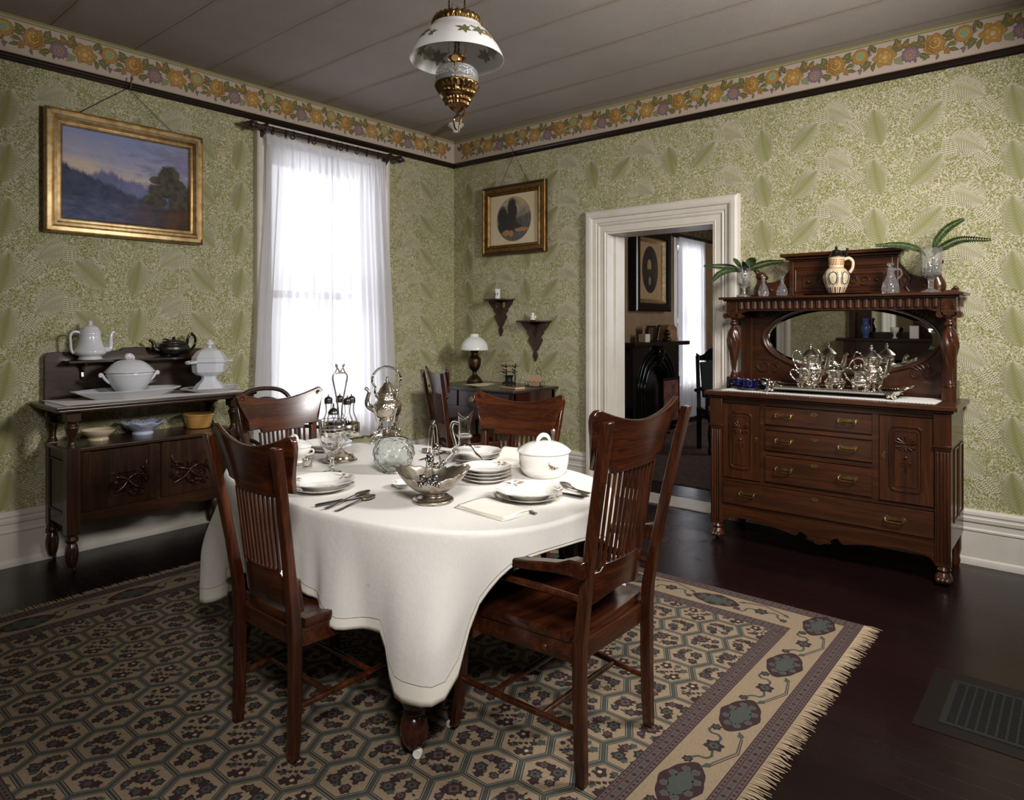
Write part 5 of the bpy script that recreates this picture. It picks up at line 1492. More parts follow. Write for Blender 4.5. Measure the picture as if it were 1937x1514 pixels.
for k in range(3):
    fl=MB(); a=-2.25+k*TAU/3
    shade_flower(a+.25,.42,0,.026); shade_flower(a-.05,.40,2.7,.040); shade_flower(a+.55,.45,.2,.036); shade_flower(a-.45,.45,2.9,.036); shade_flower(a+.85,.6,.4,.026)
    ob('painted_flowers',fl,[M['print_rust'],M['print_brown'],M['print_green'],M['print_green']],sh,smooth=0,fixn=False)
tints=[plain('inner bloom tint',rgb(168,152,138),.4),plain('inner heart tint',rgb(150,140,126),.4),plain('inner leaf tint',rgb(134,134,120),.4),plain('inner stalk tint',rgb(134,134,120),.4)]
for k in range(3):
    fl=MB(); a=-2.25+pi+k*TAU/3
    shade_flower(a+.25,.52,0,.034,True); shade_flower(a-.1,.50,2.7,.048,True); shade_flower(a+.6,.55,.2,.042,True)
    ob('inner_flower_tint',fl,tints,sh,smooth=0,fixn=False)
mb=MB(); mb.lathe([(.098,z_(2.610)),(.103,z_(2.612)),(.104,z_(2.622)),(.098,z_(2.626)),(.100,z_(2.634)),(.094,z_(2.645)),(.086,z_(2.648)),(.088,z_(2.640)),(.092,z_(2.62)),(.098,z_(2.610))],160,fn=lambda a,r,z:(r*(1+(.02*cos(32*a) if z_(2.611)<z<z_(2.627) else 0)),z+(.003*cos(24*a) if z>z_(2.644) else 0)),cap=False); cr=ob('crown_ring',mb,M['brass'],lp,smooth=50)
# frame arms: twisted straps from crown to font
for s in (-1,1):
    a=radians(130)+ (0 if s>0 else pi)
    dx,dy=cos(a),sin(a)
    pts=[(.094,2.63),(.092,2.60),(.088,2.56),(.07,2.53),(.068,2.51),(.078,2.49),(.082,2.46),(.082,2.42),(.083,2.39),(.080,2.36),(.072,2.33)]
    sp=spline([(dx*r,dy*r,z_(z)) for r,z in pts],40)
    mb=MB(); mb.tube(sp,[.0045+.0016*sin(k*1.5) for k in range(41)],8); ob('frame_arm',mb,M['brass_dark'],lp)
    d=MB(); d.lathe([(.0001,.004),(.014,.004),(.018,0)],16,M=T(dx*.084,dy*.084,z_(2.452))@R(a,'Z')@R(pi/2,'Y')); ob('rosette',d,M['brass'],lp)
font=MB(); font.lathe(prof([(r,z_(z)) for r,z in ((.04,2.445),(.068,2.442),(.084,2.425),(.088,2.40),(.085,2.375),(.078,2.352))],30),48,fn=lambda a,r,z:(r*(1+.012*cos(24*a)*(1 if z>z_(2.42) else .0)),z)); ob('oil_font',font,M['glass_pebble'],lp,smooth=60)
oil=MB(); oil.lathe(prof([(r,z_(z)) for r,z in ((.001,2.40),(.078,2.40),(.078,2.37),(.05,2.353),(.001,2.353))],20),32); ob('font_liner',oil,M['brass_dark'],lp)
cup=MB(); cup.lathe(prof([(r,z_(z)) for r,z in ((.086,2.378),(.090,2.372),(.080,2.352),(.074,2.342),(.070,2.330),(.058,2.318),(.054,2.305),(.048,2.300),(.046,2.288),(.03,2.278),(.02,2.268),(.004,2.258))],60),96,fn=lambda a,r,z:(r*(1+.045*cos(24*a)*(1 if z_(2.335)<z<z_(2.368) or z<z_(2.315) else 0)),z)); ob('font_cup',cup,M['brass_dark'],lp,smooth=60)
bn=MB(); bn.lathe(prof([(r,z_(z)) for r,z in ((.034,2.445),(.036,2.455),(.03,2.462),(.026,2.47),(.033,2.475),(.040,2.482),(.036,2.486),(.022,2.488),(.016,2.50),(.012,2.505))],40),28); ob('burner',bn,M['brass'],lp)
ch=MB(); ch.lathe(prof([(r,z_(z)) for r,z in ((.026,2.485),(.034,2.505),(.037,2.525),(.032,2.56),(.024,2.60),(.021,2.66),(.021,2.71),(.0195,2.71),(.0195,2.66),(.0225,2.60),(.0305,2.56),(.0355,2.525),(.0325,2.505),(.0245,2.487))],60),28,cap=False); ob('glass_chimney',ch,M['glass'],lp,smooth=60)
dr=MB()
dr.tube(spline([(0,0,z_(2.26)),(.004,0,z_(2.25)),(-.02,.005,z_(2.245)),(-.022,.004,z_(2.225)),(-.012,0,z_(2.20)),(.0,-.003,z_(2.19))],20),.004,6)
dr.tube(spline([(.0,0,z_(2.255)),(.018,.004,z_(2.235)),(.014,.0,z_(2.205)),(.012,-.002,z_(2.18))],16),[.005]*10+[.004]*7,6); dr.tube(spline([(.03,.01,z_(2.28)),(.034,.012,z_(2.262)),(.026,.01,z_(2.245)),(.022,.008,z_(2.24))],12),.004,6)
ob('pull_ring',dr,M['brass'],lp)
for s in (-1,1):
    a=radians(40)+(0 if s>0 else pi)
    mb=MB()
    n=40
    for k in range(n):
        z=lerp(2.645,CH-.01,k/(n-1)); rr=.0
        mb.ball((cos(a)*.032,sin(a)*.032,z_(z)),.0042,6,4,sc=(1,1,1.8))
    ob('chain',mb,M['bronze'],lp)
mb=MB(); mb.lathe(prof([(.05,-.001),(.055,-.01),(.03,-.03),(.012,-.05)],12),24); ob('ceiling_canopy',mb,M['brass'],lp)
# ------------------------------------------------------------------ the next room, through the doorway
NX0,NX1,NY1=.30,5.2,6.0
npap=speckled('parlour brown wallpaper',rgb(120,94,66),rgb(134,106,76),5,.8)
WN0,WN1=4.12,4.82
mb=MB()
for a,b,c,d in ((WT,WN0,0,CH),(WN1,NY1,0,CH),(WN0,WN1,0,.5),(WN0,WN1,2.5,CH)): mb.poly([(NX0,a,c),(NX0,b,c),(NX0,b,d),(NX0,a,d)])
props(ob('wall_parlour_left',mb,npap,smooth=0),kind='structure')
mb=MB(); mb.poly([(NX0,NY1,0),(NX1,NY1,0),(NX1,NY1,CH),(NX0,NY1,CH)]); props(ob('wall_parlour_far',mb,npap,smooth=0),kind='structure')
mb=MB(); mb.poly([(NX1,WT,0),(NX1,NY1,0),(NX1,NY1,CH),(NX1,WT,CH)]); props(ob('wall_parlour_right',mb,npap,smooth=0),kind='structure')
mb=MB()
for a,b,c,d in ((NX0-.3,DX0,0,CH),(DX1,NX1,0,CH),(DX0,DX1,DH,CH)): mb.poly([(a,WT,c),(b,WT,c),(b,WT,d),(a,WT,d)])
props(ob('wall_parlour_near',mb,npap,smooth=0),kind='structure')
mb=MB(); mb.poly([(NX0,WT,CH),(NX0,NY1,CH),(NX1,NY1,CH),(NX1,WT,CH)]); props(ob('ceiling_parlour',mb,plain('parlour ceiling',rgb(130,118,106),.9),smooth=0),kind='structure')
mb=MB(); mb.poly([(NX0,WT,0),(NX1,WT,0),(NX1,NY1,0),(NX0,NY1,0)]); props(ob('floor_parlour',mb,M['floor'],smooth=0),kind='structure')
run('baseboard_parlour',BASE,(NX0,WT,0),(NX0,NY1,0),(1,0,0),plain('dark parlour skirting',rgb(40,26,20),.4))
RP=[(d,z-2.907+2.62) for d,z in RAIL]
run('trim_10',RP,(NX0,WT,0),(NX0,NY1,0),(1,0,0),M['rail_paint'])
mb=MB(); mb.poly([(NX0+.002,WT,2.665),(NX0+.002,NY1,2.665),(NX0+.002,NY1,3.17),(NX0+.002,WT,3.17)]); props(ob('trim_11',mb,speckled('dark parlour frieze',rgb(46,38,26),rgb(96,76,44),14,.8),smooth=0),kind='structure')
mb=MB()
for a,b,c,d in ((WN0-.1,WN0,.4,2.6),(WN1,WN1+.1,.4,2.6),(WN0,WN1,2.5,2.6),(WN0,WN1,.4,.5)): mb.box(NX0-.02,NX0+.03,a,b,c,d)
sash_=MB(); 
for a,b,c,d in ((WN0,WN0+.05,.5,2.5),(WN1-.05,WN1,.5,2.5),(WN0,WN1,1.4,1.46),(WN0,WN1,2.45,2.5),(WN0,WN1,.5,.55)): mb.box(NX0-.12,NX0-.08,a,b,c,d)
w2=props(ob('window_2',mb,WP,smooth=0),kind='structure')
mb=MB(); mb.box(NX0-.102,NX0-.098,WN0+.03,WN1-.03,.53,2.47); ob('pane',mb,pane,w2)
# rug
c=thing('parlour_carpet','dark red patterned carpet on the floor of the next room','carpet',(2.2,2.9,0))
mb=MB(); mb.box(-1.6,2.6,-2.22,2.6,.0005,.007); ob('carpet_pile',mb,speckled('dark parlour carpet',rgb(30,14,13),rgb(78,50,36),26,.95),c,smooth=0)
# mantelpiece
fp=thing('fireplace','black marble arched fireplace with mantel shelf in the next room','fireplace',(NX0,3.28,0))
mk=plain('black polished marble',rgb(13,12,13),.16)
mb=MB(); n=28
# face with arched opening
outl=[(-.62,0),(-.62,1.10),(.62,1.10),(.62,0)]
arch=[(.30,0),(.30,.52)]+[(.30*cos(pi*k/n),.52+.32*sin(pi*k/n)) for k in range(1,n)]+[(-.30,.52),(-.30,0)]
mb.prism([(-.62,0),(-.62,1.10),(.62,1.10),(.62,0)]+arch,.0,.16,plane='yz'); s_=ob('surround',mb,mk,fp,smooth=15)
mb=MB(); mb.box(.0,.26,-.76,.76,1.10,1.155); ob('mantel_shelf',mb,mk,fp,smooth=0,bevel=.012,bseg=3)
for r in (.34,.43,.5):
    mb=MB(); pts=[(.162,r,.0),(.165,r,.5)]+[(.165,r*cos(pi*k/24),.52+(r+.03)*sin(pi*k/24)) for k in range(25)]+[(.165,-r,.5),(.162,-r,0)]; mb.tube(pts,.022 if r<.5 else .014,8); ob('arch_moulding',mb,mk,s_,smooth=60)
mb=MB(); mb.tube([(.15,0,.86),(.19,0,.95),(.20,0,1.05),(.17,0,1.09)],[.04,.06,.07,.05],12); ob('keystone',mb,mk,s_)
mb=MB(); mb.box(.0,.02,-.3,.3,0,.86); mb.box(.02,.14,-.30,-.29,0,.8); mb.box(.02,.14,.29,.30,0,.8); ob('firebox',mb,plain('sooty brick',rgb(30,20,18),.9),fp,smooth=0)
c=thing('firescreen','tapestry fire screen standing in the black fireplace opening','fire screen',(NX0+.34,3.30,0))
mb=MB(); mb.box(-.012,.012,-.2,.2,.14,.66); ob('tapestry',mb,speckled('rose tapestry',rgb(52,22,22),rgb(110,62,50),9,.9),c,smooth=0)
mb=MB(); mb.bar((0,-.22,.0),(0,-.22,.7),.025,.025); mb.bar((0,.22,0),(0,.22,.7),.025,.025); mb.bar((0,-.22,.68),(0,.22,.68),.03,.03); mb.bar((-.1,-.22,.015),(.1,-.22,.015),.03,.03); mb.bar((-.1,.22,.015),(.1,.22,.015),.03,.03); ob('stand',mb,M['ebony'],c)
# things on the mantel
def small_frame(y,w,h,lab,tilt,col):
    c=thing('photo_frame',lab,'picture frame',(NX0+.13,y,1.157),radians(-90)); c.rotation_euler=(radians(-10),0,radians(-90+tilt))
    frame_profile_obj('frame_border',c,w/2,h/2,[(0,-.008),(0,.01),(.018,.012),(.024,.004),(.024,-.008)],M['mahog']).location=(0,0,h/2)
    mb=MB(); mb.box(-w/2+.02,w/2-.02,-.004,.002,.02,h-.02); ob('photograph',mb,col,c,smooth=0)
small_frame(3.33,.16,.22,'small tilted wooden photograph frame on the black mantel',18,speckled('sepia photograph',rgb(120,96,70),rgb(170,146,112),9,.5))
small_frame(3.12,.17,.21,'plain dark photograph frame at left on the black mantel',-6,plain('dark photograph',rgb(60,44,32),.5))
c=thing('mantel_clock_case','brown round-topped wooden box standing on the black mantel','box',(NX0+.13,3.64,1.157))
mb=MB(); mb.prism([(-.15,0),(-.15,.14)]+[(-.15*cos(pi*k/12),.14+.08*sin(pi*k/12)) for k in range(1,12)]+[(.15,.14),(.15,0)],-.06,.06,plane='yz'); ob('case',mb,wood('pale brown box wood',rgb(90,62,40),rgb(128,94,62),rgb(150,112,78),'y',.5),c,smooth=30,bevel=.004)
c=thing('bud_vase','narrow clear glass vase at the right end of the black mantel','vase',(NX0+.13,3.885,1.157))
mb=MB(); mb.lathe(prof([(.035,0),(.03,.01),(.018,.03),(.022,.12),(.034,.22),(.031,.22),(.019,.12),(.012,.04),(.0001,.035)],30),18); ob('vase_body',mb,M['glass'],c)
c=thing('trinket_pile','small dark ornament in front of the brown box on the mantel','ornament',(NX0+.21,3.46,1.157))
mb=MB(); mb.lathe(prof([(.05,0),(.055,.03),(.03,.07),(.045,.11),(.02,.15),(.0001,.16)],20),16); ob('ornament_body',mb,M['bronze'],c)
c=thing('letter_bundle','bundle of pale letters at the left end of the black mantel','letters',(NX0+.15,2.96,1.157))
mb=MB(); mb.box(-.05,.05,-.06,.06,0,.10); ob('bundle',mb,M['paper'],c,smooth=0,bevel=.004)
# portrait print
def m_portrait():
    t=NT('oval portrait engraving'); v=t.obj(); s=t.node('SeparateXYZ'); t.link(v,s.inputs[0]); x,z=s.outputs['X'],s.outputs['Z']
    def el(cx,cz,rx,rz): return t.math('SUBTRACT',1,t.math('ADD',t.math('POWER',t.math('DIVIDE',t.math('SUBTRACT',x,cx),rx),2),t.math('POWER',t.math('DIVIDE',t.math('SUBTRACT',z,cz),rz),2)))
    n=t.noise(v,14,4); G=lambda e,k=6: t.math('MULTIPLY',e,k,clamp=True)
    c=t.ramp(n,[(.3,rgb(150,118,84)),(.7,rgb(164,132,96))])
    c=t.mix(G(el(0,.02,.215,.31),60),c,rgb(40,27,22))
    body=t.math('MULTIPLY',G(el(0,-.26,.19,.20)),G(el(0,.02,.21,.305),60)); c=t.mix(body,c,rgb(22,16,15))
    c=t.mix(G(el(.01,-.13,.035,.06)),c,rgb(120,104,86)); c=t.mix(G(el(.012,.11,.085,.085)),c,rgb(26,19,16)); c=t.mix(G(el(.022,.07,.058,.088)),c,rgb(146,118,90)); c=t.mix(G(el(.022,.0,.05,.03)),c,rgb(50,37,29))
    for q in ((0,.092,.012,.006),(.045,.092,.011,.006)): c=t.mix(G(el(*q)),c,rgb(112,88,66))
    t.set(Base_Color=c,Roughness=.4); return t.mat
c=thing('portrait_picture','large dark-framed oval portrait of a bearded man above the black mantel','picture',(NX0+.06,3.30,2.08),radians(-90)); c.rotation_euler=(0,0,radians(-90))
frame_profile_obj('outer_frame',c,.47,.53,[(0,-.05),(0,.05),(.02,.06),(.06,.045),(.10,.05),(.115,.03),(.115,-.05)],M['ebony'])
fr=frame_profile_obj('gilt_slip',c,.36,.42,[(0,-.04),(0,.034),(.02,.03),(.05,.0),(.05,-.04)],M['gilt'])
mb=MB(); mb.box(-.33,.33,-.03,-.012,-.39,.39); ob('portrait_sheet',mb,m_portrait(),c,smooth=0)
cu=thing('parlour_curtain','white lace curtain over the tall window of the next room','curtain',(NX0+.10,4.47,2.61))
curtain_panel('curtain_panel',cu,-.41,.41,-.41,.44,0,-2.56,5)
mb=MB(); mb.tube([(0,-.48,.0),(0,.5,.0)],.014,8); ob('curtain_pole',mb,M['rod'],cu)
c=thing('parlour_lace_trim','row of lace sprigs down the middle of the parlour curtain','lace')if False else None
# carved hall chair in the next room
c=thing('carved_chair','carved high-backed dark chair with a white cloth in front of the parlour curtain','chair',(1.74,2.36,.007),radians(-138))
mb=MB(); mb.box(-.23,.23,-.22,.22,.40,.47); ob('seat',mb,M['leather'],c,smooth=0,bevel=.02)
for x in (-.2,.2):
    mb=MB(); mb.bar((x,-.2,0),(x,-.2,.45),.045,.045); mb.bar((x,-.2,.43),(x*.85,-.36,1.02),.04,.04); ob('rear_leg',mb,M['ebony'],c,bevel=.004)
    mb=MB(); mb.lathe(prof([(.02,0),(.03,.05),(.018,.1),(.03,.2),(.02,.3),(.03,.4)],20),12,c=(x,.19,0)); ob('front_leg',mb,M['ebony'],c)
    mb=MB(); mb.tube([(x*1.1,-.25,.64),(x*1.15,0,.68),(x*1.15,.2,.64)],.022,8); mb.tube([(x*1.15,.17,.45),(x*1.15,.17,.66)],.018,8); ob('arm',mb,M['ebony'],c)
mb=MB(); mb.bar((0,-.235,.56),(0,-.34,.95),.30,.03,up=(0,1,0)); ob('back_panel',mb,M['leather'],c,bevel=.01)
mb=MB(); mb.prism([(-.17,0),(-.18,.08),(-.14,.05),(-.09,.07),(-.05,.12),(0,.14),(.05,.12),(.09,.07),(.14,.05),(.18,.08),(.17,0)],-.02,.02,M=T(0,-.352,.97)@R(radians(15),'X'),plane='xz'); ob('carved_crest',mb,M['ebony'],c,bevel=.004)
w_=thing('white_cloth','crumpled white cloth hanging over the arm of the carved parlour chair','cloth',(1.90,2.30,.70))
mb=MB(); mb.grid(lambda u,v:((u-.5)*.16+.02*sin(v*9),-.02+.03*sin(u*14+v*3),.05-.26*v+.02*sin(u*20)),24,20); ob('cloth_folds',mb,M['cloth'],w_,smooth=180,solid=.004)
c=thing('parlour_desk','dark carved cabinet behind the carved chair in the next room','cabinet',(.60,5.40,0))
mb=MB(); mb.box(-.25,.25,-.35,.35,.06,.90); mb.box(-.28,.28,-.38,.38,.90,.94); ob('cabinet_body',mb,M['ebony'],c,smooth=0,bevel=.006)
mb=MB(); mb.box(.25,.262,-.30,-.02,.14,.82); ob('door',mb,M['ebony'],c,smooth=0,bevel=.004); mb=MB(); mb.box(.25,.262,.02,.30,.14,.82); ob('door',mb,M['ebony'],c,smooth=0,bevel=.004)

# ------------------------------------------------------------------ opposite side of the room, seen in the sideboard mirror
ov=thing('overmantel','dark mahogany chimneypiece with shelves and mirror reflected in the sideboard glass','chimneypiece',(2.95,YB,0))
mh,mz=M['mahog'],M['mahog_z']
for s in (-1,1):
    mb=MB(); mb.box(s*.62-.07,s*.62+.07,0,.24,0,1.16); ob('pilaster',mb,mz,ov,smooth=0,bevel=.006)
    mb=MB(); mb.box(s*.62-.035,s*.62+.035,0,.10,1.20,1.98); ob('upper_post',mb,mz,ov,smooth=0,bevel=.004)
mb=MB(); mb.box(-.69,.69,0,.22,.92,1.16); ob('frieze_board',mb,mh,ov,smooth=0,bevel=.004)
mb=MB(); mb.box(-.78,.78,0,.30,1.16,1.20); ob('mantel_shelf',mb,mh,ov,smooth=0,bevel=.008)
mb=MB(); mb.box(-.55,.55,0,.05,0,.92); ob('iron_insert',mb,M['iron'],ov,smooth=0)
mb=MB(); mb.box(-.66,.66,0,.03,1.20,1.98); ob('back_board',mb,mh,ov,smooth=0)
mb=MB(); mb.box(-.40,.10,.032,.04,1.28,1.75); ob('mirror',mb,plain('overmantel mirror',(.8,.8,.8,1),.03,1),ov,smooth=0)
mb=MB(); mb.box(-.42,-.39,.03,.06,1.25,1.78); mb.box(.09,.12,.03,.06,1.25,1.78); mb.box(-.42,.12,.03,.06,1.25,1.28); mb.box(-.42,.12,.03,.06,1.75,1.78); ob('mirror_frame',mb,mz,ov,smooth=0,bevel=.003)
mb=MB(); mb.box(-.7,.7,0,.16,1.98,2.02); ob('top_shelf',mb,mh,ov,smooth=0,bevel=.006)
c=thing('blue_vase','blue and white vase reflected in the sideboard mirror','vase',(2.52,YB+.2,1.201)); mb=MB(); mb.lathe(prof([(.04,0),(.03,.02),(.05,.08),(.055,.14),(.03,.2),(.045,.26),(.0001,.25)],24),20); ob('vase_body',mb,M['flow_blue'],c)
c=thing('white_goblet','white goblet on the far mantel reflected in the sideboard mirror','goblet',(2.86,YB+.2,1.201)); mb=MB(); mb.lathe(prof([(.035,0),(.015,.02),(.015,.05),(.045,.09),(.05,.14),(.0001,.13)],24),20); ob('goblet_body',mb,M['china'],c)
c=thing('mantel_picture','small white picture on the far mantel reflected in the mirror','picture frame',(3.08,YB+.2,1.201)); mb=MB(); mb.box(-.05,.05,-.01,.01,0,.16); ob('card_picture',mb,M['china'],c,smooth=0,bevel=.003)
c=thing('round_clock','round mantel clock reflected in the sideboard mirror','clock',(3.38,YB+.17,1.201)); mb=MB(); mb.lathe([(.0001,-.05),(.11,-.05),(.12,-.03),(.12,.03),(.105,.045),(.0001,.045)],32,M=T(0,0,.13)@R(-pi/2,'X')); ob('case',mb,M['ebony'],c)
mb=MB(); mb.lathe([(.0001,.047),(.085,.047)],32,M=T(0,0,.13)@R(-pi/2,'X'),cap=False); ob('dial',mb,M['paper'],c); mb=MB(); mb.box(-.12,.12,-.05,.05,0,.02); ob('foot',mb,M['ebony'],c)
# ------------------------------------------------------------------ tableware
DEC=[M['print_brown'],M['print_grey'],M['print_rust'],M['print_green']]
def sprays(mb,spots,surf):
    """small printed flower sprays; surf(x,y)->z"""
    rnd=random.Random(11)
    for (cx,cy,s,ang) in spots:
        def P(u,w,o): 
            x=cx+cos(ang)*u-sin(ang)*w; y=cy+sin(ang)*u+cos(ang)*w
            return (x,y,surf(x,y)+.0005+o)
        for k in range(9):
            a=rnd.uniform(0,TAU); l=s*rnd.uniform(.2,1)
            u,w=cos(a)*l,sin(a)*l*.5
            t=rnd.random()
            if t<.45: disc(mb,P,u,w,s*.12,rnd.choice((0,2,1)),.0002+.00002*k,9,5,.25)
            else: leaf(mb,P,u*.5,w*.5,a,s*.5,s*.16,rnd.choice((0,1,3)),.0001+.00002*k)
        for k in range(3):
            a=rnd.uniform(-.5,.5)+pi*(k%2); leaf(mb,P,0,0,a,s*1.1,s*.05,0,.0)
def soup_plate(R=.115,depth=.032,scal=True):
    pr_=[(.0001,.006),(R*.50,.006),(R*.62,.012),(R*.70,depth*.72),(R*.98,depth),(R,depth+.0015),(R*.985,depth-.002),(R*.70,depth*.72-.005),(R*.60,.004),(R*.56,0),(R*.5,0),(R*.5,.003),(.0001,.003)]
    mb=MB(); mb.lathe(pr_,72,fn=lambda a,r,z:((r*(1+.012*cos(12*a)) if r>R*.8 else r),z))
    def surf(x,y):
        r=hypot(x,y)/R
        return lerp(depth*.72,depth,min(1,max(0,(r-.7)/.28)))
    return mb,surf
def flat_plate(R=.12):
    pr_=[(.0001,.005),(R*.6,.005),(R*.68,.010),(R*.97,.019),(R,.021),(R*.985,.0185),(R*.66,.006),(R*.6,0),(R*.55,0),(R*.55,.002),(.0001,.002)]
    mb=MB(); mb.lathe(pr_,72,fn=lambda a,r,z:((r*(1+.010*cos(12*a)) if r>R*.8 else r),z))
    def surf(x,y):
        r=hypot(x,y)/R; return lerp(.010,.020,min(1,max(0,(r-.68)/.3)))
    return mb,surf
def make_plate(name,label,group,loc,R_,soup,rot,spots=None):
    t=thing(name,label,'plate',loc,rot,group)
    mb,sf=soup_plate(R_) if soup else flat_plate(R_)
    ob('plate_body',mb,M['china'],t,smooth=50)
    rr=R_*.84
    for a,s in ((.3,.034),(2.5,.026),(4.4,.030)) if spots is None else spots:
        d=MB(); sprays(d,[(cos(a)*rr,sin(a)*rr,s*R_/.115*1.5,a+pi/2)],sf)
        ob('flower_spray',d,DEC,t,smooth=0,fixn=False)
    return t
GP='flowered dinner plates under the soup plates'; GS='flowered soup plates at the place settings'
for (x,y,rot,who) in ((2.488,-3.222,.9,'at the near left place beside the spoons'),(3.185,-2.815,2.2,'at the right place in front of the armchair'),(1.80,-2.72,1.5,'at the window end place behind the goblet'),(2.53,-2.40,4.0,'at the far place behind the glass ewer')):
    make_plate('dinner_plate','flat flowered plate beneath the soup plate '+who,GP,(x,y,CZ),.122,False,rot)
    make_plate('soup_plate','deep flowered soup plate '+who,GS,(x,y,CZ+.0075),.125,True,rot+.4)
for k in range(4):
    make_plate('dessert_plate',('lowest','second from the bottom','third from the bottom','topmost')[k]+' of the four stacked small white plates by the glass ewer','stack of four white plates',(2.872,-2.70,CZ+.0135*k),.103,False,.5+k)
def cutlery(kind,p,q,label,z=0,mat_=None,group=None):
    """lies from handle end p to tip q"""
    p=Vector((p[0],p[1],0)); q=Vector((q[0],q[1],0)); L=(q-p).length; a=atan2(q.y-p.y,q.x-p.x)
    t=thing(kind,label,kind.split('_')[-1],(p.x,p.y,CZ+z),a,group)
    S=M['silver_tarn'] if mat_ is None else mat_
    def strip(name,pts,m):
        """pts (x, halfwidth, z, halfthick)"""
        secs=[[ (x,-w,zz),(x,-w*.5,zz+th),(x,w*.5,zz+th),(x,w,zz),(x,w*.5,zz-th*.6),(x,-w*.5,zz-th*.6)] for x,w,zz,th in pts]
        mb=MB(); mb.strip(secs); return ob(name,mb,m,t,smooth=60)
    if kind=='table_knife':
        h=strip('handle',[(0,.006,.006,.004),(.01,.009,.006,.0055),(L*.40,.0075,.006,.005),(L*.42,.007,.006,.005)],M['silver_dark'])
        strip('bolster',[(L*.42,.008,.006,.006),(L*.46,.005,.006,.0045)],M['silver'])
        strip('blade',[(L*.46,.0075,.005,.0016),(L*.75,.0095,.004,.0012),(L*.95,.0085,.003,.001),(L,.002,.003,.0006)],M['steel'])
    elif kind.endswith('spoon'):
        strip('handle',[(0,.0085,.003,.0016),(.02,.0095,.003,.0016),(L*.3,.005,.006,.002),(L*.62,.0028,.011,.002),(L*.68,.004,.010,.002)],S)
        mb=MB(); c=L*.83; rx,ry=L*.17,.018
        mb.lathe([(.0001,-.006),(.4,-.0055),(.75,-.003),(1,.003),(.97,.0045),(.72,-.0012),(.4,-.0038),(.0001,-.0045)],24,M=T(c,0,.0075)@Matrix.Diagonal((rx,ry,1,1)))
        ob('bowl',mb,S,t,smooth=60)
    else:
        strip('handle',[(0,.0085,.003,.0016),(.02,.0095,.003,.0016),(L*.3,.005,.006,.002),(L*.6,.003,.010,.002),(L*.68,.010,.008,.0015),(L*.76,.0115,.005,.0014)],S)
        for k in range(4):
            y=-.0098+.0065*k; mb=MB(); mb.tube([(L*.75,y,.005),(L*.88,y,.0025),(L,y*.98,.007)],[.0018,.0016,.0008],6); ob('tine',mb,S,t)
    return t
GK='silver cutlery lying on the cloth'
cutlery('table_knife',(2.690,-3.385),(2.716,-3.150),'dark-handled knife lying beside the spoons at the near left place',0,None,GK)
cutlery('table_spoon',(2.748,-3.385),(2.690,-3.150),'larger spoon resting across the knife at the near left place',.006,None,GK)
cutlery('dessert_spoon',(2.790,-3.372),(2.738,-3.165),'outer spoon at the near left place, right of the knife',0,None,GK)
cutlery('dinner_fork',(3.335,-2.965),(3.062,-2.905),'fork lying partly on the napkin at the right place',.002,None,GK)
cutlery('table_knife',(3.345,-2.690),(3.10,-2.705),'thick-handled knife tucked under the rim of the right-hand soup plate',0,None,GK)
cutlery('table_spoon',(3.338,-2.655),(3.145,-2.560),'spoon lying just beyond the right-hand soup plate by the armchair',0,None,GK)
cutlery('dessert_spoon',(3.318,-2.610),(3.11,-2.615),'slim spoon between the knife and spoon at the right place',0,None,GK)
cutlery('table_spoon',(2.36,-2.365),(2.19,-2.43),'spoon with bowl pointing at the kettle by the far soup plate',.0,None,GK)
cutlery('dinner_fork',(2.40,-2.395),(2.235,-2.475),'fork lying beside the far spoon near the ewer handle',.0,None,GK)
cutlery('table_knife',(2.33,-2.40),(2.36,-2.60),'knife lying between the silver basket handle and the ewer',0,None,GK)
cutlery('dinner_fork',(2.66,-2.27),(2.625,-2.47),'fork lying beside the folded napkin at the far place',0,None,GK)
def napkin(loc,rz,sx,sy,label,roll=False):
    t=thing('napkin',label,'napkin',loc,rz,'folded linen napkins')
    mb=MB()
    for k in range(3):
        dz=.004*k
        mb.grid(lambda u,v,k=k:((u-.5)*sx*(1-.02*k)+.004*sin(v*5+k),(v-.5)*sy*(1-.025*k)+.003*sin(u*6+k),.002+dz+.0015*sin(u*7+k*2)*sin(v*6)+(.035*smoothstep(.45,1,v)*sin(pi*smoothstep(.4,1,v)*.5) if roll else 0)),20,14)
    ob('napkin_folds',mb,M['hem'],t,smooth=180,solid=.003)
napkin((3.188,-3.012,CZ),radians(-4),.24,.145,'flat folded linen napkin under the fork in front of the silver basket')
napkin((2.69,-2.33,CZ),radians(20),.15,.20,'puffed folded linen napkin at the far place beside the covered dish',True)
# goblet
t=thing('goblet','engraved clear glass goblet standing in front of the cruet stand','goblet',(2.262,-3.015,CZ))
mb=MB(); mb.lathe(prof([(.040,0),(.038,.004),(.012,.010),(.009,.018),(.013,.03),(.009,.042),(.010,.062),(.018,.075),(.040,.10),(.052,.135),(.054,.17),(.056,.21),(.058,.222),(.0555,.222),(.0525,.20),(.0505,.165),(.048,.135),(.036,.106),(.012,.085),(.0001,.082)],70),36,fn=lambda a,r,z:(r,z+(.005*abs(cos(4*a)) if z>.215 else 0))); ob('bowl_and_stem',mb,M['glass'],t,smooth=60)
mb=MB()
for z in (.176,.190): mb.tube([(cos(TAU*k/40)*.0545,sin(TAU*k/40)*.0545,z) for k in range(40)],.0008,5,closed=True)
for k in range(10):
    a=TAU*k/10
    for z in (.125,.15): mb.tube([(cos(a)*.0515,sin(a)*.0515,z),(cos(a+.15)*.0535,sin(a+.15)*.0535,z+.012),(cos(a+.3)*.052,sin(a+.3)*.052,z+.004)],[.0006,.0014,.0005],5)
ob('engraving',mb,plain('frosted engraving',rgb(220,222,224),.4),t)
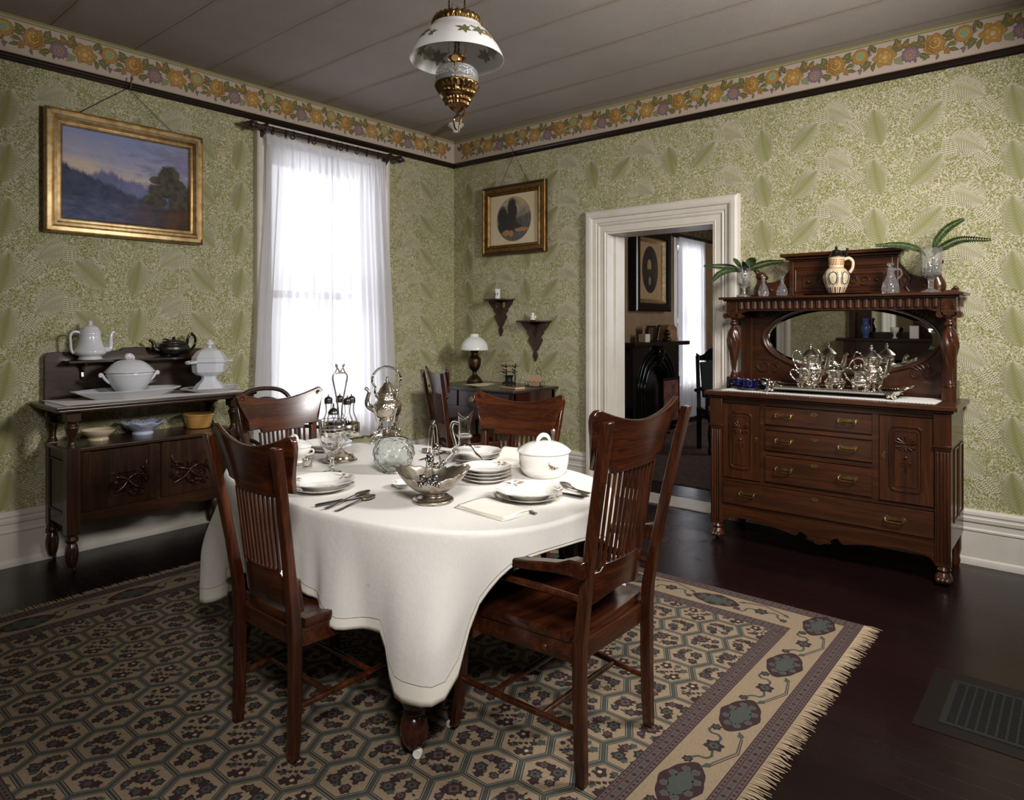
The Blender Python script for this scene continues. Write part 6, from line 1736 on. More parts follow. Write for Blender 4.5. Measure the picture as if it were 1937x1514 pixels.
# napkin ring
t=thing('napkin_ring','scalloped silver napkin ring standing near the left soup plate','napkin ring',(2.10,-3.03,CZ))
mb=MB(); mb.lathe([(.021,.0),(.0225,.003),(.021,.008),(.021,.030),(.0235,.037),(.0215,.037),(.019,.030),(.019,.004)],32,fn=lambda a,r,z:(r*(1+(.06*cos(9*a) if z>.034 else 0)),z+(.004*cos(9*a) if z>.034 else 0)),cap=False); ob('ring_band',mb,M['silver'],t,smooth=60)
# rose bowl
t=thing('rose_bowl','pale green diamond-cut glass rose bowl in the middle of the table','bowl',(2.455,-2.835,CZ))
RB=[(.050,0),(.056,.006),(.068,.025),(.080,.05),(.087,.08),(.084,.105),(.072,.130),(.062,.142),(.0585,.142),(.067,.128),(.077,.104),(.079,.08),(.073,.052),(.058,.026),(.040,.014),(.0001,.012)]
def diam(a,r,z):
    if r<.05 or z>.135: return r,z
    return r*(1+.07*abs(cos(6*a+z*62))*abs(cos(6*a-z*62))-.02),z
mb=MB(); mb.lathe(prof(RB,80),96,fn=diam); ob('bowl_glass',mb,M['glass_green'],t,smooth=25)
# castor set
t=thing('cruet_stand','silver castor stand holding five glass bottles on the table','cruet stand',(2.085,-2.845,CZ))
mb=MB(); mb.lathe(prof([(.076,0),(.078,.006),(.066,.016),(.058,.030),(.030,.040),(.012,.055),(.009,.08),(.010,.13)],40),24,fn=lambda a,r,z:(r*(1+(.03*abs(cos(4*a)) if .004<z<.036 else 0)),z)); ob('stand_base',mb,M['silver'],t,smooth=40)
mb=MB(); mb.lathe([(.088,.118),(.091,.122),(.091,.172),(.088,.176),(.086,.172),(.086,.122)],36,cap=False); mb.lathe([(.0001,.118),(.088,.118),(.088,.121),(.0001,.121)],36); ob('bottle_ring',mb,M['silver'],t,smooth=50)
mb=MB()
for s in (-1,1): mb.tube(spline([(0,s*.004,.12),(0,s*.012,.25),(0,s*.03,.34),(0,s*.040,.385),(0,s*.034,.405),(0,s*.012,.41),(0,-s*.0,.41)],24),.0036,8)
for s in (-1,1): mb.tube(spline([(0,s*.03,.408),(0,s*.018,.43),(0,s*.016,.445),(0,s*.024,.452),(0,s*.022,.44),(0,s*.008,.425),(0,s*.003,.412)],20),.003,8)
ob('handle',mb,M['silver_tarn'],t)
R1=radians(40)
for k,(a,h) in enumerate(((0.1,.24),(1.35,.24),(2.6,.245),(3.9,.165),(5.1,.24))):
    aa=a+R1+.5; x,y=cos(aa)*.055,sin(aa)*.055
    cap=MB()
    if h<.2:
        b=thing('mustard_pot','squat glass mustard pot with silver lid at the front of the castor stand','jar',(2.085+x,-2.845+y,CZ+.1215))
        mb=MB(); mb.lathe(hollow([(.022,.001),(.026,.006),(.027,.06),(.029,.085),(.024,.10),(.022,.104)],.0018,.006,30),24); ob('glass_body',mb,M['glass'],b,smooth=50)
        cap.lathe(prof([(.024,.103),(.025,.112),(.018,.124),(.006,.132),(.004,.14),(.003,.152),(.0001,.155)],20),18)
    else:
        b=thing('cruet_bottle',('glass cruet bottle of the castor stand, %s'%('at the right','at the back beneath the handle','at the back left','','at the front left')[k]),'bottle',(2.085+x,-2.845+y,CZ+.1215),0,'castor bottles')
        mb=MB(); mb.lathe(hollow([(.024,.001),(.027,.008),(.026,.05),(.028,.075),(.022,.10),(.014,.125),(.013,.155),(.016,.185)],.0018,.006,36),24); b.scale=(1,1,.80); ob('glass_body',mb,M['glass'],b,smooth=50)
        cap.lathe(prof([(.0175,.182),(.0185,.186),(.0185,.205),(.017,.212),(.010,.220),(.003,.224),(.003,.232),(.0001,.236)],24),18)
    ob('silver_cap',cap,M['silver_dark'],b,smooth=50)
# kettle on stand
t=thing('kettle_on_stand','tall silver spirit kettle with arched handle on its four-legged burner stand','kettle',(1.855,-2.375,CZ),radians(40)); t.scale=(.80,.80,.78)
K=lambda s:s
mb=MB(); B=[(.04,.145),(.055,.148),(.058,.158),(.052,.165),(.078,.185),(.094,.215),(.098,.245),(.090,.272),(.074,.288),(.066,.295),(.063,.31),(.062,.335)]
mb.lathe(prof(B,50),40); bd=ob('kettle_body',mb,M['silver_chased'],t,smooth=60)
mb=MB(); mb.lathe(prof([(.064,.333),(.068,.338),(.066,.345),(.058,.352),(.050,.372),(.036,.395),(.022,.412),(.013,.418),(.010,.424),(.013,.432),(.007,.440),(.010,.448),(.0001,.455)],40),32); ob('lid',mb,M['silver'],t,smooth=60)
mb=MB(); mb.tube(spline([(-.085,0,.225),(-.125,0,.25),(-.135,0,.285),(-.128,0,.32),(-.122,0,.345),(-.135,0,.365),(-.150,0,.372)],24),[.024,.023,.022,.021,.020,.019,.018,.017,.016,.015,.014,.0135,.013,.0125,.012,.012,.0115,.011,.011,.011,.0115,.012,.013,.012,.008],12); ob('spout',mb,M['silver'],bd)
mb=MB(); sp=spline([(-.066,0,.30),(-.082,0,.345),(-.078,0,.375),(-.098,0,.41),(-.098,0,.45),(-.07,0,.495),(-.02,0,.52),(.03,0,.515),(.075,0,.485),(.092,0,.44),(.082,0,.40),(.07,0,.36),(.066,0,.305)],60)
mb.tube(sp,[.0065+.0022*abs(sin(k*.9)) for k in range(61)],8)
for k in range(3,60,6): mb.ball(sp[k],.009,8,6)
ob('bail_handle',mb,M['silver'],t)
for k in range(4):
    a=TAU*k/4+pi/4; c_,s_=cos(a),sin(a)
    pts=[(c_*.098,s_*.098,.25),(c_*.112,s_*.112,.262),(c_*.104,s_*.104,.235),(c_*.078,s_*.078,.16),(c_*.062,s_*.062,.12),(c_*.072,s_*.072,.085),(c_*.098,s_*.098,.072),(c_*.104,s_*.104,.045),(c_*.112,s_*.112,.02),(c_*.122,s_*.122,.004)]
    mb=MB(); mb.tube(spline(pts,36),[.008+.0025*sin(j*1.1) for j in range(37)],8); mb.ball((c_*.100,s_*.100,.076),.011,8,6); ob('stand_leg',mb,M['silver'],t)
mb=MB(); mb.lathe(prof([(.05,.03),(.075,.034),(.08,.04),(.07,.05),(.045,.062),(.03,.075),(.028,.085),(.022,.092),(.012,.095),(.012,.105),(.0001,.106)],36),32); mb.tube([(cos(TAU*k/32)*.092,sin(TAU*k/32)*.092,.038) for k in range(32)],.005,6,closed=True); ob('spirit_burner',mb,M['silver'],t)
# silver basket
t=thing('silver_basket','tarnished silver cake basket with scalloped bowl and openwork arched handle','basket',(2.940,-3.062,CZ),radians(40))
def bask(a,r,z):
    k=smoothstep(.05,.14,r); lift=.030*abs(cos(a))**2.2*k; 
    return r*(1+.10*k*abs(cos(a))**2+.02*k*cos(18*a)), z+lift+.0035*k*cos(18*a)
mb=MB(); mb.lathe(prof([(.030,.033),(.060,.040),(.090,.056),(.112,.078),(.120,.092),(.1225,.094),(.119,.096),(.110,.083),(.088,.060),(.058,.0445),(.0001,.040)],50),90,fn=bask); ob('bowl',mb,M['silver_tarn'],t,smooth=60)
mb=MB(); mb.lathe(prof([(.073,0),(.075,.004),(.073,.010),(.060,.014),(.044,.018),(.040,.024),(.044,.030),(.040,.036)],40),48); mb.lathe([(.061,.0135),(.0635,.016),(.0615,.018)],48,cap=False,fn=lambda a,r,z:(r*(1+.02*cos(40*a)),z)); ob('foot',mb,M['silver_tarn'],t,smooth=60)
mb=MB()
for dx in (-.006,.006):
    mb.tube(spline([(dx*2.4,-.118,.10),(dx*1.6,-.112,.15),(dx,-.100,.20),(dx,-.06,.255),(dx,0,.275),(dx,.06,.255),(dx,.100,.20),(dx*1.6,.112,.15),(dx*2.4,.118,.10)],40),.0021,6)
for s in (-1,1):
    for dx in (-.018,.018): mb.tube([(dx*1.3,s*.118,.085),(dx,s*.117,.125),(dx*.35,s*.112,.15)],.002,6)
ob('handle',mb,M['silver_tarn'],t)
for s in (-1,1):
    mb=MB()
    for (dx,z,r) in ((-.022,.112,.012),(.022,.112,.012),(0,.102,.013),(-.03,.088,.011),(.03,.088,.011),(-.012,.092,.009),(.012,.092,.009),(0,.178,.012),(-.008,.172,.008),(.008,.172,.008),(0,.19,.008)):
        mb.lathe([(.0001,.004),(r*.5,.006),(r,.002),(r,-.002),(.0001,-.004)],10,M=T(dx,s*(.120 if z<.15 else .107),z)@R(pi/2,'X'),fn=lambda a,rr,zz:(rr*(1+.2*cos(5*a)),zz))
    ob('vine_leaves',mb,M['silver_dark'],t,smooth=60)
mb=MB()
for k in range(4): mb.ball((0,-.018+.012*k,.279+.004*(k%2)),.0085,8,6)
ob('handle_knot',mb,M['silver_dark'],t)
# butter dish behind the basket
make_plate('butter_dish','tiny white butter dish half hidden behind the silver basket',None,(2.70,-2.99,CZ),.05,False,1)
# ewer
t=thing('glass_ewer','clear glass wine ewer with wide flat body and looped handle','ewer',(2.690,-2.640,CZ),radians(40))
mb=MB(); mb.lathe(prof([(.055,0),(.075,.004),(.088,.022),(.090,.036),(.072,.064),(.048,.088),(.031,.112),(.0265,.13),(.0265,.15),(.030,.156),(.0265,.162),(.025,.19),(.027,.225),(.030,.243),(.0275,.243),(.0245,.225),(.0225,.19),(.0235,.13),(.028,.112),(.045,.084),(.069,.06),(.085,.034),(.083,.022),(.07,.008),(.0001,.006)],90),44,
  fn=lambda a,r,z:(r*(1+(.35*smoothstep(.2,.243,z)*max(0,cos(a))**4)),z+(.02*smoothstep(.21,.243,z)*(cos(2*a)*.7+.2*max(0,cos(a))**4)))); ob('ewer_body',mb,M['glass'],t,smooth=60)
mb=MB(); mb.tube(spline([(-.026,0,.208),(-.048,0,.212),(-.056,0,.185),(-.048,0,.15),(-.040,0,.12),(-.040,0,.095),(-.048,0,.082)],30),[.008]*12+[.0075]*12+[.009,.011,.013,.014,.013,.010,.004],10); ob('handle',mb,M['glass'],t)
mb=MB(); mb.lathe([(.0305,.150),(.0335,.153),(.0335,.158),(.0305,.161)],32,cap=False,fn=lambda a,r,z:(r*(1+.02*cos(16*a)),z)); ob('neck_collar',mb,M['glass'],t)
# covered dish
t=thing('covered_dish','round white china covered vegetable dish with looped lid handle at the right of the table','dish',(2.995,-2.475,CZ),radians(65))
mb=MB(); mb.lathe(prof([(.07,0),(.078,.006),(.095,.025),(.104,.06),(.106,.092),(.106,.104),(.102,.104),(.0995,.06),(.088,.026),(.0001,.014)],40),56); bd=ob('dish_body',mb,M['china'],t,smooth=60)
mb=MB(); mb.lathe(prof([(.1125,.102),(.114,.106),(.111,.110),(.096,.122),(.07,.136),(.04,.144),(.0001,.147)],30),56); ob('lid',mb,M['china'],t,smooth=60)
mb=MB(); mb.tube(spline([(-.030,0,.142),(-.027,0,.155),(-.010,.0,.170),(.012,0,.168),(.025,0,.154),(.030,.003,.142)],24),[.006,.0065,.007,.0075,.008,.0085,.009,.0095,.0095,.0095,.0095,.0095,.0095,.009,.009,.0085,.008,.008,.0075,.007,.007,.0065,.006,.006,.006],10); ob('loop_handle',mb,M['china'],t)
for s in (-1,1):
    mb=MB(); mb.tube(spline([(-.032,s*.103,.078),(-.02,s*.122,.07),(0,s*.126,.066),(.02,s*.122,.07),(.032,s*.103,.078)],16),[.004]+[.009]*15+[.004],10); ob('side_handle',mb,M['china'],t)
d=MB()
def Pd(a0,z0):
    def P(u,w,o): r=.1055+.0008+o; a=a0+u/r; return (r*cos(a),r*sin(a),z0+w)
    return P
rnd=random.Random(2)
for a0 in (-1.75,-.2,1.6,3.0):
    P_=Pd(a0,.058)
    for k in range(7): leaf(d,P_,0,0,rnd.uniform(-3,3),.016,.005,rnd.choice((0,1,3)),.0002); 
    disc(d,P_,0,0,.007,2,.0006,9,5,.2); disc(d,P_,.012,-.01,.004,0,.0006,9,5,.2)
for a0 in range(9):
    a=a0*.7; sprays(d,[(cos(a)*.075,sin(a)*.075,.016,a)],lambda x,y:lerp(.146,.118,(hypot(x,y)/.1)**1.6))
ob('flower_spray',d,DEC,bd,smooth=0,fixn=False)
t=thing('ladle','silver ladle handle standing up behind the covered dish','ladle',(2.93,-2.325,CZ),0)
mb=MB(); mb.tube(spline([(.0,.0,.02),(.0,.005,.10),(-.004,.01,.15),(-.008,.012,.17)],12),[.004,.004,.0042,.0045,.005,.006,.007,.008,.009,.0095,.0098,.0095,.007],8,sy=1.0); ob('handle',mb,M['silver_tarn'],t)
mb=MB(); mb.lathe(prof([(.0001,.0),(.026,.004),(.034,.022),(.032,.022),(.024,.007),(.0001,.003)],14),20); ob('ladle_bowl',mb,M['silver_tarn'],t)
# covered sugar bowl with saucer, left
make_plate('saucer','white flowered saucer under the covered bowl behind the near left chair',None,(1.985,-3.02,CZ),.09,False,3)
t=thing('covered_bowl','small white china covered bowl behind the back of the near left chair','bowl',(1.985,-3.02,CZ+.006),radians(30))
mb=MB(); mb.lathe(prof([(.035,0),(.034,.01),(.045,.022),(.068,.048),(.074,.075),(.071,.075),(.062,.048),(.03,.022),(.0001,.018)],34),44); ob('bowl_body',mb,M['china'],t,smooth=60)
mb=MB(); mb.lathe(prof([(.077,.074),(.078,.078),(.066,.088),(.045,.098),(.02,.104),(.0001,.105)],24),44); ob('lid',mb,M['china'],t,smooth=60)
mb=MB(); mb.tube(spline([(-.014,0,.10),(-.018,0,.115),(-.004,.0,.125),(.01,0,.12),(.016,0,.102)],16),.0055,8); ob('loop_handle',mb,M['china'],t)
for s in (-1,1):
    mb=MB(); mb.tube(spline([(s*.068,0,.06),(s*.088,0,.064),(s*.09,0,.048),(s*.058,0,.036)],14),.004,8); ob('side_handle',mb,M['china'],t)

# ------------------------------------------------------------------ on the serving cupboard
SZ=.941
def lace_runner(name,label,loc,sx,sy,m):
    t=thing(name,label,'runner',loc)
    mb=MB(); n=90
    out=[]
    def edge(k,N,a,b):
        t_=k/N; return (lerp(a[0],b[0],t_),lerp(a[1],b[1],t_))
    cs=[(-sx,-sy),(sx,-sy),(sx,sy),(-sx,sy)]
    for i in range(4):
        a,b=cs[i],cs[(i+1)%4]; L=hypot(b[0]-a[0],b[1]-a[1]); N=max(6,int(L/.018)*2)
        nx,ny=(b[1]-a[1])/L,-(b[0]-a[0])/L
        for k in range(N): p=edge(k,N,a,b); w=.005*(k%2); out.append((p[0]+nx*w,p[1]+ny*w))
    mb.prism(out,.0003,.0022); ob('cloth_panel',mb,m,t,smooth=0); return t
lace_runner('lace_runner','white lace-edged runner along the top of the serving cupboard',(.225,-2.93,SZ),.20,.53,M['cloth'])
SZ+=.0025
t=thing('platter','large octagonal white ironstone platter under the oval tureen','platter',(.245,-3.07,SZ))
def oct_(a,r,z,ex=.19,ey=.33):
    c,s=cos(a),sin(a); k=max(abs(c),abs(s),(abs(c)+abs(s))/1.30); return r/k,z
mb=MB(); mb.lathe([(.0001,.006),(.58,.006),(.66,.014),(.94,.048),(1.0,.053),(.985,.047),(.68,.006),(.62,0),(.0001,0)],64,sx=.165,sy=.30,fn=oct_,M=None); ob('platter_body',mb,M['ironstone'],t,smooth=25)
t=thing('oval_tureen','round-bellied white ironstone tureen with domed lid and curled handles on the platter','tureen',(.245,-3.06,SZ+.0072))
mb=MB(); mb.lathe(prof([(.062,0),(.066,.008),(.060,.018),(.072,.035),(.098,.072),(.116,.115),(.122,.145),(.125,.148),(.119,.148),(.112,.115),(.0001,.05)],40),56,sx=.92,sy=1.08); bd=ob('tureen_body',mb,M['ironstone'],t,smooth=60)
mb=MB(); mb.lathe(prof([(.130,.147),(.131,.151),(.118,.168),(.096,.192),(.068,.212),(.035,.222),(.0001,.225)],30),56,sx=.92,sy=1.08); ob('lid',mb,M['ironstone'],t,smooth=60)
mb=MB(); mb.tube(spline([(0,.02,.220),(0,.018,.235),(0,.0,.248),(0,-.018,.243),(0,-.014,.228)],16),[.006,.008,.009,.010,.012,.013,.014,.015,.016,.016,.016,.016,.015,.014,.013,.011,.008],10); mb.ball((0,-.004,.240),.018,12,8); ob('lid_knob',mb,M['ironstone'],t)
for s in (-1,1):
    mb=MB(); mb.tube(spline([(0,s*.112,.085),(0,s*.14,.112),(0,s*.155,.138),(0,s*.165,.142),(0,s*.168,.132),(0,s*.158,.128)],18),.0085,10); ob('scroll_handle',mb,M['ironstone'],t)
t=thing('hexagonal_tureen','tall square-sided white ironstone tureen with stepped lid at the right end of the cupboard','tureen',(.27,-2.575,SZ+.0165),radians(10)); t.scale=(1.22,1.22,1.16)
def hexf(a,r,z):
    c,s=cos(a),sin(a); k=max(abs(c),abs(s),(abs(c)+abs(s))/1.28); return r/k*.93,z
mb=MB(); mb.lathe([(.088,0),(.09,.008),(.078,.022),(.074,.03),(.048,.05),(.042,.062),(.044,.074),(.075,.084),(.092,.10),(.098,.15),(.108,.156),(.108,.162),(.096,.162),(.09,.12),(.0001,.10)],48,fn=hexf,sx=.95,sy=1.02); ob('tureen_body',mb,M['ironstone'],t,smooth=28)
mb=MB(); mb.lathe([(.100,.162),(.102,.166),(.094,.174),(.099,.180),(.094,.186),(.078,.206),(.07,.216),(.06,.222),(.03,.236),(.0001,.238)],48,fn=hexf,sx=.95,sy=1.02); ob('lid',mb,M['ironstone'],t,smooth=28)
mb=MB(); mb.lathe(prof([(.016,.234),(.010,.244),(.020,.254),(.022,.262),(.012,.274),(.014,.280),(.0001,.286)],20),8); ob('lid_knob',mb,M['ironstone'],t,smooth=25)
for s in (-1,1):
    mb=MB(); mb.tube(spline([(-.03,s*.10,.158),(-.02,s*.124,.156),(0,s*.13,.152),(.02,s*.124,.156),(.03,s*.10,.158)],14),.008,10); ob('side_handle',mb,M['ironstone'],t)
t=thing('tureen_stand','white ironstone underplate with shaped ends beneath the square tureen','plate',(.27,-2.56,SZ),radians(10)); t.scale=(1.15,1.2,1.15)
mb=MB(); mb.lathe([(.0001,.012),(.62,.012),(.68,.013),(.98,.022),(1.0,.025),(.97,.023),(.66,.004),(.6,0),(.0001,0)],56,sx=.125,sy=.165,fn=lambda a,r,z:(r*(1+(.10*abs(sin(a))**8 if r>.8 else 0)),z)); ob('underplate_body',mb,M['ironstone'],t,smooth=30)
t=thing('coffee_pot','tall white ironstone coffee pot on the back shelf of the cupboard','pot',(.112,-3.235,1.175),radians(90))
mb=MB(); mb.lathe(prof([(.062,0),(.066,.006),(.060,.016),(.062,.022),(.082,.034),(.088,.052),(.078,.072),(.066,.10),(.058,.14),(.053,.17),(.0001,.168)],44),44); bd=ob('pot_body',mb,M['ironstone'],t,smooth=60)
mb=MB(); mb.lathe(prof([(.056,.168),(.057,.174),(.050,.182),(.044,.196),(.030,.206),(.018,.210),(.011,.216),(.014,.226),(.008,.236),(.0001,.240)],34),36); ob('lid',mb,M['ironstone'],t,smooth=60)
mb=MB(); mb.tube(spline([(.078,0,.058),(.11,0,.065),(.114,0,.10),(.116,0,.14),(.122,0,.162),(.134,0,.17)],24),[.020,.019,.018,.017,.016,.015,.0145,.014,.0135,.013,.0125,.012,.0115,.011,.0105,.010,.0095,.009,.009,.0085,.0085,.008,.008,.008,.008],12); ob('spout',mb,M['ironstone'],bd)
mb=MB(); mb.tube(spline([(-.050,0,.165),(-.085,0,.172),(-.105,0,.15),(-.104,0,.10),(-.10,0,.06),(-.088,0,.042)],26),.008,10); ob('handle',mb,M['ironstone'],bd)
t=thing('pewter_teapot','low dark pewter teapot with black looped handle on the back shelf','teapot',(.105,-2.735,1.175),radians(90))
mb=MB(); mb.lathe(prof([(.05,.014),(.07,.018),(.086,.032),(.092,.05),(.088,.068),(.080,.078),(.082,.084),(.06,.094),(.0001,.094)],36),40,sx=1.12,sy=.8); bd=ob('pot_body',mb,M['pewter'],t,smooth=60)
mb=MB(); mb.lathe(prof([(.064,.093),(.062,.099),(.044,.108),(.020,.114),(.008,.117),(.012,.124),(.006,.13),(.0001,.134)],24),32,sx=1.12,sy=.8); ob('lid',mb,M['pewter'],t,smooth=60)
mb=MB(); mb.tube(spline([(-.085,0,.04),(-.12,0,.055),(-.128,0,.085),(-.138,0,.105),(-.155,0,.112)],20),[.020]+[.018]*4+[.015]*4+[.012]*4+[.010]*4+[.009]*4,10); ob('spout',mb,M['pewter'],bd)
mb=MB(); mb.tube(spline([(.085,0,.045),(.12,0,.05),(.142,0,.085),(.142,0,.125),(.12,0,.148),(.098,0,.135),(.09,0,.10),(.092,0,.082)],30),.0085,10); mb.tube([(.125,0,.145),(.118,0,.165)],[.006,.003],8); ob('handle',mb,M['black_glaze'],bd)
for a in (.8,2.3,3.9,5.5):
    mb=MB(); mb.ball((cos(a)*.062,sin(a)*.045,.009),.011,8,6,sc=(1,1,.85)); ob('ball_foot',mb,M['pewter'],bd)
mb=MB(); mb.tube([(-.03,0,.112),(-.05,0,.118),(-.07,0,.117)],[.004,.006,.003],8); ob('lid_hinge',mb,M['pewter'],bd)
LZ=.6955
t=thing('cream_bowl','small cream footed bowl at the left of the lower cupboard shelf','bowl',(.20,-3.22,LZ))
mb=MB(); mb.lathe(prof([(.055,0),(.056,.010),(.05,.016),(.062,.026),(.082,.044),(.092,.062),(.089,.063),(.076,.046),(.052,.030),(.0001,.026)],30),44); ob('bowl_body',mb,M['cream_ware'],t,smooth=60)
t=thing('blue_white_bowl','scalloped blue and white footed bowl in the middle of the lower cupboard shelf','bowl',(.17,-2.955,LZ))
mb=MB(); mb.lathe(prof([(.060,0),(.062,.012),(.055,.02),(.072,.03),(.098,.052),(.116,.068),(.124,.078),(.121,.08),(.11,.071),(.092,.056),(.06,.036),(.0001,.032)],34),72,fn=lambda a,r,z:(r*(1+(.035*cos(8*a) if r>.1 else 0)),z+(.006*cos(8*a) if r>.1 else 0))); ob('bowl_body',mb,M['blueware'],t,smooth=60)
d=MB()
def Pb(u,w,o): return (w*cos(u),w*sin(u),0)
for k in range(24):
    a=TAU*k/24; r0=.100; x,y=cos(a)*r0,sin(a)*r0
    d.ball((cos(a)*.112,sin(a)*.112,.073),.006,6,4,sc=(1,1,.35)); d.ball((cos(a+.1)*.10,sin(a+.1)*.10,.064),.005,6,4,sc=(1,1,.4))
ob('blue_print',d,M['flow_blue'],t)
t=thing('yellow_ware_bowl','straight-sided tan earthenware bowl at the right of the lower cupboard shelf','bowl',(.17,-2.60,LZ))
mb=MB(); mb.lathe([(.0001,0),(.068,0),(.074,.004),(.094,.082),(.100,.086),(.100,.094),(.095,.096),(.090,.09),(.068,.012),(.0001,.010)],44); ob('bowl_body',mb,M['yellow_ware'],t,smooth=40)

# ------------------------------------------------------------------ on the sideboard
BZ=.9605
lace_runner('table_runner','white cloth runner lying along the sideboard top under the silver tray',(3.52,-.33,BZ),.60,.155,M['cloth'])
BZ+=.003
t=thing('tea_tray','long silver tea tray with gadrooned rim and leafy corner feet','tray',(3.555,-.305,BZ+.022),radians(2))
mb=MB(); out=rrect(.78,.26,.05,8); n=len(out)
def scaled(k,z,dx=0): return [(x*k if abs(x)<.3 else (abs(x)+dx)*(1 if x>0 else -1),y*k,z) for x,y in out]
s0=[(x,y,.0) for x,y in [(x*.90,y*.82) for x,y in out]]; s1=[(x*.94,y*.9,.003) for x,y in out]; s2=[(x,y,.014+.014*smoothstep(.30,.39,abs(x))) for x,y in out]; s3=[(x*1.01,y*1.02,.016+.014*smoothstep(.30,.39,abs(x))) for x,y in out]; s4=[(x*.99,y*.98,.011+.014*smoothstep(.30,.39,abs(x))) for x,y in out]; s5=[(x*.94,y*.88,-.001) for x,y in out]
mb.strip([s0,s1,s2,s3,s4,s5],cap=False); k0=len(mb.v); mb.poly(s0); mb.poly([(x*.94,y*.88,-.001) for x,y in out]); tr=ob('tray_body',mb,M['silver'],t,smooth=50)
mb=MB(); rim=[]
for i in range(n):
    p,q=Vector(s3[i]),Vector(s3[(i+1)%n]); L=(q-p).length; m=max(1,int(L/.0035))
    for j in range(m):
        w_=p.lerp(q,j/m); w_.z=.016+.014*smoothstep(.30,.39,abs(w_.x)); rim.append(tuple(w_))
mb.tube(rim,[.0058 if (k//2)%2 else .0034 for k in range(len(rim))],6,closed=True)
ob('gadroon_rim',mb,M['silver'],tr)
for sx in (-1,1):
    for sy in (-1,1):
        mb=MB()
        for k in range(5):
            a=k*1.2; mb.ball((sx*.34+cos(a)*.016,sy*.118+sin(a)*.012,-.006+.005*(k%3)),.012,8,6,sc=(1,.8,.8))
        mb.tube([(sx*.345,sy*.122,.0),(sx*.352,sy*.135,-.014),(sx*.358,sy*.14,-.0215)],[.010,.007,.005],8); ob('leaf_foot',mb,M['silver'],tr)
for s in (-1,1):
    mb=MB(); mb.tube(spline([(s*.375,-.06,.03),(s*.42,-.05,.045),(s*.435,0,.05),(s*.42,.05,.045),(s*.375,.06,.03)],20),[.006+.002*sin(k) for k in range(21)],8); ob('tray_handle',mb,M['silver'],tr)
TZ2=BZ+.0262
def teapiece(name,label,loc,rz,h,r,spout=True,lid=True,handles=1):
    """silver tea service piece: footed chased belly, waisted neck, domed dark lid"""
    t=thing(name,label,name.split('_')[-1],loc,rz,'silver tea service on the tray')
    k=h; mb=MB()
    B_=[(.35*r,.18*k),(.70*r,.22*k),(.96*r,.34*k),(r,.44*k),(.90*r,.54*k),(.70*r,.61*k),(.66*r,.66*k),(.70*r,.80*k if lid else .9*k),(.74*r,.83*k if lid else 1.0*k)]
    mb.lathe(prof(B_+[(.0001,B_[-1][1]-.002)] if lid else B_+[(.68*r,1.0*k),(.60*r,.7*k),(.3*r,.4*k),(.0001,.38*k)],40),36); bd=ob('chased_body',mb,M['silver_chased'],t,smooth=60)
    mb=MB(); 
    for zc,rc in ((.47*k,1.005*r),(.60*k,.74*r)):
        mb.lathe([(rc,zc-.004),(rc+.003,zc),(rc,zc+.004)],36,cap=False)
    ob('band',mb,M['silver'],bd,smooth=60)
    if lid:
        mb=MB(); mb.lathe(prof([(.76*r,.825*k),(.77*r,.84*k),(.68*r,.87*k),(.46*r,.93*k),(.22*r,.985*k),(.10*r,1.0*k)],24),32); ld=ob('domed_lid',mb,M['silver_tarn'],t,smooth=60)
        mb=MB(); mb.lathe(prof([(.10*r,.995*k),(.06*r,1.02*k),(.16*r,1.05*k),(.10*r,1.08*k),(.05*r,1.09*k),(.11*r,1.12*k),(.0001,1.15*k)],20),14); ob('finial',mb,M['silver'],ld,smooth=60)
    for q in range(4):
        a=TAU*q/4+pi/4; c_,s_=cos(a),sin(a)
        mb=MB(); mb.tube(spline([(c_*r*.80,s_*r*.80,.26*k),(c_*r*.74,s_*r*.74,.15*k),(c_*r*.62,s_*r*.62,.07*k),(c_*r*.80,s_*r*.80,.004)],16),[.012*r/.07]*6+[.008*r/.07]*6+[.007*r/.07]*5,8); mb.ball((c_*r*.80,s_*r*.80,.25*k),.014*r/.07,8,6); ob('scroll_foot',mb,M['silver'],t)
    if spout:
        mb=MB(); mb.tube(spline([(r*.9,0,.38*k),(r*1.35,0,.46*k),(r*1.5,0,.62*k),(r*1.62,0,.78*k),(r*1.86,0,.84*k)],22),[.022*r/.07*(1-.026*j) for j in range(23)],10); ob('spout',mb,M['silver'],t)
    for s in ((-1,) if handles==1 else ((-1,1) if handles==2 else ())):
        mb=MB(); sp_=spline([(s*r*.72,0,.78*k),(s*r*1.05,0,.92*k),(s*r*1.45,0,.93*k),(s*r*1.62,0,.76*k),(s*r*1.38,0,.55*k),(s*r*1.0,0,.42*k)],30); mb.tube(sp_,[.0042+.0012*sin(j*1.3) for j in range(31)],8)
        for j in (6,10,24): mb.ball(sp_[j],.007,8,6)
        ob('handle',mb,M['silver'],t)
    return t
teapiece('silver_teapot','tall silver teapot at the left of the tray with its spout to the right',(3.415,-.255,TZ2),0,.245,.066)
teapiece('silver_coffeepot','tall silver teapot at the right of the tray with bird finial lid',(3.765,-.265,TZ2),radians(-15),.245,.066)
teapiece('silver_creamer','open silver cream jug at the front left of the tray',(3.42,-.372,TZ2),radians(0),.125,.056,True,False,1)
teapiece('silver_waste_bowl','small open silver bowl at the front centre of the tray between the jugs',(3.588,-.368,TZ2),0,.12,.058,False,False,0)
teapiece('silver_sugar_bowl','two-handled silver sugar bowl with lid at the front right of the tray',(3.735,-.385,TZ2),0,.15,.055,False,True,2)
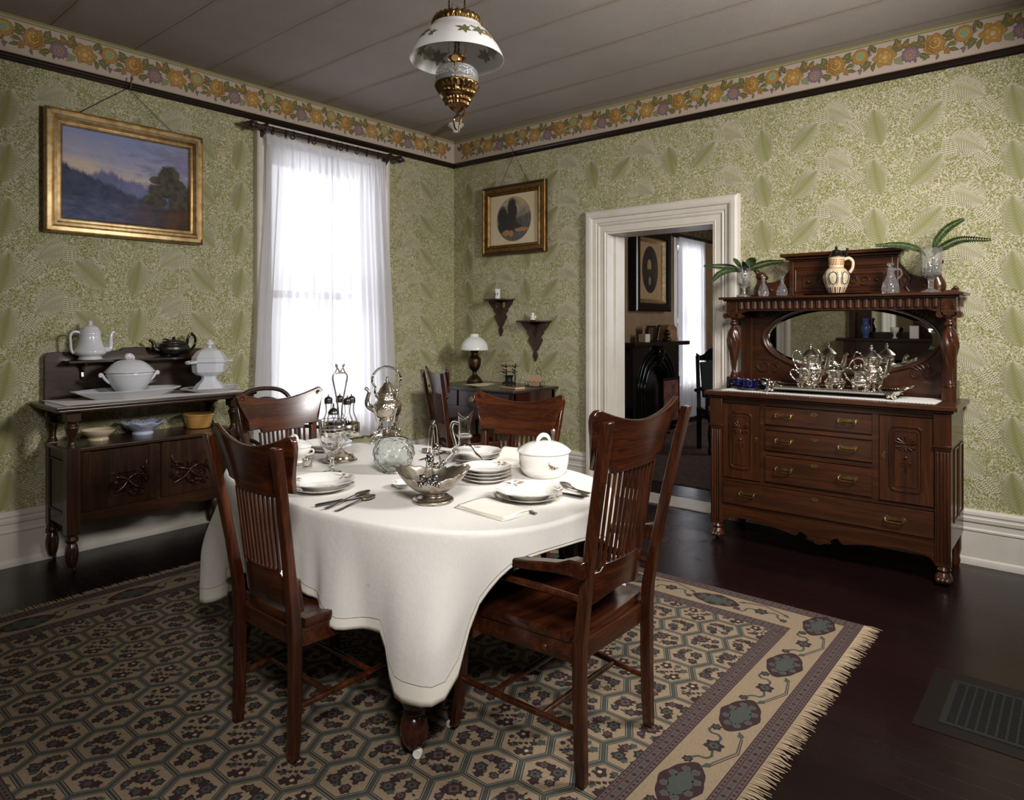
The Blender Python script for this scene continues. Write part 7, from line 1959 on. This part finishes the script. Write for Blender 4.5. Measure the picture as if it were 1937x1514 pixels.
def cup(x,y,rz,lab,sau=True):
    if sau:
        s=thing('saucer','dark blue and black saucer under the cobalt cup '+lab,'saucer',(x,y,BZ),0,'cobalt saucers'); s.scale=(1.15,1.15,1)
        mb=MB(); mb.lathe(prof([(.03,0),(.034,.002),(.052,.010),(.060,.014),(.059,.0155),(.05,.012),(.03,.005),(.0001,.0045)],24),36); sb=ob('saucer_body',mb,M['black_glaze'],s,smooth=60)
        mb=MB(); mb.lathe([(.0585,.0142),(.0605,.0147),(.0588,.0158)],36,cap=False); ob('gilt_rim',mb,M['gilt'],sb)
    c=thing('demitasse_cup','small cobalt blue cup '+lab,'cup',(x,y,BZ+.0048),rz,'cobalt demitasse cups'); c.scale=(1.3,1.3,1.2)
    mb=MB(); mb.lathe(prof([(.024,0),(.027,.004),(.029,.02),(.030,.045),(.031,.05),(.029,.05),(.027,.02),(.022,.006),(.0001,.005)],24),30); cb=ob('cup_body',mb,M['cobalt'],c,smooth=60)
    mb=MB(); mb.lathe([(.0295,.0485),(.0316,.050),(.0295,.0512)],30,cap=False); ob('gilt_rim',mb,M['gilt'],cb)
    mb=MB(); mb.tube(spline([(-.028,0,.04),(-.045,0,.042),(-.047,0,.025),(-.029,0,.014)],14),.0032,8); ob('handle',mb,M['cobalt'],cb)
cup(2.965,-.285,radians(30),'at the back left, nearest the doorway'); cup(3.065,-.365,radians(10),'at the front, left of the tray'); cup(3.115,-.225,radians(60),'at the back, beside the tray handle')
TS=1.5725
# stein on a dark tray
t=thing('dark_tray','oval dark metal tray under the stoneware stein on the sideboard shelf','tray',(3.565,-.25,TS)); mb=MB(); mb.lathe([(.0001,.003),(.9,.003),(.98,.009),(1,.010),(.98,.007),(.9,0),(.0001,0)],56,sx=.20,sy=.062); ob('tray_body',mb,M['pewter'],t,smooth=30)
t=thing('stoneware_stein','cream and blue relief stoneware stein with pewter lid on the sideboard shelf','stein',(3.565,-.25,TS+.0035),radians(15)); t.scale=(.95,.95,1.1)
ST=[(.045,0),(.048,.004),(.064,.04),(.078,.085),(.078,.105),(.066,.128),(.054,.142),(.046,.147),(.045,.16),(.047,.20),(.046,.208)]
mb=MB(); mb.lathe(prof(ST+[(.0001,.206)],50),44); bd=ob('stein_body',mb,M['stone_cream'],t,smooth=60)
def rad(z):
    P_=prof(ST,60)
    for i in range(len(P_)-1):
        if P_[i][1]<=z<=P_[i+1][1]:
            f=(z-P_[i][1])/max(1e-6,P_[i+1][1]-P_[i][1]); return lerp(P_[i][0],P_[i+1][0],f)
    return P_[-1][0]
d=MB()
for k in range(6):
    a0=TAU*k/6+.25
    def P(u,w,o,a0=a0):
        z=.088+w; r=rad(max(0,min(.206,z)))+.0012+o; a=a0+u/.078; return (r*cos(a),r*sin(a),z)
    # lobed medallion, built as rows so it follows the belly
    rows=9
    def hw_(f,s): return s*.030*(1-abs(f)**3.2)**.45
    for mi,s,o in ((2,1.12,0),(0,1.0,.0004),(2,.90,.0008)):
        for j in range(rows):
            f0,f1=-1+2*j/rows,-1+2*(j+1)/rows; w0,w1=f0*.042*s,f1*.042*s; h0,h1=hw_(f0,s),hw_(f1,s)
            d.poly([P(-h0,w0,o),P(h0,w0,o),P(h1,w1,o),P(-h1,w1,o)],mi)
    rn=random.Random(k)
    for j in range(6):
        disc(d,P,rn.uniform(-.014,.014),rn.uniform(-.026,.026),.0042,0,.0013,10,5,.3)
    for j in range(5): leaf(d,P,0,rn.uniform(-.02,.02),rn.uniform(0,6),.018,.003,0,.0015)
for k in range(26):
    a0=TAU*k/26
    def P(u,w,o,a0=a0):
        z=.004+w; r=rad(max(0,min(.206,z)))+.0012+o; a=a0+u/.055; return (r*cos(a),r*sin(a),z)
    for j in range(3):
        w0,w1=.034*j/3,.034*(j+1)/3; d.poly([P(-.0035,w0,0),P(.0035,w0,0),P(.004,w1,0),P(-.004,w1,0)],2 if k%2 else 1)
for k in range(20):
    a0=TAU*k/20
    def P(u,w,o,a0=a0): r=.0485+o; a=a0+u/.047; return (r*cos(a),r*sin(a),.180+w)
    for j in (-1,0,1): disc(d,P,.002*j,.012*j,.0052,1,.0003,9,5,.3)
for z in (.142,.149,.205): d.lathe([(rad(z)+.0004,z-.0015),(rad(z)+.002,z),(rad(z)+.0004,z+.0015)],36,cap=False,mi=1)
ob('relief_decoration',d,[M['stone_cream'],M['stone_brown'],M['stone_navy']],bd,smooth=0,fixn=False)
mb=MB(); mb.lathe(prof([(.048,.206),(.049,.212),(.040,.22),(.030,.235),(.024,.246),(.012,.25),(.007,.256),(.010,.262),(.004,.268),(.003,.274),(.0001,.28)],34),28); ob('pewter_lid',mb,M['pewter'],t,smooth=60)
mb=MB(); mb.tube(spline([(.046,0,.195),(.075,0,.20),(.096,0,.18),(.094,0,.145),(.078,0,.12)],22),.0095,10); ob('handle',mb,M['stone_cream'],t)
mb=MB(); mb.tube([(.046,0,.213),(.06,0,.222),(.062,0,.245),(.066,0,.255)],[.006,.007,.006,.009],8); ob('thumb_lift',mb,M['pewter'],t)
def cruet(name,x,lab,h,r,handle=False):
    t=thing(name,lab,'bottle' if not handle else 'jug',(x,-.245,TS),radians(20),None)
    m=M['glass_cut']; mb=MB()
    hv=.8*h
    if handle: pts=[(.9*r,0),(r,.004),(r,.25*h),(.62*r,.5*h),(.42*r,.68*h),(.50*r,.74*h),(.62*r,.80*h),(.5*r,.80*h),(.36*r,.70*h),(.0001,.2*h)]
    else: pts=[(.8*r,0),(.95*r,.01),(r,.24*h),(.72*r,.45*h),(.34*r,.66*h),(.30*r,.74*h),(.46*r,.79*h),(.34*r,.79*h),(.22*r,.7*h),(.0001,.25*h)]
    mb.lathe(prof(pts,46),28); ob('glass_body',mb,m,t,smooth=40)
    mb=MB(); mb.lathe(prof([(.24*r,.76*h),(.30*r,.82*h),(.22*r,.85*h),(.42*r,.91*h),(.36*r,.97*h),(.0001,1.0*h)],20),8); ob('stopper',mb,m,t,smooth=20)
    if handle:
        mb=MB(); mb.tube(spline([(.45*r,0,.74*h),(1.0*r,0,.78*h),(1.28*r,0,.62*h),(.8*r,0,.45*h)],18),.0055,8); ob('handle',mb,m,t)
cruet('glass_cruet',3.115,'left of the two small pear-shaped glass bottles beside the fern vase',.135,.034); cruet('glass_cruet',3.235,'right of the two small pear-shaped glass bottles, beside the scroll bracket',.135,.034)
cruet('glass_jug',3.862,'cut glass jug with handle and stopper between the stein and right fern vase',.185,.046,True)
def fern_vase(x,y,h,lab,flab,fronds,group):
    t=thing('celery_vase',lab,'vase',(x,y,TS),0,group)
    mb=MB(); r=.042*h/.2
    pts=[(1.0*r,0),(.95*r,.006),(.35*r,.016*h/.2),(.28*r,.03*h/.2),(.30*r,.055*h/.2),(.55*r,.068*h/.2),(.92*r,.085*h/.2),(1.0*r,.11*h/.2),(1.02*r,.16*h/.2),(1.18*r,.196*h/.2),(1.24*r,h),(1.17*r,h),(1.1*r,.192*h/.2),(.93*r,.15*h/.2),(.85*r,.09*h/.2),(.0001,.078*h/.2)]
    mb.lathe(prof(pts,70),48,fn=lambda a,rr,z:(rr*(1+.03*cos(16*a)*smoothstep(.06*h/.2,.08*h/.2,z)*(1-smoothstep(.15*h/.2,.18*h/.2,z))),z+(.004*cos(12*a) if z>h*.98 else 0))); ob('vase_glass',mb,M['glass_cut'],t,smooth=40)
    for i,(pts,lb) in enumerate(fronds):
        f=thing('fern_frond',lb,'fern',(x,y,TS),0,'fern fronds in the glass vases')
        sp=spline(pts,44); mb=MB(); mb.tube(sp[:],[.0022*(1-.7*k/44) for k in range(45)],6); ob('stem',mb,M['fern'],f)
        lf=MB(); up=Vector((0,0,1))
        for k in range(10,45):
            p=Vector(sp[k]); d_=(Vector(sp[min(44,k+1)])-Vector(sp[k-1])).normalized(); side=d_.cross(up)
            if side.length<.05: side=Vector((1,0,0))
            side.normalize(); q=(k-10)/35; l=.038*(sin(pi*min(1,.15+.85*(1-q)))**.6)*(.35+.65*(1-q)**.5); nrm=side.cross(d_).normalized()
            for s in (-1,1):
                a=p; sd=(side*.62+nrm*.78)*s; tip=p+sd*l+d_*l*.35+Vector((0,0,-.10*l)); m1=p+sd*l*.45+d_*(l*.15+.0075); m2=p+sd*l*.45+d_*(l*.15-.0075)
                lf.poly([tuple(a),tuple(m2),tuple(tip),tuple(m1)])
        ob('leaflets',lf,M['fern'],f,smooth=0,fixn=False,solid=.0006)
    return t
fern_vase(2.985,-.25,.205,'fluted glass celery vase with ferns at the left end of the sideboard shelf','',
 [([(0,0,.08),(-.02,0,.17),(-.08,-.01,.205),(-.16,-.03,.215),(-.25,-.06,.22)],'long fern frond arching left in front of the door casing'),
  ([(0,0,.08),(-.02,-.02,.165),(-.07,-.05,.185),(-.13,-.09,.16),(-.17,-.12,.11)],'short fern frond drooping left over the door casing'),
  ([(0,0,.08),(.02,0,.17),(.07,.0,.20),(.16,.0,.222),(.26,-.01,.225)],'fern frond arching right above the carved head'),
  ([(0,0,.08),(.0,.02,.17),(-.005,.035,.21),(-.015,.045,.23)],'stubby upright fern frond at the back of the left vase'),
  ([(0,0,.08),(.01,-.02,.19),(.03,-.05,.215),(.06,-.08,.20)],'small fern frond bending forward from the left vase'),
  ([(0,0,.08),(-.01,-.02,.19),(-.03,-.04,.235),(-.045,-.06,.25)],'small fern frond rising to the left of the left vase'),
  ([(0,0,.08),(.02,.01,.19),(.04,.01,.235),(.075,.0,.25)],'small fern frond rising to the right of the left vase')],'glass celery vases with ferns')
fern_vase(4.068,-.25,.25,'taller fluted glass celery vase with ferns at the right end of the sideboard shelf','',
 [([(0,0,.10),(-.03,0,.22),(-.09,-.01,.265),(-.17,-.02,.285),(-.27,-.04,.285)],'fern frond arching left from the tall right-hand vase'),
  ([(0,0,.10),(.01,.01,.23),(.03,.015,.30),(.08,.02,.365),(.15,.02,.405)],'tallest upright fern frond rising from the right-hand vase'),
  ([(0,0,.10),(.02,0,.22),(.07,-.01,.26),(.15,-.02,.29),(.28,-.05,.275)],'fern frond arching right from the tall right-hand vase')],'glass celery vases with ferns')

# ------------------------------------------------------------------ on the writing desk
DZ=.8605
t=thing('desk_lamp','bronze oil table lamp with white glass dome shade on the writing desk','lamp',(.505,-.245,DZ))
mb=MB(); mb.lathe(prof([(.072,0),(.074,.01),(.066,.018),(.062,.03),(.045,.05),(.024,.07),(.018,.085),(.020,.10),(.034,.115),(.050,.14),(.058,.17),(.060,.20),(.056,.215),(.042,.235),(.034,.245)],60),36); ob('lamp_base',mb,M['bronze'],t,smooth=60)
mb=MB(); mb.lathe(prof([(.028,.245),(.034,.252),(.030,.262),(.038,.272),(.034,.285),(.022,.30),(.014,.31)],30),28); ob('burner',mb,M['bronze'],t)
mb=MB(); mb.lathe(prof([(.122,.292),(.126,.296),(.125,.312),(.112,.352),(.085,.388),(.052,.410),(.040,.416),(.040,.436),(.036,.436),(.036,.412),(.05,.404),(.082,.382),(.107,.350),(.119,.312),(.119,.296)],60),48,cap=False); ob('glass_shade',mb,M['milk_glass'],t,smooth=60)
mb=MB(); mb.lathe(prof([(.018,.30),(.026,.33),(.018,.37),(.015,.46),(.014,.46),(.0165,.37),(.0245,.33),(.0165,.30)],30),20,cap=False); ob('chimney',mb,M['glass'],t,smooth=60)
mb=MB()
for a in (0,2.1,4.2): mb.tube([(cos(a)*.036,sin(a)*.036,.25),(cos(a)*.075,sin(a)*.075,.262),(cos(a)*.12,sin(a)*.12,.293)],.0025,6)
ob('shade_carrier',mb,M['bronze'],t)
t=thing('writing_paper','sheet of cream paper lying on the desk in front of the lamp','paper',(.70,-.36,DZ),radians(-8)); mb=MB(); mb.grid(lambda u,v:((u-.5)*.20,(v-.5)*.26,.001+.004*sin(u*5)*v),8,8); ob('sheet',mb,M['paper'],t,smooth=180,solid=.001)
t=thing('pen_rack','twig-like black iron pen rack holding tan pens on the desk','pen rack',(.905,-.235,DZ)); t.scale=(1.15,1.15,1.1)
mb=MB()
for k in range(9):
    a=TAU*k/9; mb.ball((cos(a)*.045,sin(a)*.035,.012),.014,8,6,sc=(1,1,.8))
mb.lathe(prof([(.05,.0),(.05,.01),(.03,.03),(.028,.06),(.034,.075),(.0001,.078)],20),16); 
for s in (-1,1):
    mb.tube(spline([(s*.035,.02,.0),(s*.045,.02,.06),(s*.04,.02,.11),(s*.05,.02,.165)],12),.005,6)
    for j in range(3): mb.tube([(s*.042,.02,.09+.025*j),(s*.05,-.01,.095+.025*j),(s*.05,-.02,.108+.025*j)],.0035,6)
ob('iron_frame',mb,M['iron'],t)
for j in range(4):
    mb=MB(); mb.tube([(-.08,-.012+.008*j,.102+.022*j),(.0,-.01+.008*j,.104+.022*j),(.095,-.012+.008*j,.108+.022*j)],[.003,.004,.002],6); ob('pen',mb,M['card'] if j%2 else M['mahog'],t)
t=thing('blotter_box','flat dark wooden box with a tan edge lying on the desk','box',(1.115,-.44,DZ),radians(-14)); mb=MB(); mb.box(-.11,.11,-.05,.05,0,.016); ob('box_body',mb,M['card'],t,smooth=0,bevel=.003); mb=MB(); mb.box(-.112,.112,-.052,.052,.0165,.021); ob('box_lid',mb,M['mahog_z'],t,smooth=0,bevel=.002)
t=thing('letter_rack','black wire letter holder on the desk holding a tan card','letter rack',(1.165,-.215,DZ),radians(-10))
mb=MB()
for y in (-.03,.03):
    for k in range(4):
        x=-.075+.05*k; mb.tube([(x,y,.0)]+[(x+.012-.016*cos(pi*j/8),y,.03+.018*sin(pi*j/8)) for j in range(9)]+[(x+.028,y,0)],.002,6)
mb.tube([(-.08,-.03,.004),(.09,-.03,.004)],.0022,6); mb.tube([(-.08,.03,.004),(.09,.03,.004)],.0022,6)
mb.tube([(0.0,.03,.0),(0.0,.034,.11),(-.012,.034,.13),(.0,.034,.155),(.025,.034,.165),(.04,.034,.145),(.05,.034,.125),(.04,.03,.0)],.002,6); mb.tube([(-.08,-.03,.004),(-.08,.03,.004)],.0022,6); mb.tube([(.09,-.03,.004),(.09,.03,.004)],.0022,6)
ob('wire_frame',mb,M['iron'],t)
t=thing('note_card','tan pointed card standing in the wire letter rack','card',(1.165,-.215,DZ+.004),radians(-10)); mb=MB(); mb.prism([(-.055,0),(-.078,.045),(-.03,.095),(.06,.10),(.085,.06),(.05,0)],-.001,.001,M=R(radians(-8),'X'),plane='xz'); ob('card_sheet',mb,M['card'],t,smooth=0)
# ------------------------------------------------------------------ light, camera
w=D.worlds.new('overcast sky'); SC.world=w; w.use_nodes=True
bg=w.node_tree.nodes['Background']; bg.inputs['Color'].default_value=(.96,.97,1,1); bg.inputs['Strength'].default_value=6.0
def area(name,loc,tgt,sx,sy,power,col=(1,1,1),spread=180):
    l=D.lights.new(name,'AREA'); l.shape='RECTANGLE'; l.size=sx; l.size_y=sy; l.energy=power; l.color=col; l.spread=radians(spread)
    o=D.objects.new(name,l); COL.objects.link(o); o.location=loc
    o.rotation_euler=(Vector(tgt)-Vector(loc)).to_track_quat('-Z','Y').to_euler(); return o
area('photo_umbrella_lamp',(5.05,-1.75,2.40),(1.9,-1.5,.9),.7,.7,100,(1,.965,.93),165)
area('photo_umbrella_lamp_low',(4.9,-4.7,2.55),(2.9,-2.5,.8),.6,.6,26,(1,.965,.93),80)
area('parlour_fill_light',(3.9,3.6,2.0),(.3,3.5,1.4),.9,1.6,60,(.95,.97,1))  # added fill lamp brightening the next room, not at its window
cd=D.cameras.new('view_camera'); cam=D.objects.new('view_camera',cd); COL.objects.link(cam); SC.camera=cam
F,Y0=1294.4,610.9
cd.sensor_fit='HORIZONTAL'; cd.sensor_width=36; cd.lens=36*F/1937
cd.shift_x=0; cd.shift_y=-(757-Y0)/1937
cd.clip_start=.05; cd.clip_end=60
cam.location=(4.747,-4.771,1.40); cam.rotation_euler=(pi/2,0,radians(40.01))
SC.view_settings.view_transform='Standard'; SC.view_settings.look='None'; SC.view_settings.exposure=-0.12; SC.view_settings.gamma=1
SC.view_settings.use_curve_mapping=False
cy=SC.cycles; cy.use_denoising=True; cy.max_bounces=16; cy.diffuse_bounces=4; cy.glossy_bounces=4; cy.transmission_bounces=16; cy.transparent_max_bounces=12
cy.sample_clamp_indirect=6; cy.caustics_reflective=False; cy.blur_glossy=.5
